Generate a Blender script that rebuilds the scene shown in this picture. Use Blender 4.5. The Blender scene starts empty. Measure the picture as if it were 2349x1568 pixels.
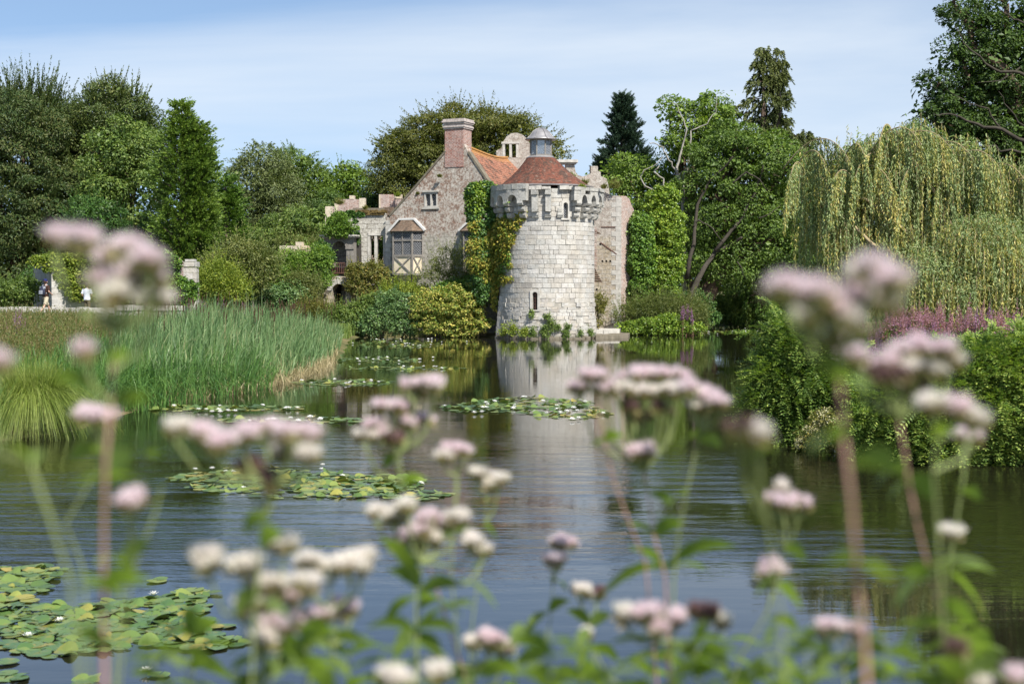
import bpy, math, random
import numpy as np
from mathutils import Vector, Matrix
from mathutils.geometry import tessellate_polygon
PI = math.pi
R = math.radians
random.seed(7)
S = bpy.context.scene
COL = S.collection
# ---------------------------------------------------------------- camera maths (a picture point at a known distance -> world)
F = 3261.1
CH = 2.85
PITCH = math.atan(119/F)
def ray(vx, vy):
    x = (vx-1174)/F; y = -(vy-784)/F
    return np.array([x, math.cos(PITCH)+y*math.sin(PITCH), y*math.cos(PITCH)-math.sin(PITCH)])
def P(vx, vy, Y):
    d = ray(vx, vy); t = Y/d[1]
    return np.array([d[0]*t, Y, CH+d[2]*t])
def G(vx, vy, z=0.0):
    d = ray(vx, vy); t = (z-CH)/d[2]
    return np.array([d[0]*t, d[1]*t, z])
def PX(Y): return Y/F          # metres per picture unit at distance Y

cam_d = bpy.data.cameras.new("camera"); cam = bpy.data.objects.new("camera", cam_d); COL.objects.link(cam)
cam.location = (0, 0, CH); cam.rotation_euler = (R(90)-PITCH, 0, 0)
cam_d.lens = 50; cam_d.sensor_width = 36; cam_d.clip_start = .05; cam_d.clip_end = 5000
cam_d.dof.use_dof = True; cam_d.dof.focus_distance = 84; cam_d.dof.aperture_fstop = 3.8
S.camera = cam

# ---------------------------------------------------------------- object helpers
def tag(o, label=None, cat=None, group=None, kind=None):
    if label: o['label'] = label
    if cat: o['category'] = cat
    if group: o['group'] = group
    if kind: o['kind'] = kind
    return o
def thing(name, loc, label, cat, group=None):
    o = bpy.data.objects.new(name, None); COL.objects.link(o)
    o.empty_display_size = .3
    o.location = tuple(float(c) for c in loc); tag(o, label, cat, group); return o
def link(name, me, mat, parent=None):
    o = bpy.data.objects.new(name, me); COL.objects.link(o)
    if mat is not None:
        for m in (mat if isinstance(mat, (list, tuple)) else [mat]): me.materials.append(m)
    if parent is not None:
        o.parent = parent
        o.matrix_parent_inverse = Matrix.Translation(-wloc(parent))
    return o
def wloc(o):
    v = Vector(o.location)
    while o.parent is not None:
        v = v + o.parent.location + o.matrix_parent_inverse.translation; o = o.parent
    return v

def auto_uv(V, loops, starts, totals):
    """box-projected uv in metres per face"""
    n = len(starts); uv = np.zeros((len(loops), 2))
    p0 = V[loops[starts]]; p1 = V[loops[starts+1]]; p2 = V[loops[starts+2]]
    nr = np.cross(p1-p0, p2-p0); ln = np.linalg.norm(nr, axis=1)+1e-12; nr /= ln[:, None]
    horiz = np.abs(nr[:, 2]) > .85
    t = np.stack([-nr[:, 1], nr[:, 0]], 1); tl = np.linalg.norm(t, axis=1)+1e-9; t /= tl[:, None]
    sl = np.sqrt(np.maximum(1-nr[:, 2]**2, .05))
    fi = np.repeat(np.arange(n), totals)
    Q = V[loops]
    uv[:, 0] = np.where(horiz[fi], Q[:, 0], (Q[:, :2]*t[fi]).sum(1))
    uv[:, 1] = np.where(horiz[fi], Q[:, 1], Q[:, 2]/sl[fi])
    return uv
def np_mesh(name, V, loops, starts, uv=None, smooth=False, midx=None, want_uv=True):
    V = np.asarray(V, float); loops = np.asarray(loops, np.int32); starts = np.asarray(starts, np.int32)
    me = bpy.data.meshes.new(name)
    me.vertices.add(len(V)); me.vertices.foreach_set('co', V.astype(np.float32).ravel())
    me.loops.add(len(loops)); me.loops.foreach_set('vertex_index', loops)
    me.polygons.add(len(starts)); me.polygons.foreach_set('loop_start', starts)
    if midx is not None: me.polygons.foreach_set('material_index', np.asarray(midx, np.int32))
    me.polygons.foreach_set('use_smooth', np.full(len(starts), bool(smooth)))
    if want_uv:
        if uv is None:
            tot = np.diff(np.append(starts, len(loops)))
            uv = auto_uv(V, loops, starts, tot)
        l = me.uv_layers.new(name='UVMap'); l.data.foreach_set('uv', np.asarray(uv, np.float32).ravel())
    me.update(calc_edges=True); me.validate()
    return me

class MB:
    def __init__(s): s.v = []; s.f = []; s.m = []; s.uv = None; s.cur = 0
    def add(s, vs, fs):
        b = len(s.v); s.v.extend([tuple(float(c) for c in q) for q in vs])
        for f in fs: s.f.append(tuple(b+i for i in f)); s.m.append(s.cur)
        return b
    def box(s, c0, c1, fr=None, jit=0):
        x0, y0, z0 = c0; x1, y1, z1 = c1
        vs = [(x0,y0,z0),(x1,y0,z0),(x1,y1,z0),(x0,y1,z0),(x0,y0,z1),(x1,y0,z1),(x1,y1,z1),(x0,y1,z1)]
        if jit: vs = [tuple(c+random.uniform(-jit, jit) for c in v) for v in vs]
        if fr: vs = [fr(*v) for v in vs]
        s.add(vs, [(0,3,2,1),(4,5,6,7),(0,1,5,4),(1,2,6,5),(2,3,7,6),(3,0,4,7)])
    def bar(s, a, b, w, h=None, up=(0,0,1)):
        a = Vector(a); b = Vector(b); h = h or w
        d = (b-a).normalized(); u = Vector(up)
        if abs(d.dot(u)) > .95: u = Vector((0,1,0))
        x = d.cross(u).normalized(); y = x.cross(d)
        vs = [p+x*sx*w/2+y*sy*h/2 for p in (a, b) for sx, sy in ((-1,-1),(1,-1),(1,1),(-1,1))]
        s.add(vs, [(0,1,2,3)[::-1],(4,5,6,7),(0,1,5,4),(1,2,6,5),(2,3,7,6),(3,0,4,7)])
    def tube(s, pts, rad, n=6, cap=True):
        pts = [Vector(p) for p in pts]
        if not hasattr(rad, '__len__'): rad = [rad]*len(pts)
        rings = []; px = None
        for i, p in enumerate(pts):
            d = (pts[min(i+1, len(pts)-1)]-pts[max(i-1, 0)])
            if d.length < 1e-9: d = Vector((0,0,1))
            d.normalize()
            if px is None:
                px = d.cross(Vector((.3,.5,.8))); px.normalize()
            px = (px-d*px.dot(d)).normalized(); y = d.cross(px)
            rings.append([p+(px*math.cos(2*PI*k/n)+y*math.sin(2*PI*k/n))*rad[i] for k in range(n)])
        vs = [q for r in rings for q in r]; fs = []
        for i in range(len(pts)-1):
            for k in range(n):
                a = i*n+k; b = i*n+(k+1)%n
                fs.append((a, b, b+n, a+n))
        if cap: fs.append(tuple(range(n))[::-1]); fs.append(tuple(range((len(pts)-1)*n, len(pts)*n)))
        s.add(vs, fs)
    def lathe(s, prof, c, n=48, a0=0, a1=2*PI, shift=(0,0)):
        """prof: (r, z) list; c: centre xy; shift: sideways lean per profile fraction"""
        closed = abs(a1-a0-2*PI) < 1e-6; m = n if closed else n+1; vs = []
        for i, (r, z) in enumerate(prof):
            t = i/max(1, len(prof)-1)
            for k in range(m):
                a = a0+(a1-a0)*k/n
                vs.append((c[0]+shift[0]*t+math.sin(a)*r, c[1]+shift[1]*t-math.cos(a)*r, z))
        fs = []
        for i in range(len(prof)-1):
            for k in range(n):
                a = i*m+k; b = i*m+(k+1)%m
                fs.append((a, b, b+m, a+m))
        s.add(vs, fs)
    def mesh(s, name, smooth=False):
        V = np.array(s.v); loops = np.fromiter((i for f in s.f for i in f), np.int32)
        tot = np.array([len(f) for f in s.f]); starts = np.concatenate([[0], np.cumsum(tot)[:-1]])
        return np_mesh(name, V, loops, starts, smooth=smooth, midx=s.m)
    def build(s, name, mat, parent=None, smooth=False):
        return link(name, s.mesh(name, smooth), mat, parent)

class Fr:
    """a wall's frame: u to the right along the wall, w out of it, z up; az = how far its outward normal turns left (-) or right (+) of the camera side"""
    def __init__(s, p, az):
        a = R(az); s.o = np.array([p[0], p[1], 0.0])
        s.n = np.array([math.sin(a), -math.cos(a), 0]); s.u = np.array([math.cos(a), math.sin(a), 0])
    def __call__(s, u, w, z): return s.o+s.u*u+s.n*w+np.array([0,0,z])
    def px(s, vx, vy):
        d = ray(vx, vy); c = np.array([0,0,CH])
        t = np.dot(s.o-c, s.n)/np.dot(d, s.n); q = c+d*t
        return (float(np.dot(q-s.o, s.u)), float(q[2]))
def extrude(mb, fr, outer, holes=(), w0=0.0, w1=-.6):
    """polygon in (u,z) on frame fr with holes, thick from w0 (face) back to w1"""
    loops = [outer]+list(holes)
    tri = tessellate_polygon([[Vector((p[0], p[1], 0)) for p in l] for l in loops])
    flat = [p for l in loops for p in l]; n = len(flat)
    vs = [fr(p[0], w0, p[1]) for p in flat]+[fr(p[0], w1, p[1]) for p in flat]
    fs = []
    for t in tri:
        a, b, c = [flat[i] for i in t]
        area = (b[0]-a[0])*(c[1]-a[1])-(b[1]-a[1])*(c[0]-a[0])
        if abs(area) < 1e-9: continue
        t = tuple(t) if area > 0 else tuple(t)[::-1]
        fs.append(t); fs.append(tuple(i+n for i in t[::-1]))
    b = 0
    for li, l in enumerate(loops):
        m = len(l)
        A = sum(l[i][0]*l[(i+1)%m][1]-l[(i+1)%m][0]*l[i][1] for i in range(m))
        for i in range(m):
            j = (i+1) % m; q = (b+i, b+i+n, b+j+n, b+j)
            if (A < 0) != (li > 0): q = q[::-1]
            fs.append(q)
        b += m
    mb.add(vs, fs)
def arch(u0, u1, z0, zs, n=10):
    """opening: rectangle to the springing zs, then a round head"""
    r = (u1-u0)/2; c = (u0+u1)/2
    return [(u0, z0), (u1, z0)]+[(c+r*math.cos(PI*k/n), zs+r*math.sin(PI*k/n)) for k in range(n+1)]
def ragged(pts, step=.3, amp=.12, seed=1):
    """a broken wall top: blocky steps between points"""
    rg = random.Random(seed); out = [pts[0]]
    for a, b in zip(pts[:-1], pts[1:]):
        L = math.hypot(b[0]-a[0], b[1]-a[1]); n = max(1, int(L/step))
        for i in range(1, n):
            t = i/n; z = a[1]+(b[1]-a[1])*t+rg.uniform(-amp, amp); x = a[0]+(b[0]-a[0])*t
            out.append((x-.001*np.sign(b[0]-a[0]), out[-1][1])); out.append((x, z))
        out.append(b)
    return out

# ---------------------------------------------------------------- materials
def lin(c):
    return tuple(((v/255)/12.92 if v/255 <= .04045 else ((v/255+.055)/1.055)**2.4) for v in c)+(1,)
class NT:
    def __init__(s, name):
        s.mat = bpy.data.materials.new(name); s.mat.use_nodes = True; s.t = s.mat.node_tree; s.t.nodes.clear()
        s.out = s.n('ShaderNodeOutputMaterial')
    def n(s, typ, **kw):
        nd = s.t.nodes.new(typ)
        for k, v in kw.items():
            if k.startswith('_'): setattr(nd, k[1:], v)
            else: nd.inputs[k.replace('_', ' ')].default_value = v
        return nd
    def l(s, a, b): s.t.links.new(a, b)
    def ramp(s, fac, stops, interp='LINEAR'):
        r = s.n('ShaderNodeValToRGB'); cr = r.color_ramp; cr.interpolation = interp
        while len(cr.elements) < len(stops): cr.elements.new(.5)
        for e, (p, c) in zip(cr.elements, stops):
            e.position = p; e.color = c if len(c) == 4 else tuple(c)+(1,)
        s.l(fac, r.inputs[0]); return r.outputs[0]
    def mix(s, fac, a, b, mode='MIX'):
        m = s.n('ShaderNodeMix', _data_type='RGBA', _blend_type=mode)
        for i, v in ((0, fac), (6, a), (7, b)):
            if hasattr(v, 'is_linked') or hasattr(v, 'links'): s.l(v, m.inputs[i])
            else: m.inputs[i].default_value = v
        return m.outputs[2]
    def math(s, op, a, b=0.0, clamp=False):
        m = s.n('ShaderNodeMath', _operation=op, _use_clamp=clamp)
        for i, v in ((0, a), (1, b)):
            if hasattr(v, 'links'): s.l(v, m.inputs[i])
            else: m.inputs[i].default_value = v
        return m.outputs[0]
    def noise(s, vec, scale, detail=4, rough=.6, out=0, dist=0):
        nn = s.n('ShaderNodeTexNoise', Scale=scale, Detail=detail, Roughness=rough, Distortion=dist)
        s.l(vec, nn.inputs['Vector']); return nn.outputs[out]
    def pos(s): return s.n('ShaderNodeNewGeometry').outputs['Position']
    def uv(s): return s.n('ShaderNodeTexCoord').outputs['UV']
    def rnd(s): return s.n('ShaderNodeNewGeometry').outputs['Random Per Island']
    def bsdf(s, color, rough=.8, spec=.3, normal=None, **kw):
        b = s.n('ShaderNodeBsdfPrincipled'); b.inputs['Roughness'].default_value = rough
        b.inputs['Specular IOR Level'].default_value = spec
        if hasattr(color, 'links'): s.l(color, b.inputs['Base Color'])
        else: b.inputs['Base Color'].default_value = color
        if normal is not None: s.l(normal, b.inputs['Normal'])
        for k, v in kw.items(): b.inputs[k.replace('_', ' ')].default_value = v
        return b.outputs[0]
    def bump(s, h, strength=.5, dist=.02):
        b = s.n('ShaderNodeBump', Strength=strength, Distance=dist); s.l(h, b.inputs['Height']); return b.outputs[0]
    def fin(s, sh): s.l(sh, s.out.inputs['Surface']); return s.mat

def leaf_mat(name, cols, trans=.3, patch=.25, rough=.5, spec=.35, tcol=None):
    """cols: leaf colours (linear) spread at random over single leaves, drifting in patches"""
    t = NT(name)
    f = t.math('ADD', t.math('MULTIPLY', t.rnd(), .62), t.math('MULTIPLY', t.math('SUBTRACT', t.noise(t.pos(), patch, 3, .6), .2), .62), True)
    stops = [(i/(len(cols)-1)*.8+.1, c) for i, c in enumerate(cols)]
    c = t.ramp(f, stops)
    b = t.bsdf(c, rough, spec)
    tr = t.n('ShaderNodeBsdfTranslucent')
    t.l(t.mix(1.0, c, tcol or (1.3, 1.45, .45, 1), 'MULTIPLY'), tr.inputs[0])
    m = t.n('ShaderNodeMixShader'); m.inputs[0].default_value = trans
    t.l(b, m.inputs[1]); t.l(tr.outputs[0], m.inputs[2])
    return t.fin(m.outputs[0])
def plain(name, c, rough=.7, spec=.3, var=.25, scale=3, bump=0, **kw):
    t = NT(name); n = t.noise(t.pos(), scale, 5, .65)
    col = t.mix(1.0, (*c[:3], 1), t.ramp(n, [(.25, (1-var,)*3), (.75, (1+var,)*3)]), 'MULTIPLY')
    return t.fin(t.bsdf(col, rough, spec, t.bump(n, bump, .05) if bump else None, **kw))

def masonry(name, c1, c2, mortar, bw, bh, ms=.02, lichen=(.5,.48,.44), la=.5, stain=(.12,.09,.06), sa=.35, bump=.5, off=.5, warp=.03, lz=None, squash=1.0):
    t = NT(name); uv = t.uv()
    w = t.noise(uv, 3.0, 3, .6, out=1)
    vv = t.n('ShaderNodeVectorMath', _operation='MULTIPLY_ADD'); t.l(w, vv.inputs[0]); vv.inputs[1].default_value = (warp,)*3; t.l(uv, vv.inputs[2])
    br = t.n('ShaderNodeTexBrick', Scale=1.0, Mortar_Size=ms, Mortar_Smooth=.3, Bias=0.0, Brick_Width=bw, Row_Height=bh)
    br.offset = off; br.squash = squash; br.squash_frequency = 3
    t.l(vv.outputs[0], br.inputs['Vector'])
    br.inputs['Color1'].default_value = (*c1, 1); br.inputs['Color2'].default_value = (*c2, 1); br.inputs['Mortar'].default_value = (*mortar, 1)
    col = br.outputs[0]
    pos = t.pos()
    n1 = t.noise(pos, 1.4, 7, .75); n2 = t.noise(pos, 7.0, 5, .75); n3 = t.noise(pos, .7, 6, .7)
    lf = t.math('MULTIPLY', t.ramp(t.math('ADD', t.math('MULTIPLY', n1, .5), t.math('MULTIPLY', n2, .5)), [(.44, (0,)*3), (.56, (1,)*3)]), la)
    col = t.mix(lf, col, (*lichen, 1))
    if lz:   # second stone below a height, ragged change
        z = t.n('ShaderNodeSeparateXYZ'); t.l(pos, z.inputs[0])
        f = t.ramp(t.math('ADD', t.math('SUBTRACT', z.outputs[2], lz[0]), t.math('MULTIPLY', t.math('SUBTRACT', n1, .5), 5.0)), [(0, (1,)*3), (.25, (0,)*3)])
        b2 = t.n('ShaderNodeTexBrick', Scale=1.0, Mortar_Size=.02, Mortar_Smooth=.3, Bias=0, Brick_Width=.46, Row_Height=.26)
        t.l(vv.outputs[0], b2.inputs['Vector']); b2.inputs['Color1'].default_value = (*lz[1], 1); b2.inputs['Color2'].default_value = (*lz[2], 1); b2.inputs['Mortar'].default_value = (.2,.18,.15,1)
        col = t.mix(f, col, t.mix(t.math('MULTIPLY', lf, .6), b2.outputs[0], (*lichen, 1)))
    sf = t.math('MULTIPLY', t.ramp(n3, [(.5, (0,)*3), (.7, (1,)*3)]), sa)
    col = t.mix(sf, col, (*stain, 1))
    col = t.mix(1.0, col, t.ramp(n2, [(.25, (.72,)*3), (.75, (1.22,)*3)]), 'MULTIPLY')
    h = t.math('ADD', t.math('MULTIPLY', t.math('SUBTRACT', 1.0, br.outputs[1]), 1.0), t.math('MULTIPLY', n2, 1.2))
    return t.fin(t.bsdf(col, .9, .15, t.bump(h, bump, .04)))

def block_stone(name, cols, bump=.6, warm=(.42,.3,.16), wa=.45, lichen=(.54,.53,.49), la=.42):
    """separate stone blocks: a tint per block, lichen and iron stain over them"""
    t = NT(name); pos = t.pos()
    c = t.ramp(t.rnd(), [(i/(len(cols)-1), (*q, 1)) for i, q in enumerate(cols)])
    n1 = t.noise(pos, 1.3, 6, .7); n2 = t.noise(pos, 7, 5, .75); n3 = t.noise(pos, 2.6, 5, .7)
    z = t.n('ShaderNodeSeparateXYZ'); t.l(pos, z.inputs[0])
    low = t.ramp(t.math('DIVIDE', z.outputs[2], 9.0), [(0.05, (1,)*3), (.55, (.3,)*3)]); damp = t.ramp(t.math('ADD', z.outputs[2], t.math('MULTIPLY', n1, .9)), [(.3, (1,)*3), (.95, (0,)*3)])
    c = t.mix(t.math('MULTIPLY', t.math('MULTIPLY', t.ramp(n3, [(.5, (0,)*3), (.68, (1,)*3)]), wa), low), c, (*warm, 1))
    c = t.mix(t.math('MULTIPLY', t.ramp(n1, [(.45, (0,)*3), (.6, (1,)*3)]), la), c, (*lichen, 1))
    c = t.mix(t.math('MULTIPLY', t.ramp(t.noise(pos, 3.7, 6, .75), [(.56, (0,)*3), (.7, (1,)*3)]), .5), c, (.2,.19,.165,1))
    ms_ = t.n('ShaderNodeMapping'); ms_.inputs['Scale'].default_value = (3, 3, .35); t.l(pos, ms_.inputs[0])
    c = t.mix(t.math('MULTIPLY', t.ramp(t.noise(ms_.outputs[0], 1.2, 5, .65), [(.5, (0,)*3), (.72, (1,)*3)]), .45), c, (.24,.22,.17,1))
    c = t.mix(t.math('MULTIPLY', damp, .85), c, (.06,.055,.035,1))
    c = t.mix(1.0, c, t.ramp(n2, [(.25, (.72,)*3), (.75, (1.18,)*3)]), 'MULTIPLY')
    return t.fin(t.bsdf(c, .9, .15, t.bump(t.math('ADD', n2, t.math('MULTIPLY', n1, 1.0)), bump, .06)))

def tile_mat(name, cols, moss=(.5,.22,.03), ma=.0, mz=None, dark=(.06,.045,.035), da=.4):
    t = NT(name); uv = t.uv(); pos = t.pos()
    br = t.n('ShaderNodeTexBrick', Scale=1.0, Mortar_Size=.006, Mortar_Smooth=.1, Bias=0, Brick_Width=.17, Row_Height=.11)
    t.l(uv, br.inputs['Vector']); br.inputs['Color1'].default_value = (0,0,0,1); br.inputs['Color2'].default_value = (1,1,1,1); br.inputs['Mortar'].default_value = (.3,.3,.3,1)
    f = t.math('ADD', t.math('MULTIPLY', br.outputs[0], .45), t.math('MULTIPLY', t.noise(pos, .9, 5, .65), .55))
    c = t.ramp(f, [(.18+.64*i/(len(cols)-1), (*q, 1)) for i, q in enumerate(cols)])
    c = t.mix(t.math('MULTIPLY', t.ramp(t.noise(pos, 1.7, 6, .7), [(.48, (0,)*3), (.62, (1,)*3)]), da), c, (*dark, 1))
    if ma:
        z = t.n('ShaderNodeSeparateXYZ'); t.l(pos, z.inputs[0])
        q = t.math('ADD', t.math('MULTIPLY', t.math('SUBTRACT', z.outputs[2], mz[0]), 1/mz[1]), t.math('SUBTRACT', t.noise(pos, 1.6, 5, .7), .5))
        c = t.mix(t.math('MULTIPLY', t.ramp(q, [(.1, (0,)*3), (.7, (1,)*3)]), ma), c, (*moss, 1))
    c = t.mix(t.math('MULTIPLY', t.ramp(t.noise(pos, 5.5, 5, .75), [(.55, (0,)*3), (.66, (1,)*3)]), .45), c, (.3,.27,.21,1))
    c = t.mix(1.0, c, t.ramp(t.noise(pos, 9, 4, .7), [(.3, (.6,)*3), (.7, (1.3,)*3)]), 'MULTIPLY')
    return t.fin(t.bsdf(c, .85, .2, t.bump(t.math('ADD', br.outputs[0], t.noise(pos, 9, 4, .7)), .35, .02)))
# ---------------------------------------------------------------- light, sky, exposure
SUN_EL, SUN_AZ = 50, 32          # azimuth: degrees right of straight behind the camera
sd = np.array([math.sin(R(SUN_AZ))*math.cos(R(SUN_EL)), -math.cos(R(SUN_AZ))*math.cos(R(SUN_EL)), math.sin(R(SUN_EL))])
sun_d = bpy.data.lights.new("sun", 'SUN'); sun = bpy.data.objects.new("sun", sun_d); COL.objects.link(sun)
sun_d.energy = 4.6; sun_d.angle = R(.53); sun_d.color = (1, .955, .88)
sun.rotation_euler = Vector(-sd).to_track_quat('-Z', 'Y').to_euler(); sun.location = (20, -20, 60)
W = bpy.data.worlds.new("World"); S.world = W; W.use_nodes = True
wt = W.node_tree; wt.nodes.clear()
wo = wt.nodes.new('ShaderNodeOutputWorld'); bg = wt.nodes.new('ShaderNodeBackground'); wt.links.new(bg.outputs[0], wo.inputs[0])
sky = wt.nodes.new('ShaderNodeTexSky'); sky.sky_type = 'NISHITA'; sky.sun_disc = False
sky.sun_elevation = R(SUN_EL); sky.sun_rotation = math.atan2(sd[0], sd[1])
sky.altitude = 100; sky.air_density = 1.0; sky.dust_density = .7; sky.ozone_density = 1.3
bg.inputs[1].default_value = .097
tc = wt.nodes.new('ShaderNodeTexCoord')
sv = wt.nodes.new('ShaderNodeVectorMath'); sv.operation = 'MULTIPLY_ADD'; sv.inputs[1].default_value = (1, 1, .85); sv.inputs[2].default_value = (0, 0, .11); wt.links.new(tc.outputs['Generated'], sv.inputs[0]); wt.links.new(sv.outputs[0], sky.inputs[0])
mp = wt.nodes.new('ShaderNodeMapping'); mp.inputs['Scale'].default_value = (.9, .8, 3.6); mp.inputs['Rotation'].default_value = (0, R(-7), 0); wt.links.new(tc.outputs['Generated'], mp.inputs[0])
nz = wt.nodes.new('ShaderNodeTexNoise'); nz.inputs['Scale'].default_value = 1.3; nz.inputs['Detail'].default_value = 7; nz.inputs['Roughness'].default_value = .55; nz.inputs['Distortion'].default_value = .4
wt.links.new(mp.outputs[0], nz.inputs[0])
cr = wt.nodes.new('ShaderNodeValToRGB'); cr.color_ramp.elements[0].position = .46; cr.color_ramp.elements[1].position = .72
cr.color_ramp.elements[0].color = (0,0,0,1); cr.color_ramp.elements[1].color = (.85,.85,.85,1); wt.links.new(nz.outputs[0], cr.inputs[0])
mx = wt.nodes.new('ShaderNodeMix'); mx.data_type = 'RGBA'; sz = wt.nodes.new('ShaderNodeSeparateXYZ'); wt.links.new(tc.outputs['Generated'], sz.inputs[0])
mr = wt.nodes.new('ShaderNodeMapRange'); mr.inputs[1].default_value = .17; mr.inputs[2].default_value = .27; mr.inputs[3].default_value = 1; mr.inputs[4].default_value = .12; wt.links.new(sz.outputs[2], mr.inputs[0])
cm = wt.nodes.new('ShaderNodeMath'); cm.operation = 'MULTIPLY'; wt.links.new(cr.outputs[0], cm.inputs[0]); wt.links.new(mr.outputs[0], cm.inputs[1])
wt.links.new(cm.outputs[0], mx.inputs[0]); tn = wt.nodes.new('ShaderNodeMix'); tn.data_type = 'RGBA'; tn.blend_type = 'MULTIPLY'; tn.inputs[0].default_value = 1; tn.inputs[7].default_value = (.93, .93, .93, 1); wt.links.new(sky.outputs[0], tn.inputs[6]); wt.links.new(tn.outputs[2], mx.inputs[6]); mx.inputs[7].default_value = (5.1, 5.5, 5.9, 1)
wt.links.new(mx.outputs[2], bg.inputs[0])
S.view_settings.view_transform = 'Standard'; S.view_settings.look = 'None'; S.view_settings.gamma = 1; S.view_settings.exposure = 0.86
S.cycles.max_bounces = 6; S.cycles.transparent_max_bounces = 4; S.cycles.diffuse_bounces = 3; S.cycles.glossy_bounces = 3; S.cycles.transmission_bounces = 3
S.cycles.use_denoising = True

# ---------------------------------------------------------------- moat outline and terrain
WATER = np.array([(-25,9),(24,9),(15,13),(10.5,19),(8.6,22.9),(6.9,24),(5.6,26.2),(5.3,30),(6.6,38),(8.8,48),(13,62),(17,80),(22,100),(29,128),
 (27,133),(21,120),(15,113.5),(14,106),(13,98),(12.4,91.5),(10.5,90.2),(7.4,90.0),(5.2,88),(4.7,84.6),(3.6,82.8),(.4,82.8),(-.9,84.6),(-1.9,87.5),(-5,88.3),(-9.2,88.5),
 (-9.4,82),(-8.6,74),(-7.3,60),(-7.1,53),(-7.5,41),(-8.9,34.4),(-8.9,28.6),(-10,26.3),(-14,24),(-22,18)], float)
def sdf(poly, x, y):
    """>0 outside the polygon"""
    x = np.asarray(x, float); y = np.asarray(y, float)
    d = np.full(x.shape, 1e9); inside = np.zeros(x.shape, bool); n = len(poly)
    for i in range(n):
        ax, ay = poly[i]; bx, by = poly[(i+1) % n]
        ex, ey = bx-ax, by-ay; wx, wy = x-ax, y-ay
        t = np.clip((wx*ex+wy*ey)/(ex*ex+ey*ey), 0, 1)
        d = np.minimum(d, (wx-ex*t)**2+(wy-ey*t)**2)
        c = ((ay > y) != (by > y)) & (x < (bx-ax)*(y-ay)/((by-ay) if by != ay else 1e-9)+ax)
        inside ^= c
    d = np.sqrt(d); return np.where(inside, -d, d)
def sm(a, b, x):
    t = np.clip((x-a)/(b-a), 0, 1); return t*t*(3-2*t)
def height(x, y):
    x = np.asarray(x, float); y = np.asarray(y, float)
    d = sdf(WATER, x, y)
    wob = .05*np.sin(x*1.3+y*.7)+.05*np.sin(x*.37-y*.9)
    h = .16*sm(0, .35, d)+1.3*sm(2.5, 12, d)+1.6*sm(25, 90, d)
    near = (y < 12)
    h = np.where(near, .16*sm(0, .5, d)+1.35*sm(2, 6.5, d), h)
    return np.where(d > 0, h+wob*sm(1, 5, d), -1.2*sm(0, 3, -d)-.03)
def H(x, y): return float(height(np.array([x]), np.array([y]))[0])

def grid(xs, ys):
    X, Y = np.meshgrid(xs, ys); V = np.stack([X.ravel(), Y.ravel(), height(X.ravel(), Y.ravel())], 1)
    nx, ny = len(xs), len(ys); i = np.arange(ny-1)[:, None]*nx+np.arange(nx-1)[None]
    f = np.stack([i, i+1, i+nx+1, i+nx], -1).reshape(-1, 4)
    return V, f
xs = np.concatenate([[-1500,-700,-350,-200,-140,-110,-90,-75], np.arange(-65, 50.1, .5), [60,75,90,110,140,200,350,700,1500]])
ys = np.concatenate([[-1500,-500,-200,-80,-40,-20,-10,-5], np.arange(-2, 140.1, .5), [150,165,185,210,260,350,600,1000,2000]])
V, f = grid(xs, ys)
t = NT("ground_soil_and_grass"); pos = t.pos()
c = t.ramp(t.noise(pos, .35, 6, .65), [(.3, (.035,.05,.018)), (.5, (.09,.1,.035)), (.7, (.2,.16,.08))])
c = t.mix(t.ramp(t.noise(pos, 4, 5, .7), [(.45, (0,)*3), (.65, (.7,)*3)]), c, (.16,.12,.07,1))
gm = t.fin(t.bsdf(c, .95, .1, t.bump(t.noise(pos, 6, 6, .7), .6, .1)))
tag(link("ground", np_mesh("ground", V, f.ravel(), np.arange(len(f))*4, smooth=True), gm), kind='structure')

t = NT("moat_water"); pos = t.pos()
def stretched(sx, sy, rot=0):
    m = t.n('ShaderNodeMapping'); m.inputs['Scale'].default_value = (sx, sy, 1); m.inputs['Rotation'].default_value = (0, 0, R(rot)); t.l(pos, m.inputs[0]); return m.outputs[0]
rip = t.noise(stretched(.55, 3.2, 3), 1.0, 3, .5, dist=.3)          # wind ripples, long across the view
fine = t.noise(stretched(1.0, 2.5, -6), 6.5, 3, .5)
big = t.noise(stretched(.5, 1.0, 10), .5, 3, .5)
sp = t.n('ShaderNodeSeparateXYZ'); t.l(pos, sp.inputs[0])
band = t.ramp(t.math('DIVIDE', sp.outputs[1], 60.0), [(.16, (.06,)*3), (.225, (.25,)*3), (.26, (1,)*3), (.36, (1,)*3), (.48, (.3,)*3), (.65, (.1,)*3)])
gust = t.ramp(t.noise(stretched(.12, .25, 15), 1.0, 3, .5), [(.38, (.2,)*3), (.58, (1,)*3)])
amp = t.math('MULTIPLY', band, gust)
h = t.math('ADD', t.math('MULTIPLY', t.math('ADD', t.math('MULTIPLY', rip, 1.0), t.math('MULTIPLY', fine, .28)), amp), t.math('MULTIPLY', big, .1))
nrm = t.bump(h, 1.0, .022)
deep = t.bsdf((.012, .0115, .006, 1), .015, .5, nrm, IOR=2.45)
wm = t.fin(deep)
mb = MB(); mb.add([(-60,-12,0),(60,-12,0),(60,150,0),(-60,150,0)], [(0,1,2,3)])
tag(mb.build("water", wm), kind='structure')
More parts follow.
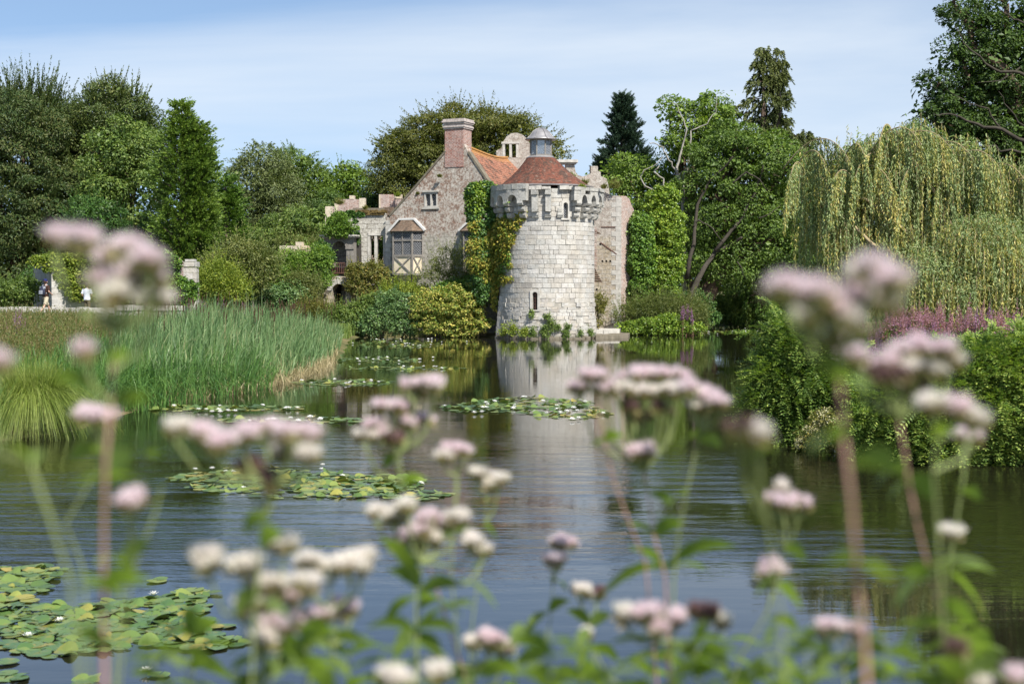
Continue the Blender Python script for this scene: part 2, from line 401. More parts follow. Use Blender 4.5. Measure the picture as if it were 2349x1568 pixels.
# ---------------------------------------------------------------- castle materials
M = {}
M['ashlar'] = block_stone("pale_ashlar", [(.35,.34,.31),(.43,.42,.39),(.46,.44,.4),(.4,.37,.32),(.5,.48,.45),(.31,.29,.26),(.44,.41,.36),(.41,.4,.38)])
M['corbel'] = block_stone("grey_corbel_stone", [(.3,.295,.27),(.38,.37,.34),(.33,.32,.29)], lichen=(.5,.49,.45), wa=.1)
M['mortar'] = plain("pale_mortar", (.3,.28,.24), .95, .1, .3, 3, .5)
M['brick_wall'] = masonry("lichened_brick", (.25,.13,.085), (.16,.09,.065), (.4,.36,.3), .23, .078, .011, (.54,.51,.45), .85, (.09,.065,.045), .35, .6, warp=.02, lz=(6.2, (.4,.37,.31), (.3,.275,.23)))
M['chimney_brick'] = masonry("chimney_brick", (.34,.12,.08), (.23,.085,.065), (.45,.39,.34), .23, .085, .014, (.5,.46,.43), .35, (.07,.05,.04), .3, .5, warp=.01)
M['stone_wall'] = masonry("grey_stone_wall", (.4,.38,.33), (.3,.28,.24), (.17,.15,.12), .55, .3, .022, (.55,.54,.5), .6, (.12,.08,.05), .45, .8, warp=.06)
M['warm_wall'] = masonry("buff_stone_and_brick", (.38,.33,.25), (.33,.26,.18), (.2,.17,.13), .5, .28, .02, (.46,.43,.38), .45, (.26,.1,.06), .3, .8, warp=.05)
M['ruin_brick'] = masonry("pink_ruin_brick", (.36,.19,.14), (.26,.14,.11), (.48,.44,.39), .23, .085, .014, (.5,.46,.43), .55, (.1,.08,.07), .25, .6, warp=.03)
M['right_wall'] = masonry("grey_pink_wall", (.36,.32,.27), (.26,.2,.165), (.38,.35,.3), .25, .09, .012, (.48,.45,.4), .8, (.26,.12,.08), .2, .7, warp=.03, lz=(6.0, (.42,.36,.27), (.32,.26,.18)))
M['yellow_stone'] = block_stone("yellow_ruin_stone", [(.55,.43,.27),(.5,.42,.3),(.6,.52,.4),(.42,.33,.2)], wa=.2, la=.3)
M['dress'] = plain("dressed_stone", (.42,.4,.36), .85, .2, .3, 4, .3)
M['dress_dark'] = plain("weathered_dark_stone", (.16,.14,.105), .9, .1, .4, 3, .5)
M['oak'] = plain("silvered_oak", (.2,.185,.165), .8, .2, .35, 7, .3)
M['plaster'] = plain("cream_plaster", (.6,.52,.38), .9, .15, .12, 3, .2)
M['glass'] = plain("old_dark_glass", (.012,.014,.016), .2, .3, .4, 2)
M['lead'] = plain("grey_lead", (.27,.26,.26), .45, .5, .3, 2.5, .15, Metallic=.35)
M['lattice'] = plain("lead_lattice", (.33,.34,.36), .6, .4, .1)
M['iron'] = plain("rusty_iron", (.12,.06,.045), .8, .3, .3)
M['dark'] = plain("painted_shade_interior", (.06,.055,.05), .95, .05, .3, 2, .3)  # shade of the enclosed interiors is put into this near-black colour
M['moss'] = plain("dry_brown_moss", (.12,.085,.035), .95, .05, .5, 6, .8)
M['tile'] = tile_mat("red_brown_clay_tile", [(.05,.03,.024),(.12,.05,.035),(.19,.07,.045),(.09,.045,.032),(.27,.11,.07)], ma=.0, da=.75)
M['tile_orange'] = tile_mat("orange_clay_tile", [(.13,.06,.04),(.25,.11,.07),(.35,.16,.1),(.19,.085,.055)], moss=(.42,.22,.05), ma=.75, mz=(11.3, 1.0), da=.85)
M['tile_old'] = tile_mat("old_brown_tile", [(.06,.045,.035),(.12,.085,.06),(.17,.12,.085),(.085,.06,.045)], da=.35)

def lattice(mb, fr, u0, u1, z0, z1, w, step=.13, th=.012):
    """diamond lead lattice inside a rectangle"""
    k = 1.45
    for s in (1, -1):
        c = -((z1-z0)/k)-step
        while c < (u1-u0)+(z1-z0)/k+step:
            # line: u = u0 + c + s*(z-z0)/k
            pts = []
            for z in (z0, z1):
                pts.append((u0+c+s*(z-z0)/k, z))
            (a, za), (b, zb) = pts
            lo, hi = 0.0, 1.0
            du = b-a
            if abs(du) > 1e-9:
                t0 = (u0-a)/du; t1 = (u1-a)/du
                lo = max(lo, min(t0, t1)); hi = min(hi, max(t0, t1))
            if hi-lo > .02:
                A = fr(a+du*lo, w, za+(zb-za)*lo); B = fr(a+du*hi, w, za+(zb-za)*hi)
                mb.bar(A, B, th, th, up=tuple(fr.n))
            c += step

# ================================================================ the round tower
TC = np.array([P(1254, 600, 85.4)[0], 85.4])
tower = thing("round_tower", (TC[0], TC[1], 0), "round pale stone castle tower with corbelled top and conical tiled roof rising from the moat", "tower")
def TR(z): return 2.84+.1*max(0, 1-z/2.2)+.05*max(0, (2.2-z))*(z < 2.2)*.5
def tp(a, r, z): return (TC[0]+math.sin(a)*r, TC[1]-math.cos(a)*r, z)
def tang(vx): return math.asin(max(-1, min(1, (P(vx, 600, 83.2)[0]-TC[0])/2.86)))
slits = [(tang(1219.5), tang(1233.5), 2.0, 3.72), (tang(1289.5), tang(1302), 7.05, 8.45)]
EN = Fr((0, 0), 0)
slits = [(a0, a1, P(0, y1, 82.6)[2], P(0, y0, 82.6)[2]) for (a0, a1, _, _), (y0, y1) in zip(slits, [(668, 712), (463, 502)])]
rg = random.Random(3)
mb = MB(); z = -.3; core = MB()
ZT = 8.72
while z < ZT-.05:
    hgt = rg.uniform(.23, .33) if z > 2.2 else rg.uniform(.15, .27)
    z2 = min(z+hgt, ZT)
    if ZT-z2 < .12: z2 = ZT
    a = rg.uniform(0, .2); end = a+2*PI
    while a < end-.02:
        wd = (rg.uniform(.34, .78) if z > 2.2 else rg.uniform(.22, .6))/2.85
        if rg.random() < .1: wd *= .5
        b = min(a+wd, end)
        if end-b < .07: b = end
        aa, bb = a, b
        # keep the slits open
        skip = False; segs = [(aa, bb)]
        for s0, s1, zz0, zz1 in slits:
            if z2 > zz0+.02 and z < zz1-.02:
                ns = []
                for (p, q) in segs:
                    pm = (p+PI) % (2*PI)-PI; qm = pm+(q-p)
                    if qm <= s0 or pm >= s1: ns.append((pm, qm)); continue
                    if pm < s0-.02: ns.append((pm, s0))
                    if qm > s1+.02: ns.append((s1, qm))
                segs = ns
        for (p, q) in segs:
            rough = 1.0 if z > 2.3 else 2.4
            r1 = TR(z)+rg.gauss(0, .009)*rough+(.0 if z < 6.9 else .04)
            if z > 7.0: r1 += rg.uniform(-.03, .03)
            r0 = TR(z)-.28; g = .006; ch = .018; n = 3; vs = []
            dz = [rg.uniform(-.006, .006) for _ in range(4)]
            for (r, gi, gz) in ((r0, g, .005), (r1-ch, g, .005), (r1, g+ch/2, .005+ch*.7)):
                for zz, sgn in ((z+gz, 0), (z2-gz, 1)):
                    for k in range(n):
                        t_ = k/(n-1); an = p+gi/2.85+(q-p-2*gi/2.85)*t_
                        vs.append(tp(an, r+rg.uniform(-.004, .004)*rough, zz+rg.uniform(-.005, .005)*rough))
            # rings: 0..5 back, 6..11 mid, 12..17 front (first 3 low, next 3 high)
            fs = []
            for k in range(n-1): fs.append((12+k, 12+k+1, 15+k+1, 15+k))
            for lo in (0, 6):
                for k in range(n-1):
                    fs.append((lo+k, lo+k+1, lo+6+k+1, lo+6+k)); fs.append((lo+3+k+1, lo+3+k, lo+9+k, lo+9+k+1))
                fs.append((lo+0, lo+6, lo+9, lo+3)); fs.append((lo+2, lo+5, lo+11, lo+8))
            mb.add(vs, fs)
        a = b
    z = z2
# mortar core with slit openings, and dark round interior
nA = 180; zs = sorted(set([-.5, 1, ZT]+[v for s in slits for v in (s[2], s[3])]))
angs = sorted(set([round(2*PI*k/nA-PI, 5) for k in range(nA)]+[v for s in slits for v in (s[0], s[1])]))
for i in range(len(zs)-1):
    for k in range(len(angs)):
        a = angs[k]; b = angs[(k+1) % len(angs)]+(2*PI if k == len(angs)-1 else 0); mid = (a+b)/2; zm = (zs[i]+zs[i+1])/2
        if any(s[0] < mid < s[1] and s[2] < zm < s[3] for s in slits): continue
        r = 2.81
        core.add([tp(a, TR(zs[i])-.035, zs[i]), tp(b, TR(zs[i])-.035, zs[i]), tp(b, TR(zs[i+1])-.035, zs[i+1]), tp(a, TR(zs[i+1])-.035, zs[i+1])], [(0,1,2,3)])
w_ = mb.build("wall", M['ashlar'], tower)
core.build("wall_core", M['mortar'], w_)
# slit windows: stone surround, backing block in shade colour or dark glass, bars or lattice
for i, (s0, s1, z0, z1) in enumerate(slits):
    am = (s0+s1)/2; hw = (s1-s0)/2*2.86
    fr = Fr(tp(am, 2.87, 0)[:2], math.degrees(am))
    mb = MB(); t_ = .11; top = z1-hw
    hole = arch(-hw+.03, hw-.03, z0+.04, top)
    ring = [(-hw-t_, z0-.05), (hw+t_, z0-.05), (hw+t_, z1+.05)]+[(0, z1+.14)]+[(-hw-t_, z1+.05)]
    extrude(mb, fr, ring, [hole], .035, -.3)
    wn = mb.build("window", M['dress'], tower)
    v = MB(); v.box((-hw, -.5, z0), (hw, -.27, z1), fr); v.build("window_recess", M['dark'] if i == 0 else M['glass'], wn)
    g = MB()
    if i == 0:
        g.bar(fr(0, -.12, z0), fr(0, -.12, z1-.03), .025)
        for k in range(5):
            zz = z0+(z1-z0)*(k+1)/6.2; g.bar(fr(-hw, -.12, zz), fr(hw, -.12, zz), .025)
        g.build("window_bar", M['iron'], wn)
    else:
        lattice(g, fr, -hw+.03, hw-.03, z0+.04, z1-.1, -.2, .1); g.build("window_lattice", M['lattice'], wn)
# machicolation corbels: three stepped rounded stones each
CORB = [(-79,3,1),(-64,3,1),(-47,3,1),(-29,3,1),(-14.5,2,2),(0,2,2),(13.5,1,0),(32,3,1),(45,3,1),(59,3,1),(74,3,1),(89,3,1)]
CZ = [7.02, 7.36, 7.7]
for deg, n, kind in CORB:
    mb = MB(); a = R(deg); fr = Fr(tp(a, 2.84, 0)[:2], deg)
    hwid = .185
    for k in range(n):
        z0 = CZ[k]; pr = [.26, .42, .58][k]*(1 if kind == 1 else .62); hh = .31
        prof = [(-.1, z0+hh), (pr, z0+hh), (pr+.02, z0+hh*.55), (pr-.03, z0+hh*.25), (pr*.72, z0+.03), (pr*.4, z0), (-.1, z0)]
        x0, x1 = -hwid+rg.uniform(-.02, .02), hwid+rg.uniform(-.02, .02); vs = [fr(x, w, zz) for x in (x0, x1) for w, zz in prof]; m = len(prof)
        fs = [tuple(range(m)), tuple(range(2*m-1, m-1, -1))]+[(i, i+m, (i+1) % m+m, (i+1) % m) for i in range(m)]
        mb.add(vs, [f[::-1] for f in fs])
    if kind == 2:   # broken stub running on up the wall
        mb.box((-.17, -.1, CZ[0]+.36 if n < 3 else 7.9), (.17, .3, 8.35), fr, .015); mb.box((-.19, -.1, 8.36), (.18, .4, 8.62), fr, .02)
    if kind == 0:
        mb.box((-.13, -.1, 7.36), (.12, .1, 7.6), fr, .02)
    mb.build("corbel", M['corbel'], tower)
# parapet: two surviving lengths on little arches
def parapet(d0, d1, ztop, cop, name="parapet"):
    cs = sorted([c[0] for c in CORB if c[2] == 1 and d0-16 <= c[0] <= d1+16]); mb = MB(); ro, ri = 3.42, 3.02
    def bot(d):
        lo = max([c for c in cs if c <= d] or [None], key=lambda v: v if v is not None else -999); hi = min([c for c in cs if c > d] or [None], key=lambda v: v if v is not None else 999)
        if lo is None or hi is None: return 8.02
        cc = (lo+hi)/2; half = (hi-lo)/2-3.2; u = (d-cc)/half
        if abs(u) >= 1: return 8.0
        return 8.0+.36*math.sqrt(1-u*u)
    n = int((d1-d0)/.75)
    ds = [d0+(d1-d0)*i/n for i in range(n+1)]
    vs = []
    for d in ds:
        a = R(d); b = bot(d)
        vs += [tp(a, ro, b), tp(a, ro, ztop), tp(a, ri, ztop), tp(a, ri, b)]
    fs = []
    for i in range(n):
        q = i*4
        for k in range(4): fs.append((q+k, q+4+k, q+4+(k+1) % 4, q+(k+1) % 4))
    fs += [(0,1,2,3), (n*4+3, n*4+2, n*4+1, n*4)]
    mb.add(vs, fs)
    # capping stones and a rough upper course
    for (zz, hh, wd, out) in cop:
        d = d0
        while d < d1-1:
            e = min(d+rg.uniform(wd*.7, wd*1.3), d1)
            if rg.random() < .93:
                vs = []; o_ = out+rg.uniform(-.02, .02); h2 = hh+rg.uniform(-.02, .02)
                for (r, z_) in ((ri-.05, zz), (ro+o_, zz), (ro+o_, zz+h2), (ri-.05, zz+h2)):
                    for q in (d+.15, e-.15): vs.append(tp(R(q), r+rg.uniform(-.01, .01), z_+rg.uniform(-.01, .01)))
                mb.add(vs, [(0,1,3,2),(2,3,5,4),(4,5,7,6),(6,7,1,0),(0,2,4,6),(1,7,5,3)])
            d = e
    return mb.build(name, M['corbel'], tower)
parapet(-105, -22, 8.46, [(8.46, .22, 9, .0), (8.68, .3, 11, .02)])
parapet(26, 100, 8.4, [(8.4, .2, 8, .0), (8.61, .2, 10, .03)])
mb = MB()        # broken coping over the middle of the wall head
d = -22.0
while d < 28:
    e = min(d+rg.uniform(5, 12), 28)
    if rg.random() < .9:
        h2 = .2+rg.uniform(-.04, .05); ro = 3.0+rg.uniform(-.03, .12); vs = []
        for (r, z_) in ((2.5, 8.66), (ro, 8.66), (ro, 8.66+h2), (2.5, 8.66+h2)):
            for q in (d+.2, e-.2): vs.append(tp(R(q), r, z_+rg.uniform(-.015, .015)))
        mb.add(vs, [(0,1,3,2),(2,3,5,4),(4,5,7,6),(6,7,1,0),(0,2,4,6),(1,7,5,3)])
    d = e
mb.build("coping", M['ashlar'], tower)
# battered plinth and buttress on the left by the shrubs
mb = MB(); fb = Fr(tp(R(-72), 2.9, 0)[:2], -50)
for k in range(9):
    z0 = -.2+k*.3; mb.box((-.3+k*.02, -.6, z0), (.33-rg.uniform(0, .05), .18-k*.02+rg.uniform(-.02, .02), z0+.29), fb, .012)
mb.build("buttress", M['ashlar'], tower)
mb = MB()
for k in range(46):
    a = R(-75+k*150/46)+rg.uniform(-.01, .01); fr = Fr(tp(a, 3.0, 0)[:2], math.degrees(a))
    mb.box((-.12-rg.uniform(0, .05), -.3, -.3), (.12, .05+rg.uniform(0, .1), .1+rg.uniform(-.06, .1)), fr, .03)
mb.build("plinth", M['dress_dark'], tower)
# conical tiled roof, slightly dished, leaning
RA = np.array([P(1249, 425, 85.4)[0], 85.4]); RB = np.array([P(1240, 358, 85.4)[0], 85.4])
zr0, zr1 = 8.96, P(0, 359, 84.6)[2]
def cone_r(t): return 2.8*(1-t)**1.0+.82*t-.16*math.sin(PI*t)
mb = MB(); rows = 27; N = 96; vs = []; uvs = []
prof = []
for i in range(rows):
    for (t_, dr) in ((i/rows, .028), ((i+1)/rows+.0, .0)):
        prof.append((cone_r(t_)+dr, zr0+(zr1-zr0)*t_+(-.012 if dr else .0)))
mb.lathe([(cone_r(0)-.1, zr0-.05)]+prof+[(.1, zr1+.02)], RA, N, shift=tuple(RB-RA))
me = mb.mesh("roof", False)
# cylindrical uv in metres
uvd = np.zeros(len(me.loops)*2, np.float32); vi = np.zeros(len(me.loops), np.int32); me.loops.foreach_get('vertex_index', vi)
ring = vi//N; k = vi % N
st = np.zeros(len(me.polygons), np.int32); me.polygons.foreach_get('loop_start', st)
kk = k.astype(float)
for c in range(4):
    idx = st[:]+c; base = st[:]
    m = [b+c for b in base if True]
for b in st:
    q = kk[b:b+4]
    if q.max()-q.min() > N/2: q[q < N/2] += N
    kk[b:b+4] = q
slope = 2.75
u = kk/N*2*PI*2.2; v = (np.array([0]+[p[1]-zr0 for p in prof]+[zr1-zr0+.02])[ring])*1.36
me.uv_layers[0].data.foreach_set('uv', np.stack([u, v], 1).astype(np.float32).ravel())
roof = link("roof", me, M['tile'], tower)
mb = MB(); mb.lathe([(2.86, zr0-.02), (2.93, zr0-.04), (2.94, zr0+.02), (2.84, zr0+.045)], RA, 64); mb.build("lead_flashing", M['lead'], roof)
# glazed lantern with ogee lead cap
LZ0, LZ1 = zr1-.02, P(0, 319, 85)[2]; LC = RB
lan = MB(); lan.lathe([(.86, LZ0-.08), (.88, LZ0), (.72, LZ0+.1), (.68, LZ0+.12)], LC, 16); 
lant = lan.build("lantern", M['lead'], tower)
rr = .66; gl = MB(); fm = MB(); lt = MB()
for k in range(8):
    a = R(22.5+45*k); b = R(22.5+45*(k+1)); A = (LC[0]+math.sin(a)*rr, LC[1]-math.cos(a)*rr); B = (LC[0]+math.sin(b)*rr, LC[1]-math.cos(b)*rr)
    fm.bar((A[0], A[1], LZ0+.05), (A[0], A[1], LZ1), .085)
    for z_ in (LZ0+.14, LZ1-.05): fm.bar((A[0], A[1], z_), (B[0], B[1], z_), .08)
    am = (a+b)/2; L = math.hypot(A[0]-B[0], A[1]-B[1]); f2 = Fr((LC[0]+math.sin(am)*rr*.92, LC[1]-math.cos(am)*rr*.92), math.degrees(am))
    gl.box((-L/2+.02, -.012, LZ0+.12), (L/2-.02, 0, LZ1-.05), f2)
    lattice(lt, f2, -L/2+.03, L/2-.03, LZ0+.15, LZ1-.07, .012, .11, .012)
fm.build("lantern_frame", M['oak'], lant); lt.build("lantern_lattice", M['lattice'], lant)
gt = NT("lantern_glass"); gg = gt.n('ShaderNodeBsdfGlossy', Roughness=.05); gtr = gt.n('ShaderNodeBsdfTransparent', Color=(.62,.68,.72,1)); gmx = gt.n('ShaderNodeMixShader'); gmx.inputs[0].default_value = .25
gt.l(gtr.outputs[0], gmx.inputs[1]); gt.l(gg.outputs[0], gmx.inputs[2]); M['clear'] = gt.fin(gmx.outputs[0])
gl.build("lantern_pane", M['clear'], lant)
dz = P(0, 293, 85.2)[2]-LZ1
dm = MB(); N = 8; prof = [(.6,-.02),(.93,-.03),(.95,.02),(.82,.09),(.7,.2),(.6,.34),(.47,.5),(.3,.62),(.12,.69),(.03,.72)]
prof = [(r, LZ1+z_*dz/.72) for r, z_ in prof]
dm.lathe(prof, LC, 32); 
for k in range(8):
    a = R(22.5+45*k); pts = [(LC[0]+math.sin(a)*(r+.012), LC[1]-math.cos(a)*(r+.012), z_+.012) for r, z_ in prof[2:]]
    dm.tube(pts, .022, 5)
dm.build("dome", M['lead'], tower, smooth=True)

# ================================================================ the brick house with its chimney
HP = P(885, 600, 93.0); HF = Fr(HP[:2], -25)
house = thing("brick_house", (HP[0]+3, HP[1]+1, 0), "old brick manor house with steep gable, tall chimney and lead-latticed windows behind the round tower", "house")
px = HF.px
gab = [px(*q) for q in [(885,690),(1215,690),(1215,500),(1118,417),(1075,352),(1060,325),(1034,325),(1020,350),(958,424),(897,492),(885,500)]]
w0, w1 = px(973, 477), px(1003.5, 441)
hole = [(w0[0], w0[1]), (w1[0], w0[1]), (w1[0], w1[1]), (w0[0], w1[1])]
mb = MB(); gabp = [(a, max(b, -.2)) if i > 1 else (a, -.3) for i, (a, b) in enumerate(gab)]
extrude(mb, HF, gabp, [hole], 0, -.55)
uL = gabp[0][0]; uR = gabp[1][0]
ridge_u = px(1047, 325)[0]; ridge_z = px(1047, 331)[1]; eave_z = px(885, 498)[1]; LEN = 10.5
mb.box((uL, -LEN, -.3), (uL+.5, -.55, eave_z), HF); mb.box((uR-.5, -LEN, -.3), (uR, -.55, px(1215, 500)[1]), HF)
mb.add([HF(uL, -LEN, -.3), HF(uR, -LEN, -.3), HF(uR, -LEN, eave_z), HF(ridge_u, -LEN, ridge_z-.3), HF(uL, -LEN, eave_z)], [(0,1,2,3,4)[::-1]])
hw = mb.build("wall", M['brick_wall'], house)
# rake copings
mb = None
for a_, b_ in (((893,497),(958,424)), ((958,424),(1022,349)), ((1074,351),(1120,420)), ((1120,420),(1216,504))):
    p, q = px(*a_), px(*b_); mb = MB(); mb.bar(HF(p[0], -.2, p[1]+.06), HF(q[0], -.2, q[1]+.06), .5, .13, up=(0,0,1)); mb.build("gable_coping", M['dress_dark'], house)
# quoins at the left corner
mb = MB(); z_ = -.1; k = 0
while z_ < eave_z-.3:
    L = .55 if k % 2 else .34; mb.box((uL-.012, -.4, z_+.01), (uL+L, .02, z_+.29), HF, .004); z_ += .3; k += 1
mb.build("quoin", M['dress'], house)
# roof with sagging ridge; courses stepped
def roof_plane(mb, uE, zE, uRg, zRg, w0_, w1_, sag, n=34, m=24):
    def pt(i, j, lift):
        t_ = i/n; s = j/m; w = w0_+(w1_-w0_)*s
        sg = -sag*math.sin(PI*min(1, s*1.0))*(.35+.65*t_)-.05*math.sin(s*9+t_*3)*t_
        u_ = uE+(uRg-uE)*t_; z_ = zE+(zRg-zE)*t_+sg
        return HF(u_, w, z_+lift)
    vs = []; 
    for i in range(n):
        for (ii, lift) in ((i, .045), (i+1, .012)):
            for j in range(m+1): vs.append(pt(ii, j, lift))
    fs = []
    for r_ in range(2*n-1):
        for j in range(m):
            a = r_*(m+1)+j; fs.append((a, a+1, a+m+2, a+m+1))
    mb.add(vs, fs)
mb = MB()
pr = px(1118, 417); slopeR = (ridge_z-pr[1])/(pr[0]-ridge_u)
uER = uR+.3; zER = ridge_z-slopeR*(uER-ridge_u)
roof_plane(mb, uER, zER+.1, ridge_u, ridge_z, -.25, -LEN, .32)
roof_plane(mb, uL-.2, eave_z-.1, ridge_u, ridge_z, -.25, -LEN, .32)
rf = mb.build("roof", M['tile_orange'], house)
mb = MB(); pts = []
for j in range(25):
    s = j/24; pts.append(HF(ridge_u, -.25-(LEN-.25)*s, ridge_z+.03-.32*math.sin(PI*s)-.05*math.sin(s*9+3)))
mb.tube(pts, .11, 6); mb.build("ridge_tile", M['tile_orange'], rf)
# chimney
c0 = px(1020.5, 352)[0]; c1 = px(1063, 352)[0]; zc0 = px(1040, 362)[1]-.6; zc1 = px(1040, 296)[1]; dp = 1.15
mb = MB(); mb.box((c0, -dp+.03, zc0), (c1, .035, zc1), HF)
ch = mb.build("chimney", M['chimney_brick'], house)
mb = MB(); zz = zc1
for i, (hh, o_) in enumerate([(.1, .06), (.1, .1), (.12, .04), (.1, .1), (.1, .15), (.12, .1)]):
    mb.box((c0-o_, -dp-o_, zz), (c1+o_, .035+o_, zz+hh-.004), HF, .006); zz += hh
mb.build("chimney_cap", plain("lichened_cap_brick", (.42,.37,.34), .9, .1, .4, 5, .5), ch)
# upper two-light window
def window(fr, u0, u1, z0, z1, lights, parent, depth=.14, transoms=(), frame_mat=None, fw=.09, sill=True, name="window"):
    fm = MB(); g = MB(); l = MB()
    for i in range(lights+1):
        u = u0+(u1-u0)*i/lights; fm.box((u-fw/2, -depth, z0), (u+fw/2, .03, z1), fr)
    for z_ in (z0, z1)+tuple(transoms): fm.box((u0-fw/2, -depth+.002, z_-fw/2), (u1+fw/2, .034, z_+fw/2), fr)
    if sill: fm.box((u0-.18, -.1, z0-fw/2-.12), (u1+.18, .08, z0-fw/2-.002), fr)
    w = fm.build(name, frame_mat or M['dress'], parent)
    g.box((u0, -depth-.02, z0), (u1, -depth+.02, z1), fr); g.build("pane", M['glass'], w)
    for i in range(lights):
        a = u0+(u1-u0)*i/lights+fw/2; b = u0+(u1-u0)*(i+1)/lights-fw/2; zz = [z0]+list(transoms)+[z1]
        for q in range(len(zz)-1): lattice(l, fr, a, b, zz[q]+fw/2, zz[q+1]-fw/2, -depth+.04, .125, .014)
    l.build("lattice", M['lattice'], w)
    return w
ww = window(HF, w0[0]+.05, w1[0]-.05, w0[1]+.08, w1[1]-.05, 2, house, .2)
mb = MB(); mb.box((w0[0]-.1, -.1, w1[1]+.02), (w1[0]+.1, .1, w1[1]+.12), HF); mb.build("hood_mould", M['dress'], ww)
# oriels
def oriel(uc, ztop, zs, zt, zb, halfw, parent, vis=1):
    """canted timber oriel: ztop roof apex, zs eaves, zt sill of glazing, zb underside"""
    D = .62; fwid = halfw*.62
    plan = [(-halfw, 0), (-fwid, D), (fwid, D), (halfw, 0)]
    root = MB()
    def ring(k, z_, o_=0): return [HF(uc+a*k+(o_ if a > 0 else -o_), b*k+(o_ if b > 0 else 0), z_) for a, b in plan]
    # body: plaster below the glazing
    vs = ring(1, zb)+ring(1, zt); b = root.add(vs, [(0,1,5,4),(1,2,6,5),(2,3,7,6),(3,2,1,0),(4,5,6,7)])
    w = root.build("oriel_window", M['plaster'], parent)
    fm = MB(); g = MB(); l = MB()
    sides = [(plan[0], plan[1]), (plan[1], plan[2]), (plan[2], plan[3])]
    for si, (p, q) in enumerate(sides):
        A = HF(uc+p[0], p[1], 0); B = HF(uc+q[0], q[1], 0)
        L = math.hypot(*(B-A)[:2]); az = math.degrees(math.atan2((B-A)[1], (B-A)[0])); f2 = Fr(A[:2], az)
        n = 2 if si == 1 else 1
        fm.box((-.05, -.05, zb-.02), (.06, .05, zs), f2); fm.box((L-.06, -.05, zb-.02), (L+.05, .05, zs), f2)
        if n == 2:
            fm.box((L/2-.04, -.04, zt), (L/2+.04, .045, zs), f2)
        for z_, hh in ((zb, .06), (zt, .07), (zt+(zs-zt)*.62, .045), (zs-.04, .05)): fm.box((0.06, -.045, z_-hh), (L-.06, .06, z_+hh), f2)
        fm.bar(f2(.08, .03, zb+.06), f2(L-.08, .03, zt-.06), .08, .05, up=tuple(f2.n)); fm.bar(f2(.08, .036, zt-.06), f2(L-.08, .036, zb+.06), .08, .05, up=tuple(f2.n))
        g.box((.05, -.03, zt+.05), (L-.05, -.015, zs-.05), f2)
        for k in range(n):
            for (a_, b_) in ((zt+.07, zt+(zs-zt)*.62-.05), (zt+(zs-zt)*.62+.05, zs-.09)):
                lattice(l, f2, .06+(L-.12)*k/n+.03, .06+(L-.12)*(k+1)/n-.03, a_, b_, 0.0, .12, .013)
    fm.build("oriel_frame", M['oak'], w); g.build("pane", M['glass'], w); l.build("lattice", M['lattice'], w)
    # hipped tiled roof with stepped courses and stone flashing
    rf = MB(); rows = 9; vs = []
    apex = [(-halfw*.45, 0), (-halfw*.34, .1), (halfw*.34, .1), (halfw*.45, 0)]
    for i in range(rows):
        for t_, o_ in ((i/rows, .05), ((i+1)/rows, .02)):
            sw = (1-t_)**1.25
            for (a, b), (c, d) in zip(plan, apex):
                e = .16
                pu = (a*(1+e)*sw+c*(1-sw)); pw = ((b+e if b > 0 else 0)*sw+d*(1-sw)); vs.append(HF(uc+pu, pw+o_, zs+.02+(ztop-zs)*t_-(.02 if o_ > .03 else 0)))
    fs = []
    for r_ in range(2*rows-1):
        for k in range(3): a = r_*4+k; fs.append((a, a+1, a+5, a+4))
    rf.add(vs, fs); rf.add([vs[0], vs[1], vs[2], vs[3]], [(3,2,1,0)]); rf.build("oriel_roof", M['tile_old'], w)
    fl = MB()
    pts = [(-halfw*1.2, zs), (-halfw*.5, ztop+.06), (halfw*.5, ztop+.06), (halfw*1.2, zs)]
    for a, b in zip(pts[:-1], pts[1:]): fl.bar(HF(uc+a[0], .06, a[1]+.04), HF(uc+b[0], .06, b[1]+.04), .13, .16, up=tuple(HF.n))
    fl.build("flashing", plain("white_lime_flashing", (.6,.59,.56), .9, .1, .15), w)
    # tapering coved underside
    cb = MB(); vs = []
    for k, (s, dz_) in enumerate([(1.0, 0), (.85, -.14), (.6, -.32), (.36, -.52), (.16, -.72)]):
        for a, b in plan: vs.append(HF(uc+a*(.3+.7*s), b*s, zb-.03+dz_))
    fs = []
    for r_ in range(4):
        for k in range(3): a = r_*4+k; fs.append((a+4, a+5, a+1, a))
    cb.add(vs, fs); cb.build("coved_bracket", M['plaster'], w)
    for sx in (-1, 1):
        st = MB(); st.tube([HF(uc+sx*fwid, D+.01, zb-.03), HF(uc+sx*(fwid*.8), D*.8, zb-.2), HF(uc+sx*fwid*.55, D*.42, zb-.5), HF(uc+sx*fwid*.35, D*.15+.02, zb-.76)], .05, 5); st.build("bracket_rib", M['oak'], w)
    return w
o1 = px(936, 560); oriel(px(934, 560)[0], px(934, 506)[1], px(934, 531)[1], px(934, 587)[1], px(934, 629)[1], (px(969, 560)[0]-px(900, 560)[0])/2, house)
o2 = px(1094, 560); oriel(px(1096, 560)[0], px(1094, 508)[1], px(1094, 530)[1], px(1094, 590)[1], px(1094, 630)[1], (px(969, 560)[0]-px(900, 560)[0])/2, house)
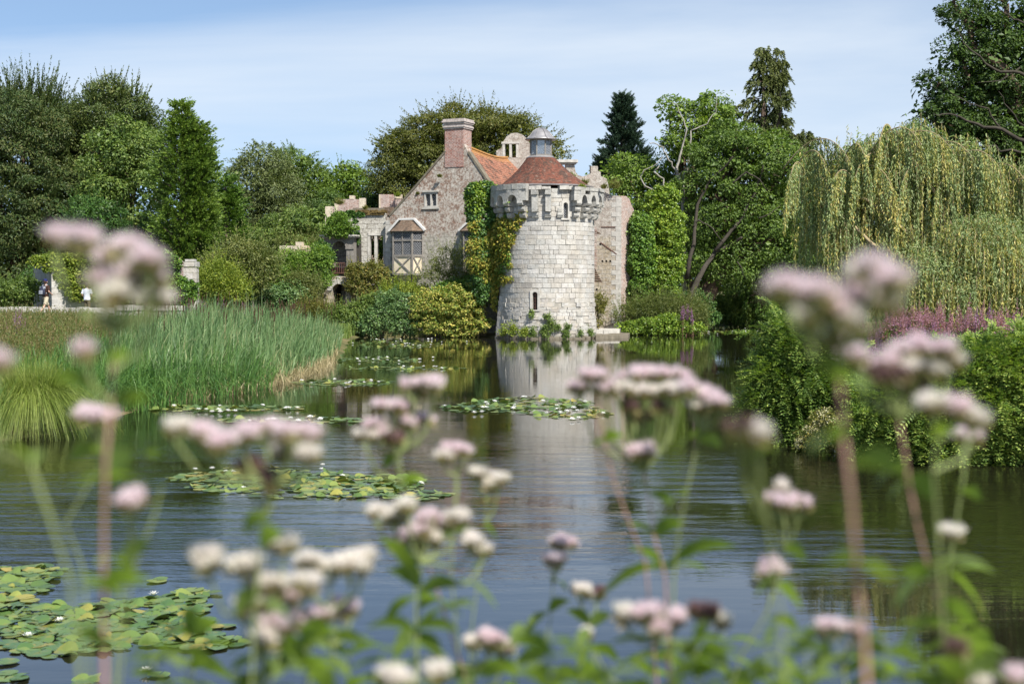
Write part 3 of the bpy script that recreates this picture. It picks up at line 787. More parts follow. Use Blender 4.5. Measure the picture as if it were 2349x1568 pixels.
# ================================================================ ruined range left of the house
RP = P(885, 600, 93.6); RF = Fr(RP[:2], -6); px = RF.px
ruin = thing("ruined_range", (RP[0]-3, RP[1]+.3, 0), "roofless grey stone range with brick battlements and empty mullioned window left of the house", "ruin", None)
def Q(pts): return [px(*p) for p in pts]
mb = MB()
out = Q([(760,700),(884,700),(884,486),(868,490)])
top = Q([(884,488),(868,484),(845,486),(812,488),(790,492),(760,500)])
main = [(p[0], p[1]) for p in Q([(762,700),(884,700)])]+ragged(top, .3, .05, 4)
main[0] = (main[0][0], -.3); main[1] = (main[1][0], -.3)
hl = Q([(847,607),(861,607),(861,541),(847,541)]); hr = Q([(862.5,607),(881.5,607),(881.5,541),(862.5,541)])
extrude(mb, RF, main, [hl, hr], 0, -.6)
rw = mb.build("wall", M['stone_wall'], ruin)
mb = MB()
for x in (846, 861.8, 882): 
    a = px(x, 607); b = px(x, 540); mb.box((a[0]-.09, -.5, a[1]), (a[0]+.09, .035, b[1]), RF, .004)
a = px(845, 540); b = px(884, 536); mb.box((a[0], -.5, a[1]), (b[0], .06, b[1]+.06), RF, .01)
mb.build("window_frame", M['dress'], ruin)
mb = MB()
a = px(812, 490); b = px(884, 484)
mb.box((a[0], -.5, a[1]-.1), (b[0]-.1, .14, a[1]+.08), RF, .01)
for k in range(60):
    u = random.uniform(a[0], b[0]-.2); mb.box((u, -.5, a[1]+.02), (u+random.uniform(.1, .35), .1+random.uniform(0, .1), a[1]+random.uniform(.1, .24)), RF, .03)
mb.build("mossy_cornice", M['moss'], ruin)
# back brick walls with battlements, set behind
BF = Fr(RP[:2]+np.array([0, 3.0]), -6); pb = BF.px
mb = MB()
pts = [pb(*p) for p in [(884,690),(746,690),(747,474),(766,474),(768,466),(776,466),(776,457),(802,457),(803,450),(810,450),(811,457),(834,458),(835,478),(870,479),(870,446),(913,446),(919,449),(919,462),(925,470),(925,690)]]
pts[0] = (pts[0][0], -.3); pts[1] = (pts[1][0], -.3); pts[-1] = (pts[-1][0], -.3)
extrude(mb, BF, pts[1:], [], 0, -.5)
mb.build("brick_battlement", M['ruin_brick'], ruin)
mb = MB()
for (x0, y0, x1, y1) in [(746,474,762,520),(767,466,775,492),(824,455,836,480),(801,449,811,457),(869.5,447,872.5,482),(905,446,920,456)]:
    mb = MB(); p, q = pb(x0, y1), pb(x1, y0); mb.box((p[0], -.52, p[1]), (q[0], .03, q[1]+.02), BF, .012); mb.build("stone_dressing", M['yellow_stone'], ruin)
mb = MB(); p, q = pb(812, 490), pb(884, 478); mb.box((p[0], -.1, p[1]+.1), (q[0], .5, q[1]), BF, .01)
mb.build("stone_lintel", M['dress_dark'], ruin)
mb = MB()
for k in range(7):
    p, q = pb(884-k*1.2+4, 494-k*2.5), pb(902-k*.2+4, 491-k*2.5); mb.box((p[0], 0, p[1]), (q[0], .5-.03*k, q[1]+.02), BF, .005)
mb.build("tiled_offset", M['tile_old'], ruin)
# timber-grey arched portal (loggia)
AP = P(776, 600, 92.6); AF = Fr(AP[:2], -14); pa = AF.px
portal = thing("arched_portal", (AP[0], AP[1], 1.5), "weathered grey arched doorcase with cornice and panelled pilaster framing the dark opening, vine on top", "doorway")
mb = MB(); p = pa
L_, R_, B_, T_ = pa(744,575)[0], pa(811,575)[0], pa(776,612)[1], pa(776,546)[1]
hL, hR = pa(763,575)[0], pa(793,575)[0]; zs = pa(776,569)[1]
extrude(mb, AF, [(L_, B_), (R_, B_), (R_, T_), (L_, T_)], [arch(hL, hR, B_+.01, zs, 14)], 0, -.5)
ps = mb.build("door_surround", M['oak'], portal)
mb = MB()
c = (hL+hR)/2; r0 = (hR-hL)/2
for (ra, rb, w) in ((r0+.005, r0+.09, .05), (r0+.12, r0+.16, .03)):
    pts = []
    for k in range(17):
        a = PI*k/16; pts.append((c+ra*math.cos(a), zs+ra*math.sin(a)))
    for k in range(16, -1, -1):
        a = PI*k/16; pts.append((c+rb*math.cos(a), zs+rb*math.sin(a)))
    extrude(mb, AF, pts, [], w, -.01)
mb.build("archivolt", M['oak'], ps)
for (a_, b_) in ((hR+.06, R_-.03), (L_+.03, hL-.06)):
    mb = MB(); zc = zs-.08
    mb.box((a_-.05, 0.002, zc), (b_+.05, .12, zc+.1), AF); mb.box((a_, .002, B_), (b_, .06, zc-.002), AF)
    mb.box((a_+.07, .058, B_+.25), ((a_+b_)/2-.04, .09, zc-.12), AF); mb.box(((a_+b_)/2+.04, .058, B_+.25), (b_-.07, .09, zc-.12), AF)
    mb.build("pilaster", M['oak'], portal)
mb = MB(); mb.box((L_-.12, -.5, T_+.002), (R_+.12, .16, T_+.1), AF); mb.box((L_-.24, -.5, T_+.102), (R_+.24, .3, T_+.2), AF)
for k in range(22): u = L_+(R_-L_)*k/22; mb.box((u, .162, T_+.02), (u+.08, .24, T_+.1), AF)
mb.build("cornice", M['dress'], portal)
mb = MB(); mb.box((L_+.1, -3.2, B_-.2), (R_, -3.1, T_-.1), AF); mb.box((L_+.1, -3.1, B_-.25), (R_, -.5, B_-.1), AF); mb.box((R_-.1, -3.1, B_), (R_, -.5, T_-.1), AF); mb.box((L_, -3.1, B_), (L_+.1, -.5, T_-.1), AF); mb.box((L_, -3.1, T_-.1), (R_, -.5, T_), AF)
mb.build("passage_wall", M['dark'], portal)
rail = thing("iron_railing", (AP[0], AP[1]-.2, 1.5), "rusty iron railing across the foot of the arched doorway", "railing")
mb = MB(); zt_, zb_ = pa(776,603)[1], pa(776,628)[1]; a_, b_ = pa(761,600)[0], pa(794,600)[0]
mb.bar(AF(a_, .25, zt_), AF(b_, .25, zt_), .05); mb.bar(AF(a_, .25, zb_+.05), AF(b_, .25, zb_+.05), .04); mb.build("rail", M['iron'], rail)
for k in range(9): 
    mb = MB(); u = a_+(b_-a_)*k/8; mb.bar(AF(u, .25, zb_), AF(u, .25, zt_), .032); mb.build("baluster", M['iron'], rail)
# lower rusticated arch
LP = P(776, 660, 91.8); LF = Fr(LP[:2], -10); pl = LF.px
lower = thing("stone_archway", (LP[0], LP[1], 0), "low round stone archway with keystone opening into a dark vault beneath the railing", "archway")
mb = MB(); o = [pl(*q) for q in [(738,705),(806,705),(806,648),(796,640),(782,634),(770,633),(756,638),(745,648),(738,655)]]; o[0] = (o[0][0], -.2); o[1] = (o[1][0], -.2)
aL, aR = pl(761.5,680)[0], pl(792.5,680)[0]; zs2 = pl(776,667)[1]
extrude(mb, LF, o, [arch(aL, aR, -.15, zs2, 12)], 0, -.9)
lw = mb.build("wall", M['warm_wall'], lower)
c = (aL+aR)/2; r0 = (aR-aL)/2
for k in range(11):
    a0, a1 = PI*k/11, PI*(k+1)/11; key = (k == 5); mb = MB()
    rb = r0+(.5 if key else .32); ex = .012
    pts = [(c+r0*math.cos(a0+ex), zs2+r0*math.sin(a0+ex)), (c+rb*math.cos(a0+ex), zs2+rb*math.sin(a0+ex)), (c+rb*math.cos(a1-ex), zs2+rb*math.sin(a1-ex)), (c+r0*math.cos(a1-ex), zs2+r0*math.sin(a1-ex))]
    extrude(mb, LF, pts, [], .07 if key else .03+random.uniform(0, .02), -.3); mb.build("keystone" if key else "voussoir", M['dress'], lower)
mb = MB(); mb.box((aL-.2, -3, -.2), (aR+.2, -2.9, zs2+r0+.2), LF); mb.box((aL-.2, -2.9, zs2+r0+.1), (aR+.2, -.9, zs2+r0+.2), LF); mb.box((aR, -2.9, -.2), (aR+.2, -.9, zs2+r0+.1), LF); mb.box((aL-.2, -2.9, -.2), (aL, -.9, zs2+r0+.1), LF)
mb.build("vault", M['dark'], lower)
# small yellow stone ruin far left, built of loose blocks
SP = P(680, 600, 92.0); SF = Fr(SP[:2], -12); psx = SF.px
small = thing("garden_wall_ruin", (SP[0], SP[1], 0), "low broken wall of yellow stone blocks rising above the vine left of the portal", "wall")
mb = MB(); a = psx(641, 600)[0]; b = psx(730, 600)[0]; bz = 0.2; rgs = random.Random(11); z_ = bz
def topz(u):
    x = 641+(u-a)/(b-a)*89
    y = 573
    for (x0, x1, yy) in ((640,645,567),(645,668,559),(668,676,572),(676,692,556),(692,705,565),(705,722,573),(722,735,560)):
        if x0 <= x < x1: y = yy
    return psx(x, y)[1]
while z_ < 6:
    u = a; hh = rgs.uniform(.2, .3)
    while u < b:
        wd = rgs.uniform(.25, .55)
        if z_+hh < topz(u+wd/2)+.1: mb.box((u+.008, -.5+rgs.uniform(-.04, .04), z_+.006), (min(u+wd, b)-.008, rgs.uniform(-.03, .03), z_+hh-.006), SF, .012)
        u += wd
    z_ += hh
mb.build("stonework", M['yellow_stone'], small)
# ================================================================ ruins behind and right of the tower
KP = P(1180, 330, 97.5); KF = Fr(KP[:2], -6); pk = KF.px
gr = thing("ruined_gable", (KP[0], KP[1], 0), "crumbling grey gable with an empty two-light window showing above the orange roof", "ruin")
mb = MB(); pts = Q2 = [pk(*q) for q in [(1138,700),(1262,700),(1262,400),(1228,350),(1219,335),(1212,326),(1206,316),(1198,309),(1186,305),(1172,306),(1161,314),(1153,327),(1150,340),(1138,346)]]
pts[0] = (pts[0][0], 0); pts[1] = (pts[1][0], 0)
pts = pts[:3]+ragged(pts[3:], .3, .07, 5)
w = [pk(*q) for q in [(1155,362),(1186,362),(1186,330),(1155,330)]]
extrude(mb, KF, pts, [w], 0, -.5); mb.build("wall", M['right_wall'], gr)
mb = MB(); m_ = (w[0][0]+w[1][0])/2
for u in (w[0][0], m_, w[1][0]): mb.box((u-.08, -.45, w[0][1]), (u+.08, .02, w[2][1]), KF)
mb.box((w[0][0]-.15, -.45, w[2][1]+.002), (w[1][0]+.15, .05, w[2][1]+.14), KF); mb.build("window_frame", M['dress'], gr)
EP = P(1320, 400, 94); EF = Fr(EP[:2], 4); pe = EF.px
en = thing("ruined_doorcase_wall", (EP[0], EP[1], 0), "broken wall head with a flat stone entablature and square pier behind the conical roof", "ruin")
mb = MB()
pts = [pe(*q) for q in [(1262,735),(1408,735),(1408,500),(1398,448),(1397,435),(1394,420),(1391,410),(1378,404),(1377,394),(1371,392),(1371,381),(1355,381),(1355,398),(1346,402),(1336,405),(1326,402),(1320,395),(1317,377),(1298,377),(1298,420),(1262,420)]]
pts[0] = (pts[0][0], 0); pts[1] = (pts[1][0], 0)
pts = pts[:4]+ragged(pts[4:10], .3, .04, 6)+pts[10:13]+ragged(pts[13:17], .25, .06, 7)+pts[17:]
extrude(mb, EF, pts, [], 0, -.7); mb.build("wall", M['right_wall'], en)
mb = MB(); a, b = pe(1268, 373), pe(1321, 367); mb.box((a[0], -.6, a[1]-.1), (b[0], .12, a[1]), EF); mb.box((a[0]-.05, -.65, a[1]), (b[0]+.1, .25, b[1]), EF)
a, b = pe(1270, 420), pe(1277, 374); mb.box((a[0], -.4, a[1]), (b[0], 0, b[1]), EF); mb.build("entablature", M['dress'], en)
# big right wall: front face and return
BP = P(1422, 600, 91.2); BFr = Fr(BP[:2], -12); pq = BFr.px
big = thing("ruined_tower_wall", (BP[0]-1, BP[1], 0), "tall ruined wall of grey-pink brick over buff stone with a sunlit return face right of the tower", "ruin")
mb = MB()
pts = [pq(*q) for q in [(1340,740),(1423,740),(1423,449),(1404,449),(1398,446),(1385,440),(1372,436),(1340,436)]]
pts[0] = (pts[0][0], .2); pts[1] = (pts[1][0], .2); holes = []
for (x, y) in [(1381,599),(1390,599),(1399,599),(1408,600),(1420,549),(1418,582),(1416,632),(1416,505),(1376,560),(1368,664)]:
    a = pq(x, y); holes.append([(a[0]-.06, a[1]-.07), (a[0]+.06, a[1]-.07), (a[0]+.06, a[1]+.07), (a[0]-.06, a[1]+.07)])
a = pq(1416, 506)
extrude(mb, BFr, pts[:3]+ragged(pts[3:], .3, .04, 9), holes, 0, -.3)
mb.box((pts[0][0]+.1, -.7, .2), (pts[1][0]-.05, -.302, pts[2][1]-.3), BFr)
mb.build("front_wall", M['right_wall'], big)
# return face: turns right
corner = BFr(pts[1][0], 0, 0); RFc = Fr(corner[:2], 52); pr_ = RFc.px
pts2 = [pr_(*q) for q in [(1424,735),(1434,735),(1437,690),(1441,640),(1440,610),(1443,560),(1444,505),(1455,497),(1453,480),(1447,468),(1444,458),(1436,450),(1424,449)]]
pts2 = [(max(0.002, a), b) for a, b in pts2]; pts2[0] = (pts2[0][0], .1); pts2[1] = (pts2[1][0], .1)
mb = MB(); extrude(mb, RFc, pts2, [], 0, -.7); mb.build("return_wall", M['ruin_brick'], big)
mb = MB(); z_ = .4; k = 0; ztop_ = pq(1422, 449)[1]
while z_ < ztop_-.3:
    L = .6 if k % 2 else .32; L2 = .3 if k % 2 else .5
    mb.box((-L, -.3, z_), (.03, .02, z_+.3), BFr if False else Fr(corner[:2], -12), .004)
    z_ += .31; k += 1
mb.build("quoin", M['dress'], big)
mb = MB(); a, b = pq(1377, 556), pq(1414, 583); mb.bar(BFr(a[0], .01, a[1]), BFr(b[0], .01, b[1]), .06, .05, up=tuple(BFr.n))
mb.box((pq(1379, 521)[0], -.1, pq(1379, 522)[1]), (pq(1411, 521)[0], .03, pq(1379, 520)[1]), BFr); mb.build("timber_trace", M['iron'], big)
# little lean-to tiled shelters between tower and wall
for (x0, x1, y0, y1, n) in ((1362, 1381, 648, 616, 7), (1362, 1378, 536, 527, 3)):
    mb = MB(); fr = Fr(P(1365, 600, 88.6)[:2], -5); q0 = fr.px(x0, y0); q1 = fr.px(x1, y0); zt_ = fr.px(x0, y1)[1]
    for k in range(n):
        t0, t1 = k/n, (k+1)/n
        vs = [fr(q0[0]-.2, .0, q0[1]+(zt_-q0[1])*t0), fr(q1[0]-(q1[0]-q0[0])*t0*.9, .0, q0[1]+(zt_-q0[1])*t0), fr(q1[0]-(q1[0]-q0[0])*t1*.9, -.08, q0[1]+(zt_-q0[1])*t1+.02), fr(q0[0]-.2, -.08, q0[1]+(zt_-q0[1])*t1+.02)]
        mb.add([v for v in vs]+[v-fr.n*.6 for v in vs], [(0,1,2,3),(7,6,5,4),(0,4,5,1),(1,5,6,2),(2,6,7,3),(3,7,4,0)])
    mb.build("lean_to_roof", M['tile_old'], tower)
mb = MB(); fr = Fr(P(1365, 600, 88.6)[:2], -5)
for k in range(26):
    z_ = fr.px(1366, 616)[1]+k*.1; mb.box((fr.px(1362, 600)[0], -.1, z_), (fr.px(1368, 600)[0], .04, z_+.06), fr, .01)
mb.build("brick_toothing", M['ruin_brick'], tower)
# landing slabs at the water's edge
for i, (pts, z0, z1, lab) in enumerate([([(1366,770),(1441,768),(1448,757),(1364,758)], -.2, .18, "long rough stone landing step at the water's edge right of the tower"), ([(1366,757),(1420,755),(1440,742),(1366,744)], .15, .42, "pale flat stone slab on the landing below the ruined wall")]):
    P3 = [G(x, y, z1) for x, y in pts]; mb = MB(); n = 4
    rgx = random.Random(i)
    for k in range(5 if i == 0 else 3):
        m_ = 5 if i == 0 else 3
        a = P3[0]+(P3[1]-P3[0])*(k/m_); b = P3[0]+(P3[1]-P3[0])*((k+.985)/m_); c = P3[3]+(P3[2]-P3[3])*((k+.985)/m_); d = P3[3]+(P3[2]-P3[3])*(k/m_)
        dz_ = rgx.uniform(-.02, .02); T4 = [q+np.array([0, rgx.uniform(-.12, .12), dz_]) for q in (a, b)]+[q+np.array([0,0,dz_]) for q in (c, d)]
        mb.add([np.array([q[0], q[1], z0]) for q in T4]+T4, [(3,2,1,0),(4,5,6,7),(0,1,5,4),(1,2,6,5),(2,3,7,6),(3,0,4,7)])
    o = mb.build("landing_slab", M['dress'] if i else M['dress_dark']); tag(o, lab, "stone step")
# ivy-covered fragment with mullioned window, right
VP = P(1480, 650, 92.5); VF = Fr(VP[:2], 8); pv = VF.px
frag = thing("window_wall_fragment", (VP[0], VP[1], 0), "narrow ivy-hung fragment of pale wall with a two-light mullioned window near the right bank", "ruin")
mb = MB(); o = [pv(*q) for q in [(1443,740),(1512,740),(1512,520),(1500,515),(1489,548),(1470,500),(1443,510)]]
o[0] = (o[0][0], .2); o[1] = (o[1][0], .2)
h1 = [pv(*q) for q in [(1484,708),(1494,708),(1494,672),(1484,672)]]
h2 = [pv(*q) for q in [(1448,708),(1466,708),(1466,664),(1448,664)]]
extrude(mb, VF, o, [h1, h2], 0, -.5); mb.build("wall", M['dress'], frag)
mb = MB(); a = h1
for u in (a[0][0], (a[0][0]+a[1][0])/2, a[1][0]): mb.box((u-.03, -.3, a[0][1]), (u+.03, .02, a[2][1]), VF)
mb.box((a[0][0]-.1, -.3, a[2][1]), (a[1][0]+.12, .08, a[2][1]+.08), VF); mb.build("window_frame", M['oak'], frag)
# ================================================================ left bank walls
NP = P(100, 640, 80.5); NF = Fr(NP[:2], 22); pn = NF.px
ow = thing("ruined_outbuilding", (P(150,640,81)[0], 81, 1.3), "square ruined stone outbuilding draped in ivy with white lit wall beside the path", "ruin")
mb = MB(); cn = pn(118, 640)[0]; x1 = pn(222, 640)[0]; zt_ = pn(118, 592)[1]
def bx(mb, fr, u0, u1, z0, z1, seed, hmin=.3, hmax=.42, wmin=.4, wmax=.9, depth=.6, top=None):
    rgb = random.Random(seed); z_ = z0
    while z_ < z1-.05:
        hh = min(rgb.uniform(hmin, hmax), z1-z_); u = u0
        while u < u1-.03:
            wd = min(rgb.uniform(wmin, wmax), u1-u)
            if u1-u-wd < .15: wd = u1-u
            if top is None or z_+hh*.6 < top(u+wd/2): mb.box((u+.008, -depth, z_+.007), (u+wd-.008, rgb.uniform(-.012, .018), z_+hh-.007), fr, .008)
            u += wd
        z_ += hh
bx(mb, NF, cn, x1, 1.2, zt_, 5)
mb.box((cn+.05, -.6, 1.1), (x1-.05, -.04, zt_-.05), NF)
mb.build("front_wall", M['ashlar'], ow)
cor = NF(cn, 0, 0); NF2 = Fr(cor[:2], -62); mb = MB(); pz = NF2.px; x0 = pz(77, 640)[0]
bx(mb, NF2, x0, -.02, 1.2, zt_, 6); mb.box((x0+.05, -.6, 1.1), (-.04, -.04, zt_-.05), NF2)
mb.build("side_wall", M['corbel'], ow)
pw_ = thing("stone_gate_pier", (P(434,640,80)[0], 80, 1.3), "tall blocky lichened stone pier ending the ivy-grown wall on the left bank", "pier")
f3 = Fr(P(434,640,79.5)[:2], 0); q = f3.px; mb = MB(); bx(mb, f3, q(417,640)[0], q(451,640)[0], 1.1, q(434,612)[1], 8, .25, .5, .3, .8)
bx(mb, f3, q(419,640)[0], q(453,640)[0], q(434,612)[1], q(434,600)[1], 9, .3, .35, .5, .9); bx(mb, f3, q(424,640)[0], q(446,640)[0], q(434,600)[1], q(434,594)[1], 10, .15, .2, .4, .9)
mb.build("stonework", M['ashlar'], pw_)
bw = thing("brick_garden_wall", (P(360,690,78)[0], 78, 1.3), "crumbling low red brick wall beside the stone pier", "wall")
f3 = Fr(P(400,690,78.5)[:2], -4); q = f3.px; mb = MB()
pts = [q(330,712),q(416,712),q(416,600),q(405,590),q(392,604),q(386,668),q(372,670),q(350,672),q(330,678)]
extrude(mb, f3, pts[:3]+ragged(pts[3:], .2, .05, 3), [], 0, -.4); mb.build("brickwork", M['ruin_brick'], bw)
# long low parapet walls of the bridge, in two lengths
def lowwall(xa, xb, y0, y1, Y, seed, lab, az=0):
    f = Fr(P(xa, y1, Y)[:2], az); q = f.px; a, b = q(xa, y0), q(xb, y0); zb_ = q(xa, y1)[1]; zt = a[1]
    o = thing("bridge_parapet", (f.o[0], f.o[1], zb_), lab, "low wall", "low stone parapets of the bridge")
    mb = MB(); L = b[0]-a[0]; bx(mb, f, a[0], b[0], zb_-.4, zt-.3, seed, .2, .3, .25, .6, .35); mb.box((a[0]+.05, -.33, zb_-.5), (b[0]-.05, -.04, zt-.32), f); mb.build("stonework", M['ashlar'], o)
    mb = MB(); u = a[0]; rgl = random.Random(seed)
    while u < b[0]-.1:
        wd = min(rgl.uniform(.5, 1.1), b[0]-u); mb.box((u+.006, -.42, zt-.29), (u+wd-.006, .06, zt+rgl.uniform(-.03, .02)), f, .015); u += wd
    mb.build("coping", M['dress'], o)
lowwall(-40, 126, 704, 734, 73.5, 21, "pale low stone parapet behind the walker with the backpack")
lowwall(130, 262, 705, 734, 72.6, 22, "lichened low stone parapet overgrown with weeds right of the walker")
lowwall(262, 420, 700, 716, 77.5, 23, "far end of the low stone parapet running to the brick wall")
# ---------------------------------------------------------------- foliage builders (numpy)
def norm(a): return a/(np.linalg.norm(a, axis=-1, keepdims=True)+1e-9)
def rdir(rng, n): return norm(rng.normal(size=(n, 3)))
def kites(pos, nrm, d, L, Wd, fold=.12):
    """leaf-shaped quads: pos (n,3) base, nrm, direction d, length L (n), width Wd (n)"""
    d = norm(d-nrm*(d*nrm).sum(1, keepdims=True)*.5); s = norm(np.cross(nrm, d)); L = L[:, None]; Wd = Wd[:, None]
    m = pos+d*L*.45; V = np.stack([pos, m+s*Wd/2+nrm*L*fold, pos+d*L, m-s*Wd/2+nrm*L*fold], 1).reshape(-1, 3)
    return V
def quads(name, V, mat, parent=None, midx=None, smooth=False):
    n = len(V)//4
    me = np_mesh(name, V, np.arange(4*n), np.arange(n)*4, midx=midx, want_uv=False, smooth=smooth)
    return link(name, me, mat, parent)
def vblobs(Y, bl, dy=1.0):
    """picture ellipses (vx,vy,rx,ry[,depth offset]) at distance Y -> ellipsoids"""
    out = []
    for b in bl:
        off = b[4] if len(b) > 4 else 0.0
        c = P(b[0], b[1], Y+off); k = PX(Y+off); out.append((c[0], c[1], c[2], b[2]*k, (b[2]+b[3])/2*k*dy, b[3]*k))
    return np.array(out)
def blob_points(B, n, rng, lo=.72, hi=1.0, back=.45, under=.4):
    w = (B[:, 3]*B[:, 5]+B[:, 3]*B[:, 4]); w = w/w.sum(); pts = []; dirs = []
    tot = 0
    while tot < n:
        k = (n-tot)*3+20
        i = rng.choice(len(B), k, p=w); d = rdir(rng, k)
        keep = (rng.random(k) < np.where(d[:, 1] > .25, back, 1))*(rng.random(k) < np.where(d[:, 2] < -.35, under, 1)) > 0
        i, d = i[keep], d[keep]; f = rng.uniform(lo**2, hi**2, len(i))**.5
        p = B[i, :3]+d*B[i, 3:]*f[:, None]
        ok = np.ones(len(i), bool)
        for j in range(len(B)):
            q = (((p-B[j, :3])/B[j, 3:])**2).sum(1); ok &= (q > .62**2) | (i == j)
        p, d = p[ok], d[ok]; pts.append(p); dirs.append(norm(d/B[i[ok], 3:]*B[i[ok], 3:].min(1, keepdims=True))); tot += len(p)
    return np.concatenate(pts)[:n], np.concatenate(dirs)[:n]
def spread(cp, cd, md, rng):
    """keep tufts at least md apart so gaps stay between them"""
    keep = []
    for i in range(len(cp)):
        if not keep or ((cp[keep]-cp[i])**2).sum(1).min() > (md*rng.uniform(.7, 1.25))**2: keep.append(i)
    return cp[keep], cd[keep]
def clumps(cp, cd, cr, per, L, asp, rng, squash=.75, droop=0.0, upb=.5, jit=.35):
    """leaves around clump centres cp (outward dirs cd)"""
    n = len(cp); r = cr*rng.uniform(.55, 1.3, n); k = per; idx = np.repeat(np.arange(n), k); N = len(idx)
    l = rdir(rng, N); l = norm(l+cd[idx]*.35+np.array([0,0,.15]))
    rad = (rng.random(N)**.28)[:, None]*r[idx][:, None]; p = cp[idx]+l*rad*np.array([1,1,squash])
    nr = norm(l*.85+np.array([0,0,upb*.8])+rdir(rng, N)*.45)
    d = norm(rdir(rng, N)*.8+l*.7+np.array([0,0,-droop]))
    ln = L*rng.uniform(1-jit, 1+jit, N)
    return kites(p, nr, d, ln, ln*asp)
def shoots(base, dr, length, per, L, asp, rng, bend=(0,0,.3), spread=.5):
    """feathery shoots: leaves strung along short stems"""
    L = np.clip(L, 0, .24)
    n = len(base); idx = np.repeat(np.arange(n), per); N = len(idx); t = rng.random(N)
    ln = length*rng.uniform(.5, 1.2, n)
    ax = norm(dr); p = base[idx]+ax[idx]*(t*ln[idx])[:, None]+np.array(bend)*((t**2)*ln[idx])[:, None]
    q = rdir(rng, N); d = norm(ax[idx]+q*spread+np.array(bend)*t[:, None]); nr = rdir(rng, N)
    p = p+q*(ln[idx]*.06*(1.1-t))[:, None]; s = L*rng.uniform(.6, 1.3, N)*(1.15-.5*t)
    return kites(p, nr, d, s, s*asp)
def limb(a, b, r0, r1, rg, n=7, wob=.08, sag=.0):
    a = np.array(a, float); b = np.array(b, float); L = np.linalg.norm(b-a); pts = []; rad = []
    o = np.zeros(3)
    for i in range(n+1):
        t = i/n
        if 0 < i < n: o = o*.6+np.array([rg.gauss(0, 1), rg.gauss(0, 1), rg.gauss(0, .7)])*L*wob*.5
        pts.append(a+(b-a)*t+o*math.sin(PI*t)+np.array([0,0,sag*L*math.sin(PI*t)])); rad.append(r0+(r1-r0)*t)
    return pts, rad
BARK = {}
def bark(name, c, v=.35):
    if name not in BARK: BARK[name] = plain(name, c, .95, .1, v, 3.5, .8)
    return BARK[name]
DENS = 1.0
def tree(name, label, Y, bl, mat, n_cl=300, cr=.8, per=70, L=.2, asp=.5, seed=1, cat="tree", group=None, trunk_x=None, tr=.35, bk=None, barkc=(.11,.095,.075),
         squash=.75, droop=.1, upb=.5, shoot=0, shl=1.2, fill=.5, lo=.72, dy=1.0, limbs=True, extra=None, base_z=None, shbend=(0,0,.35), back=.45, under=.4, tips=(0, 1.0), hi=1.08, shper=34, gap=1.45, shrink=.85, bs=1.0, shup=.25, scoff=.6):
    rng = np.random.default_rng(seed); rg = random.Random(seed); B = vblobs(Y, bl, dy); B[:, 3:] *= bs
    cx = B[:, 0].mean() if trunk_x is None else P(trunk_x, 600, Y)[0]; bz = H(cx, Y) if base_z is None else base_z
    T = thing(name, (cx, Y, bz), label, cat, group)
    n = int(n_cl*DENS*.5); nt = int(n_cl*2.2); cp, cd = blob_points(B, nt, rng, max(lo, .74), hi, back, under); cr *= 1.25; cp, cd = spread(cp, cd, cr*gap, rng); q_ = L*shrink; per = int(np.clip(cr*cr*10.5/(q_*q_*asp)*.62, 60, 520)); L0 = L; L = q_
    parts = [clumps(cp, cd, cr, per, L, asp, rng, squash, droop, upb)]
    if fill:     # coarser foliage deeper in
        fp, fd = blob_points(B*np.array([1,1,1,.66,.66,.66]), int(n*fill), rng, .3, 1.0, .6, .6)
        parts.append(clumps(fp, fd, cr*1.2, 40, L0*1.7, asp*1.3, rng, squash, droop, upb))
    if shoot:
        sp_, sdr = blob_points(B, int(shoot*DENS), rng, .8, 1.0, back, .5)
        parts.append(shoots(sp_, norm(sdr*np.array([1,1,scoff])+np.array([0,0,shup])), shl, shper, L0*.85, asp, rng, shbend, .45))
    if extra is not None: parts.append(extra(rng))
    quads("crown", np.concatenate(parts), mat, T)
    mb = MB(); top = B[:, 2].max(); zc = B[B[:, 2].argmin(), 2]; j = B[:, 2].mean()
    hub = np.array([B[:, 0].mean()*.6+cx*.4, Y, bz+(j-bz)*.62]); pts, rad = limb((cx, Y, bz-.3), hub, tr*1.15, tr*.75, rg, 6, .03); rad[0] = tr*1.6; mb.tube(pts, rad, 9)
    t_ = mb.build("trunk", bk or bark("bark", barkc), T, True)
    if limbs:
        mb = MB()
        for b in B:
            s = np.array(pts[rg.randint(3, 6)]); e = b[:3]+np.array([rg.uniform(-.3, .3)*b[3], rg.uniform(-.5, .1)*b[4], .1*b[5]])
            q, r_ = limb(s, e, tr*.5, tr*.16, rg, 6, .09, .05); mb.tube(q, r_, 6)
            for k in range(tips[0]+2):
                a = q[rg.randint(3, 6)]; d = rdir(np.random.default_rng(rg.randint(0, 9999)), 1)[0]; d[1] = -abs(d[1])*.6
                e2 = np.array(a)+d*b[3:]*rg.uniform(.55, .9)*tips[1]; q2, r2 = limb(a, e2, tr*.2, tr*.05, rg, 5, .12, .05); mb.tube(q2, r2, 5)
        mb.build("limb", t_.data.materials[0], T, True)
    return T
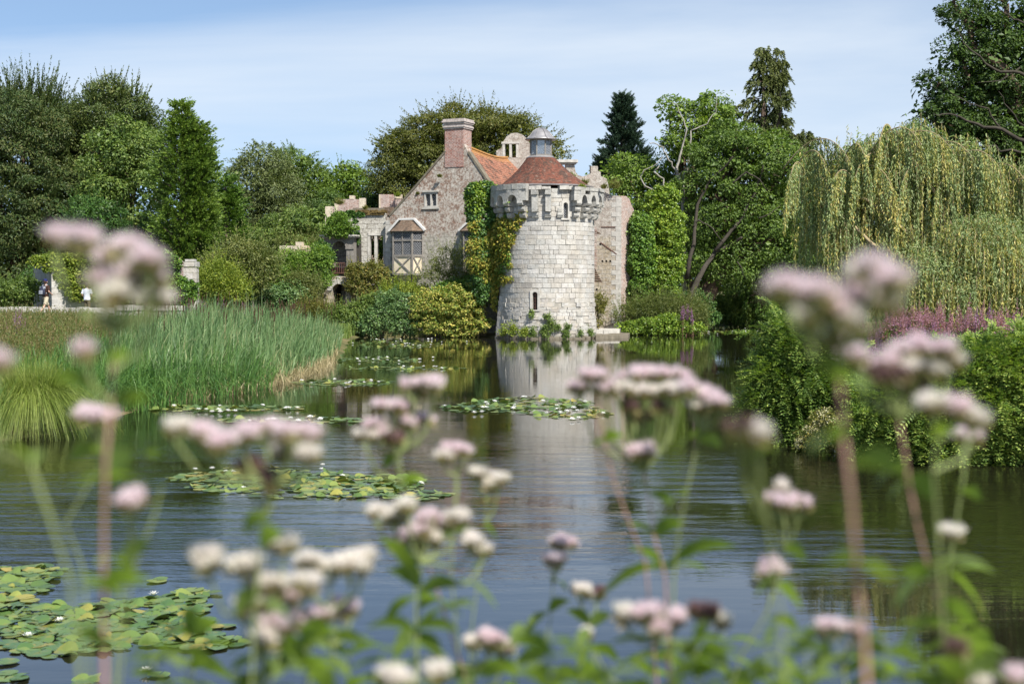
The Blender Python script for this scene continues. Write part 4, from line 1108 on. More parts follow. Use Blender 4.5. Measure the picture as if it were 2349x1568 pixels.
def conifer(name, label, Y, cx, outline, mat, seed=1, nb=7, step=.55, L=.28, asp=.3, per=26, up=.1, droop=0.0, tipup=.3, tr=.3, spr=.35, sprays=5, group=None, second=(), drop=.0, barkc=(.12,.09,.07), irr=.25, cloud=.45, lo_t=.3):
    """outline: (vy, half width in picture units) from the top down; tiers of boughs carrying sprays"""
    rng = np.random.default_rng(seed); c = P(cx, 600, Y); bz = H(c[0], Y); T = thing(name, (c[0], Y, bz), label, "tree", group)
    parts = []; tb = MB(); lm = MB()
    for (sx, ol) in [(cx, outline)]+list(second):
        x0 = P(sx, 600, Y)[0]; zs_ = [P(sx, o[0], Y)[2] for o in ol]; ws = [o[1]*PX(Y) for o in ol]; top = zs_[0]; bot = zs_[-1]
        z_ = top
        base = []; dr = []; ln = []
        while z_ > bot:
            w = np.interp(-z_, [-q for q in zs_], ws); n = nb if w > .6 else 4
            ph = rng.uniform(0, 6.28)
            for k in range(n):
                a = ph+2*PI*k/n+rng.normal(0, .25); l = w*rng.uniform(1-irr, 1+irr*.7)
                if rng.random() < .06: l *= 1.2
                dv = np.array([math.sin(a), -math.cos(a), 0]); zz = z_+rng.normal(0, step*.3)
                ns = max(2, int(l/cloud))
                for s in range(ns):
                    t = lo_t+(1-lo_t)*(s+rng.random())/ns
                    for _ in range(sprays):
                        off = rdir(rng, 1)[0]*spr*(1.15-t*.5)*np.array([1,1,.55])
                        base.append(np.array([x0, Y, zz])+dv*l*t+np.array([0,0,l*(up*t+tipup*t*t-droop*t)])+off); dr.append(dv*.8+off*.9+np.array([0,0,tipup*.8-drop])); 
                if l > 1.2 and k % 2 == 0:
                    q = [(x0+dv[0]*l*t, Y+dv[1]*l*t, zz+l*(up*t+tipup*t*t-droop*t)) for t in (0, .35, .7, .92)]; lm.tube(q, [.07, .05, .03, .015], 4, False)
            z_ -= step*rng.uniform(.7, 1.3)*(1 if w > .8 else .6)
        base = np.array(base); dr = norm(np.array(dr)); parts.append(shoots(base, dr, spr*1.5, per, L, asp, rng, (0,0,tipup*.5-drop), .6))
        tb.tube([(c[0]+(x0-c[0])*.1, Y, bz-.3), (x0, Y, bot+.4*(top-bot)*.2), (x0, Y, (top+bot)/2), (x0, Y, top-.2)], [tr*1.2, tr, tr*.6, .03], 8)
    quads("crown", np.concatenate(parts), mat, T); tb.build("trunk", bark("conifer_bark", barkc), T, True)
    if lm.v: lm.build("bough", bark("conifer_bark", barkc), T)
    return T
def bush(name, label, Y, bl, mat, n_cl=90, cr=.4, per=60, L=.13, asp=.5, seed=1, cat="shrub", group=None, dy=.8, stem=True, shoot=0, shl=.6, fill=.6, upb=.5, droop=.1, squash=.8, lo=.75, extra=None, shbend=(0,0,.4), back=.4):
    rng = np.random.default_rng(seed); B = vblobs(Y, bl, dy); T = thing(name, (B[:, 0].mean(), Y, H(B[:, 0].mean(), Y)), label, cat, group); n_cl = int(n_cl*.62)+3; per = int(per*1.55); cr = min(cr*1.15, B[:, 3:].mean()*.5)
    cp, cd = blob_points(B, int(n_cl*1.6), rng, lo, 1.16, back, .5); cp, cd = spread(cp, cd, cr*.95, rng); parts = [clumps(cp, cd, cr, per, L, asp, rng, squash, droop, upb)]
    if fill:
        fp, fd = blob_points(B*np.array([1,1,1,.75,.75,.75]), int(n_cl*fill), rng, .3, 1, .6, .6); parts.append(clumps(fp, fd, cr*1.2, max(8, per//3), L*1.6, asp*1.2, rng, squash, droop, upb))
    if shoot:
        sp_, sdr = blob_points(B, shoot, rng, .85, 1.02, .5, .4); parts.append(shoots(sp_, norm(sdr+np.array([0,0,.4])), shl, 18, L, asp, rng, shbend, .5))
    if extra is not None: parts.append(extra(rng))
    quads("foliage", np.concatenate(parts), mat, T)
    if stem:
        mb = MB(); rg = random.Random(seed)
        for b in B:
            g = H(b[0], b[1])
            for k in range(3):
                e = b[:3]+np.array([rg.uniform(-.5, .5)*b[3], rg.uniform(-.3, .3)*b[4], rg.uniform(-.2, .3)*b[5]]); q, r_ = limb((b[0]+rg.uniform(-.3, .3), b[1], max(min(g, b[2]-b[5]*.6), b[2]-b[5]*1.3)-.05), e, .045, .012, rg, 5, .08); mb.tube(q, r_, 5)
        mb.build("stem", bark("shrub_stem", (.12,.09,.06)), T)
    return T

# leaf colours (linear base colours)
L_ = {}
def lm(n, *cols, **k):
    cols = [(c[0]*1.9, c[1]*1.55, c[2]*1.3) for c in cols]; L_[n] = leaf_mat("leaf_"+n, cols, **k); return L_[n]
lm('oak', (.022,.05,.012), (.04,.085,.017), (.065,.125,.024), (.1,.17,.03))
lm('oak_dark', (.015,.036,.012), (.026,.058,.015), (.04,.085,.02), (.065,.12,.03))
lm('oak_light', (.035,.075,.015), (.06,.12,.02), (.09,.165,.028), (.13,.2,.04))
lm('beech', (.035,.055,.014), (.055,.08,.02), (.08,.105,.028), (.11,.115,.035))
lm('birch', (.035,.06,.028), (.055,.09,.038), (.08,.12,.05), (.11,.15,.065), trans=.25)
lm('yew', (.010,.03,.012), (.024,.052,.016), (.04,.07,.02), (.066,.082,.03), trans=.12)
lm('yew_olive', (.018,.042,.013), (.034,.064,.018), (.052,.086,.024), (.078,.1,.032), trans=.12)
lm('thuja', (.025,.06,.012), (.045,.1,.018), (.08,.15,.026), (.12,.2,.038), trans=.18)
lm('thuja_deep', (.018,.055,.01), (.035,.09,.014), (.06,.125,.02), (.08,.15,.025), trans=.18)
lm('pine', (.012,.03,.022), (.02,.045,.032), (.03,.065,.045), (.045,.085,.055), trans=.06)
lm('cypress', (.024,.042,.014), (.042,.068,.022), (.065,.095,.03), (.095,.125,.045), trans=.12)
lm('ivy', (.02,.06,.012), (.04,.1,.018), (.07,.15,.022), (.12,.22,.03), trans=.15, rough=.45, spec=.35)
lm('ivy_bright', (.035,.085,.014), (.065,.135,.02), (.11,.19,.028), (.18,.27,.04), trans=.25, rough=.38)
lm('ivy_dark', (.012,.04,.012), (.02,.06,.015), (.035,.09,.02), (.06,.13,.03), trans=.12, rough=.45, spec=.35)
lm('hydrangea', (.03,.08,.014), (.08,.125,.018), (.16,.175,.03), (.28,.25,.06), trans=.2)
lm('hydrangea_pale', (.035,.085,.018), (.07,.13,.024), (.16,.2,.04), (.34,.33,.12), trans=.2)
lm('laurel', (.02,.055,.02), (.035,.085,.03), (.06,.13,.045), (.12,.2,.08), trans=.15, rough=.42, spec=.4)
lm('vine', (.028,.075,.016), (.055,.125,.024), (.09,.175,.034), (.15,.25,.05), trans=.3)
lm('olive', (.035,.065,.02), (.06,.095,.03), (.095,.13,.045), (.14,.17,.065))
lm('yellowgreen', (.045,.09,.015), (.08,.14,.022), (.13,.19,.03), (.19,.25,.045))
lm('mid', (.03,.065,.018), (.05,.1,.026), (.08,.14,.035), (.12,.18,.045))
lm('robinia', (.03,.075,.02), (.065,.13,.032), (.12,.2,.05), (.24,.32,.09), trans=.25)
lm('willow', (.06,.12,.055), (.105,.175,.08), (.155,.225,.11), (.23,.3,.18), trans=.25)
lm('willow_y', (.11,.16,.045), (.16,.2,.06), (.22,.24,.08), (.3,.29,.11), trans=.2)
lm('autumn', (.04,.075,.02), (.075,.1,.028), (.11,.13,.04), (.17,.15,.05))
# ================================================================ trees
yd = dict(droop=.15, asp=.36, L=.24, cr=.75, per=85, squash=.6, upb=.3, barkc=(.1,.07,.05))
tree("yew_tree", "broad brownish yew with feathery upright tips at the far left edge", 100, [(40,330,110,105),(-30,480,120,150),(80,480,110,130),(60,610,150,70),(150,560,60,90),(-90,350,80,120)], L_['yew'], 620, seed=11, shoot=1000, gap=1.2, shl=1.0, shper=44, tr=.7, shbend=(0,0,.6), **yd)
tree("yew_tree", "bare-armed yew with dark spiky leaders just right of the left edge", 104, [(85,270,55,45),(125,330,40,60),(50,260,35,35),(15,260,28,40)], L_['yew'], 150, seed=12, shoot=420, shl=1.9, shper=80, tr=.5, shbend=(0,0,.6), fill=.3, lo=.3, **yd)
tree("yew_tree", "tallest olive-brown yew, its pointed crown above the ivied tree on the left", 102, [(250,300,85,75),(300,270,45,55),(255,230,38,40),(200,330,60,70),(200,420,80,100),(330,330,40,60),(180,540,80,110),(260,600,110,60)], L_['yew_olive'], 620, seed=13, shoot=1000, gap=1.2, shl=1.0, shper=44, tr=.7, shbend=(0,0,.6), **yd)
tree("ivied_tree", "mid green ivy-clad tree between the olive-brown yew and the pale green conifer", 96, [(300,350,60,70),(270,330,45,40),(340,400,42,90),(250,430,50,80),(330,520,45,80),(230,350,30,35)], L_['mid'], 330, .75, 75, .2, .6, seed=14, bs=.9, hi=1.2, lo=.5, gap=1.35, tr=.5, upb=.6)
tree("yew_tree", "dark low yew with bare grey twigs below the ivied tree", 93, [(290,580,90,60),(220,520,60,60),(350,600,60,50),(150,640,60,40)], L_['ivy_dark'], 260, seed=15, shoot=200, tr=.4, droop=.3, asp=.3, L=.24, cr=.7, per=70, squash=.5, upb=.3)
conifer("thuja_tree", "tall pale green conifer tapering to a nodding point on the left", 90, 420, [(244,2),(275,14),(320,30),(370,46),(430,56),(520,66),(600,70),(655,66)], L_['thuja'], 21, nb=11, step=.4, L=.26, asp=.34, per=20, up=.15, tipup=.25, tr=.35, spr=.42, sprays=3, cloud=.55, second=[(455,[(288,2),(310,14),(350,24),(420,30),(520,32),(640,30)])], irr=.38)
conifer("thuja_tree", "shorter deep green conifer standing right of the pale green one", 96, 518, [(412,3),(430,14),(470,28),(530,38),(600,42),(655,38)], L_['thuja_deep'], 22, nb=11, step=.4, L=.26, asp=.34, per=20, up=.1, tipup=.2, tr=.3, spr=.42, sprays=3, cloud=.5, irr=.15)
tree("birch_tree", "grey-green birch with fine drooping twigs and a pale stem left of the ruins", 122, [(575,420,48,50),(605,370,38,28),(620,440,50,60),(560,480,50,50),(640,500,60,50),(600,545,70,40)], L_['birch'], 420, .9, 70, .2, .5, seed=31, shoot=700, shl=1.7, droop=.7, shbend=(0,0,-.5), tr=.22, bk=bark("birch_bark", (.45,.43,.4)), fill=.35)
tree("birch_tree", "taller birch whose ragged top stands just right of the first birch", 126, [(668,385,42,35),(650,420,45,50),(700,420,45,45),(715,465,45,45),(680,490,50,50)], L_['mid'], 330, .9, 70, .21, .5, seed=32, shoot=500, shl=1.6, droop=.5, shbend=(0,0,-.2), tr=.25, fill=.35)
tree("alder_tree", "small round-topped green tree between the birches and the brick battlement", 124, [(790,415,28,28),(820,425,28,30),(770,445,30,35),(830,465,30,30),(800,480,50,45),(845,500,30,40)], L_['oak_light'], 300, .8, 70, .2, .55, seed=33, shoot=200, tr=.25)
tree("hedge_tree", "rounded dark green tree filling the gap behind the small yellow ruin", 112, [(640,540,60,40),(700,560,55,50),(590,590,50,55),(740,520,40,45),(680,510,50,30)], L_['mid'], 320, .7, 75, .2, .5, seed=34, tr=.25)
tree("hedge_tree", "dark leafy thicket tree behind the brick battlements", 118, [(750,500,50,45),(820,520,50,40),(870,480,35,45),(900,500,40,50)], L_['oak_dark'], 240, .7, 70, .22, .5, seed=35, tr=.25)
tree("beech_tree", "great wide-spreading beech rising behind the brick house and chimney", 116, [(1045,300,62,48),(985,315,55,42),(935,335,45,34),(905,385,38,32),(925,430,45,40),(985,390,60,60),(1060,370,60,60),(1115,300,50,42),(1165,305,50,36),(1205,340,50,44),(1250,350,32,32),(1180,400,70,60),(880,425,20,22),(895,340,18,14)], L_['beech'], 620, 1.0, 110, .2, .5, seed=41, hi=1.12, shup=.05, scoff=.35, gap=.95, shoot=1500, shl=1.6, tr=.7, droop=.25, upb=.6, squash=.45, shbend=(0,0,.1), fill=.5)
conifer("pine_tree", "dark blue-green pine with stubby upswept boughs right of the tower", 122, 1428, [(226,4),(250,12),(280,22),(330,32),(360,40),(385,44),(420,50),(440,46)], L_['pine'], 51, nb=12, step=.6, L=.24, asp=.24, per=50, up=.15, tipup=.5, tr=.35, spr=.38, sprays=4, cloud=.6, irr=.3, second=[(1385,[(372,3),(392,14),(420,18)]),(1472,[(358,3),(380,14),(410,20)])])
ok_ = dict(cr=1.0, per=150, L=.2, asp=.6, upb=.6, squash=.6, hi=1.2, lo=.6, barkc=(.2,.19,.16))
tree("oak_tree", "low crooked oak with bare twisting grey boughs beside the ruined wall", 110, [(1440,385,32,24),(1405,400,32,28),(1480,415,34,30),(1520,400,34,26),(1545,425,24,26),(1420,440,38,32),(1470,460,45,32),(1530,465,35,28),(1440,500,40,40)], L_['oak_light'], 180, gap=1.15, bs=.92, seed=61, tr=.3, tips=(2, 1.1), fill=.35, **ok_)
tree("oak_tree", "tall slender-trunked oak with bunched tufts and a dead grey limb reaching left", 108, [(1550,248,26,20),(1572,275,30,26),(1605,255,30,22),(1640,245,30,24),(1650,275,26,26),(1600,295,40,30),(1560,320,34,30),(1625,320,45,32),(1580,350,32,24),(1565,370,26,24),(1540,262,16,22)], L_['oak_light'], 260, gap=1.1, bs=.8, seed=62, tr=.42, trunk_x=1572, fill=.3, tips=(2, 1.0), cr=.85, per=150, hi=1.2, lo=.5, L=.19, asp=.6, upb=.6, squash=.7, barkc=(.24,.22,.19))
tree("oak_tree", "broad dark green oak spreading over the moat behind the ivy pillar", 104, [(1680,330,50,36),(1725,345,48,36),(1775,350,44,38),(1640,370,50,42),(1700,400,65,50),(1790,400,60,55),(1640,440,60,50),(1730,470,80,55),(1810,470,45,50),(1650,520,65,55),(1740,560,80,60),(1810,560,45,60),(1630,600,55,45),(1700,620,60,40),(1790,640,55,35)], L_['oak'], 620, gap=1.15, seed=63, tr=.75, trunk_x=1585, tips=(2, 1.0), fill=.45, **ok_)
tree("oak_tree", "shaded oak low behind the broad one, its dark foliage filling the gap by the willow", 116, [(1590,480,50,70),(1850,560,60,80),(1860,440,50,50),(1600,600,60,60),(1880,650,60,50),(1760,600,110,80)], L_['oak_dark'], 360, gap=1.15, seed=64, tr=.5, **ok_)
conifer("cypress_tree", "towering olive-green conifer with shaggy drooping sprays, tallest tree on the right", 126, 1748, [(114,4),(135,14),(170,24),(215,46),(260,54),(300,70),(350,76),(400,96),(450,110)], L_['cypress'], 71, nb=7, step=.95, L=.24, asp=.4, per=34, up=.05, droop=.3, tipup=.1, tr=.4, spr=.42, sprays=4, drop=.6, cloud=.6, irr=.55, second=[(1782,[(130,4),(150,12),(190,20),(240,26),(300,36),(340,44)]),(1850,[(306,4),(320,18),(345,30),(400,36)]),(1668,[(262,3),(285,10),(330,14)])])
conifer("dark_conifer", "dark drooping conifer standing low at the water under the broad oak", 112, 1740, [(560,8),(600,45),(650,70),(700,78),(722,70)], L_['thuja_deep'], 72, nb=11, step=.45, L=.34, asp=.25, per=22, up=.0, droop=.25, tipup=.1, tr=.25, spr=.5, sprays=3, drop=.5, cloud=.6)
conifer("dark_conifer", "second dark conifer half hidden behind the willow's left edge", 114, 1830, [(580,8),(620,40),(670,60),(720,60)], L_['oak_dark'], 73, nb=10, step=.45, L=.34, asp=.25, per=20, up=.0, droop=.25, tipup=.1, tr=.25, spr=.5, sprays=3, drop=.5, cloud=.6)
tree("oak_tree", "distant grey-green oak showing above the willow's left shoulder", 100, [(1965,365,34,26),(1935,400,34,28),(2000,400,40,30),(1990,450,60,50)], L_['mid'], 100, seed=65, tr=.3, **ok_)
tree("oak_tree", "mid green oak behind the highest hanging willow branch", 72, [(2085,330,36,34),(2055,350,30,30),(2110,370,40,40),(2160,400,50,50),(2040,400,40,40)], L_['oak_dark'], 240, .55, 80, .16, .6, seed=66, tr=.3)
# big oak leaning in from the right
def oakx(rng): return np.zeros((0, 3))
tree("oak_tree", "huge near oak whose layered boughs lean in from the right edge", 50, [(2180,12,26,24),(2215,45,38,28),(2248,80,38,36),(2205,125,42,30),(2260,140,56,40),(2295,105,40,40),(2150,195,34,26),(2185,230,46,30),(2125,265,28,20),(2165,270,45,24),(2240,210,52,36),(2300,195,60,45),(2215,290,62,34),(2290,280,65,48),(2345,240,60,60),(2330,60,48,34),(2300,12,40,22),(2345,140,50,50),(2345,350,60,50),(2280,340,50,40),(2400,60,60,70),(2420,200,80,90),(2440,340,80,80),(2500,120,80,100)],
     L_['oak_dark'], 1100, .46, 110, .12, .55, seed=67, gap=1.15, bs=.88, hi=1.25, lo=.45, tr=.55, trunk_x=2480, tips=(3, 1.15), fill=.4, upb=.6, squash=.6, barkc=(.06,.055,.045), back=.5, under=.6)
# visible limbs drawn as bough parts of real trees
def boughs(tname_label, Y, lines, mat):
    T = [o for o in bpy.data.objects if o.get('label') == tname_label][0]
    for pts, r0, r1 in lines:
        mb = MB(); n = len(pts); rg = random.Random(n)
        p3 = []; rr_ = []
        for i in range(n-1):
            for s in range(3):
                t = s/3; a = P(*pts[i][:2], Y+(pts[i][2] if len(pts[i]) > 2 else -1)); b = P(*pts[i+1][:2], Y+(pts[i+1][2] if len(pts[i+1]) > 2 else -1)); q = a+(b-a)*t
                if 0 < i+t: q = q+np.array([rg.gauss(0, .04), rg.gauss(0, .1), rg.gauss(0, .04)])
                p3.append(q); rr_.append((r0+(r1-r0)*((i+t)/(n-1)))*PX(Y)*.52)
        p3.append(P(*pts[-1][:2], Y-1)); rr_.append(r1*PX(Y)*.5); mb.tube(p3, [q*.8 for q in rr_], 7); mb.build("bough", mat, T, True)
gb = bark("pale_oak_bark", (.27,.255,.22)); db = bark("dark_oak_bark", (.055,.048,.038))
boughs("tall slender-trunked oak with bunched tufts and a dead grey limb reaching left", 107, [
 ([(1570,690,-2),(1572,600,-2),(1568,500,-2),(1566,430,-2),(1552,402,-2)], 15, 9), ([(1552,402),(1556,370),(1565,340),(1575,300),(1560,262)], 8, 3), ([(1560,425),(1578,380),(1580,350),(1584,300)], 9, 4),
 ([(1556,402),(1543,380),(1530,362),(1520,338),(1500,330),(1489,328)], 5, 2.2), ([(1580,395),(1610,385),(1630,392),(1650,388)], 6, 3), ([(1560,262),(1550,240),(1540,236)], 3, 1.2), ([(1584,300),(1620,285),(1640,255),(1643,222)], 4, 1)], gb)
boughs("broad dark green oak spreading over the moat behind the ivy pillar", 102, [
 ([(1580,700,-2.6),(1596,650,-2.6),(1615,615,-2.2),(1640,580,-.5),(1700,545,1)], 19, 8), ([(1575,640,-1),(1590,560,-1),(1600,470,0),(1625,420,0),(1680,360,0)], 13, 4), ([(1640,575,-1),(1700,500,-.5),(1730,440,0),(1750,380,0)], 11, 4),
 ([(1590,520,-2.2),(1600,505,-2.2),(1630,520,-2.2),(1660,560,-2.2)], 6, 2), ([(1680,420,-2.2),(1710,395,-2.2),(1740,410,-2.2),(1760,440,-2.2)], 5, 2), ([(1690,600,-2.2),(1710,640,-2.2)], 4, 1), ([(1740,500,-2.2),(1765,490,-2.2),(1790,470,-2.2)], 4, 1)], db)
boughs("low crooked oak with bare twisting grey boughs beside the ruined wall", 108, [
 ([(1510,560,-2),(1525,500,-2),(1530,450,-2),(1520,410,-2),(1500,396,-2),(1512,380,-2)], 8, 3), ([(1530,470,-2.2),(1505,440,-2.2),(1478,425,-2.2),(1468,405,-2.2),(1478,390,-2.2),(1500,380,-2.2),(1520,360,-2.2)], 5, 2), ([(1530,420,-2.2),(1555,400,-2.2),(1575,385,-2.2)], 3, 1)], gb)
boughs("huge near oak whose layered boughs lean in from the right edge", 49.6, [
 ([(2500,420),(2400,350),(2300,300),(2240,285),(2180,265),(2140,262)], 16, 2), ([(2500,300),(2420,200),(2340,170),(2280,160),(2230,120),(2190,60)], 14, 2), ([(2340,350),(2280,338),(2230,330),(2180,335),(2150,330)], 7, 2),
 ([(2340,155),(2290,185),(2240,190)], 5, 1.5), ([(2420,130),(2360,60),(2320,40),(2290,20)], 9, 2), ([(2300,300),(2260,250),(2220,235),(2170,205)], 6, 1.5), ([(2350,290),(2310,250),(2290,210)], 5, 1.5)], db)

# ================================================================ weeping willow
def willow():
    Y = 46; rng = np.random.default_rng(81); rg = random.Random(81)
    cx = P(2180, 600, Y)[0]; T = thing("willow_tree", (cx, Y+1, .7), "great weeping willow with curtains of pale narrow leaves on the right bank", "tree")
    # arching crowns: (start px, apex px, end px)
    arcs = []
    tops = [(1830,372,1808),(1860,345,1900),(1880,318,1950),(1960,330,1990),(2035,285,2015),(2060,292,2120),(2110,300,2190),(2170,325,2240),(2230,345,2300),(2290,375,2360),(2010,350,1960),(1935,390,1900),(1990,380,2050),(2120,360,2070),(2200,380,2150),(2340,410,2400),(2390,430,2440)]
    Vl = []; Vy = []; mb = MB(); tw = MB()
    def strand(p, ln, dirx, diry):
        n = int(ln/.034); t = np.linspace(0, 1, n); sway = rng.normal(0, .05)
        x = p[0]+dirx*ln*.12*(1-np.exp(-t*4))+sway*np.sin(t*3)*ln*.3; y = p[1]+diry*ln*.12*(1-np.exp(-t*4)); z = p[2]-ln*t
        return np.stack([x, y, z], 1)
    def add(p, ln, dx, dy_, yellow):
        s = strand(p, ln, dx, dy_); n = len(s); d = rdir(rng, n)*.55+np.array([0,0,-.9]); L = .115*rng.uniform(.6, 1.25, n)
        (Vy if yellow else Vl).append(kites(s+rng.normal(0, .012, (n, 3)), rdir(rng, n), norm(d), L, L*.3, .05))
        if rng.random() < .5: tw.tube([s[0], s[n//3], s[2*n//3], s[-1]], [.007,.006,.005,.003], 3, False)
    # shell blobs
    B = vblobs(Y, [(1890,425,52,48),(1985,400,74,70),(2090,380,90,85),(2200,420,95,80),(2310,460,90,75),(2400,480,80,80),(1915,510,60,60),(2020,520,95,95),(2160,540,110,100),(2300,570,110,90),(2420,600,100,100)], .9)
    cp, cd = blob_points(B, 5200, rng, .78, 1.12, .35, .1)
    cp = np.repeat(cp[:1300], 4, 0)+rng.normal(0, .2, (5200, 3)); cd = np.repeat(cd[:1300], 4, 0); bl_ = np.repeat(.35+rng.gamma(2, .42, 1300), 4)
    for p, d, b0 in zip(cp, cd, bl_):
        ln = b0*rng.uniform(.7, 1.4)*(1.25 if p[2] < 5 else 1)
        low = .9+max(0, abs(p[0]-cx)-6)*.0; ln = min(ln, max(.3, p[2]-low)); add(p+d*.1, ln, d[0], d[1], rng.random() < .33)
    # arching leaders standing above the shell
    for (ax, ay, ex) in tops:
        a = P(ax+(ax-ex)*1.2, ay+70, Y+rg.uniform(-1, 1)); top = P(ax, ay, Y-1+rg.uniform(-.6, .6)); e = P(ex, ay+55, Y-1.6); pts = []
        for i in range(13):
            t = i/12; q = (1-t)**2*a+2*t*(1-t)*(top*2-(a+e)/2)+t*t*e; pts.append(q)
        mb.tube(pts, [.022*(1-.8*i/12)+.004 for i in range(13)], 5)
        for i in range(2, 13):
            for k in range(6 if i > 4 else 3):
                q = pts[i]+(pts[min(12, i+1)]-pts[i])*rg.random(); s = np.sign(ex-ax); add(q, rg.uniform(.5, 1.7), s*.8, -.3, rng.random() < .4)
    # right-hand lower thicket of finer, tangled foliage
    B2 = vblobs(Y-2, [(2120,640,70,60),(2210,660,80,60),(2310,650,80,80),(2400,660,80,80),(2250,560,80,60),(2150,690,60,30)], .8)
    cp, cd = blob_points(B2, 700, rng, .5, 1.15, .3, .3); c3 = clumps(cp, cd, .45, 46, .12, .2, rng, .8, .5, .3)
    for p, d in zip(*blob_points(B2, 1700, rng, .8, 1.3, .3, .3)): add(p, rng.uniform(.4, 1.3), d[0]*2, d[1], rng.random() < .5)
    quads("crown", np.concatenate(Vl), L_['willow'], T); quads("yellow_leaves", np.concatenate(Vy), L_['willow_y'], T)
    quads("lower_leaves", c3[:len(c3)//2//4*4], L_['willow'], T)
    # inner shade foliage so the crown is not hollow
    Bi = B*np.array([1,1,1,.8,.7,.85]); ip, idd = blob_points(Bi, 420, rng, .4, 1, .6, .4)
    quads("inner_leaves", clumps(ip, idd, .5, 60, .17, .3, rng, 1.4, .9, .2), L_['willow'], T)
    bkm = bark("willow_bark", (.3,.24,.14))
    pts, rad = limb((cx, Y+1, .2), (cx-.3, Y+1, 3.4), .5, .4, rg, 6, .03); mb2 = MB(); mb2.tube(pts, rad, 9); mb2.build("trunk", bark("bark", (.1,.09,.07)), T, True)
    for b in B[:9]:
        q, r_ = limb(pts[-1], b[:3], .2, .05, rg, 7, .08, .1); mb.tube(q, r_, 6)
    for l_ in ([(2110,560),(2040,500),(1990,460),(1930,440),(1880,405)], [(2200,560),(2150,450),(2100,380),(2080,340)], [(2090,600),(2000,560),(1960,520)]):
        mb.tube([P(x, y, Y-1.2) for x, y in l_], [.07, .06, .045, .03, .015][:len(l_)], 6)
    mb.build("limb", bkm, T, True); tw.build("twigs", bkm, T)
willow()
# ================================================================ ivy and shrubs around the castle
def hug(T, name, ells, mat, n, off=(.03,.3), L=.13, asp=.7, seed=1, thick=None, surf='tower', jit=.5, parent_part=None):
    """leaves on the tower's face inside picture ellipses (vx,vy,rx,ry,depth)"""
    rng = np.random.default_rng(seed); pts = []; nr = []
    wts = np.array([e[2]*e[3] for e in ells], float); wts /= wts.sum()
    idx = rng.choice(len(ells), n, p=wts)
    for i in idx:
        e = ells[i]; a = rng.uniform(0, 2*PI); r = rng.random()**.5*(1+rng.normal(0, .06)); vx = e[0]+e[2]*r*math.cos(a); vy = e[1]+e[3]*r*math.sin(a)
        dpt = (e[4] if len(e) > 4 else .2)
        q = P(vx, vy, 83.5); x = q[0]-TC[0]; 
        R_ = 2.86+(.58 if q[2] > 7.9 else 0)
        edge = min(1, 1.3*(1-r))
        if abs(x) < R_*.985:
            th = math.asin(x/R_); yy = TC[1]-math.cos(th)*R_; nn = np.array([math.sin(th), -math.cos(th), 0])
        else: yy = TC[1]-.2; nn = np.array([np.sign(x)*.5, -.85, 0])
        zz = P(vx, vy, yy)[2]; xx = P(vx, vy, yy)[0]
        o = rng.random()**.6*dpt*(.35+.65*edge)+.03
        pts.append(np.array([xx, yy, zz])+nn*o+rng.normal(0, .03, 3)); nr.append(nn)
    pts = np.array(pts); nr = np.array(nr); N = len(pts); l = rdir(rng, N)
    n2 = norm(nr*.7+np.array([0,0,.45])+l*.55); d = norm(l*.8+np.array([0,0,-.5])); s = L*rng.uniform(1-jit, 1+jit, N)
    return quads(name, kites(pts, n2, d, s, s*asp), mat, T)
iv = thing("ivy", (P(1100,600,84.5)[0], 84.5, .3), "dark glossy ivy covering the left flank and shoulder of the round tower", "ivy")
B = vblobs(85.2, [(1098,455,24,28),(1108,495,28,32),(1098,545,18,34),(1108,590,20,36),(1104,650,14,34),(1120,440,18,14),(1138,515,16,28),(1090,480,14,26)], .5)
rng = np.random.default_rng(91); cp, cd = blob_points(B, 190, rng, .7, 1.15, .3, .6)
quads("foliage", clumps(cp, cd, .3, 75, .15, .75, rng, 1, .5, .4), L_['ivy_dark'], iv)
cp, cd = blob_points(B[[0,5,7]], 60, rng, .85, 1.06, .2, .2); quads("sun_toned_leaves", clumps(cp, cd, .3, 60, .15, .7, rng, .9, .3, .6), L_['ivy_bright'], iv)  # brighter leaf colour painted in for sun on the upper clumps
mb = MB(); rg = random.Random(5)
for k in range(4):
    q, r_ = limb(P(1100+k*4, 770, 86), P(1095+k*6, 470+k*10, 85.6), .025, .01, rg, 8, .03); mb.tube(q, r_, 5)
mb.build("stem", bark("shrub_stem", (.12,.09,.06)), iv)
hy = thing("climbing_hydrangea", (P(1140,600,83)[0], 83, .3), "yellow-green climbing hydrangea trailing down and across the left face of the round tower", "climber")
hug(hy, "foliage", [(1116,600,40,36,.9),(1136,560,36,38,.7),(1106,565,32,32,.9),(1100,520,20,22,.9),(1150,520,24,26,.5),(1165,545,18,22,.4),(1125,640,24,26,.5),(1135,660,12,20,.3),(1135,690,7,22,.2),(1150,640,16,12,.2),(1168,640,10,7,.15),(1180,515,13,12,.25),(1192,500,10,10,.2),(1200,488,7,9,.15),(1158,585,14,16,.35),(1110,615,20,20,.5),(1170,610,6,5,.1)], L_['hydrangea'], 12000, L=.14, seed=92)
hug(hy, "dark_leaves", [(1132,590,40,50,.35),(1145,530,28,36,.3),(1120,640,22,26,.3),(1163,490,5,30,.12)], L_['ivy'], 3800, L=.13, seed=93)
mb = MB()
for l_ in ([(1130,760),(1135,700),(1128,650),(1140,580),(1160,530),(1200,488)], [(1120,760),(1118,660),(1112,590),(1150,520)]):
    mb.tube([tp(tang(x), 2.9, P(x, y, 82.8)[2]) for x, y in l_], [.035,.03,.025,.02,.015,.01][:len(l_)], 5)
mb.build("stem", bark("shrub_stem", (.12,.09,.06)), hy)
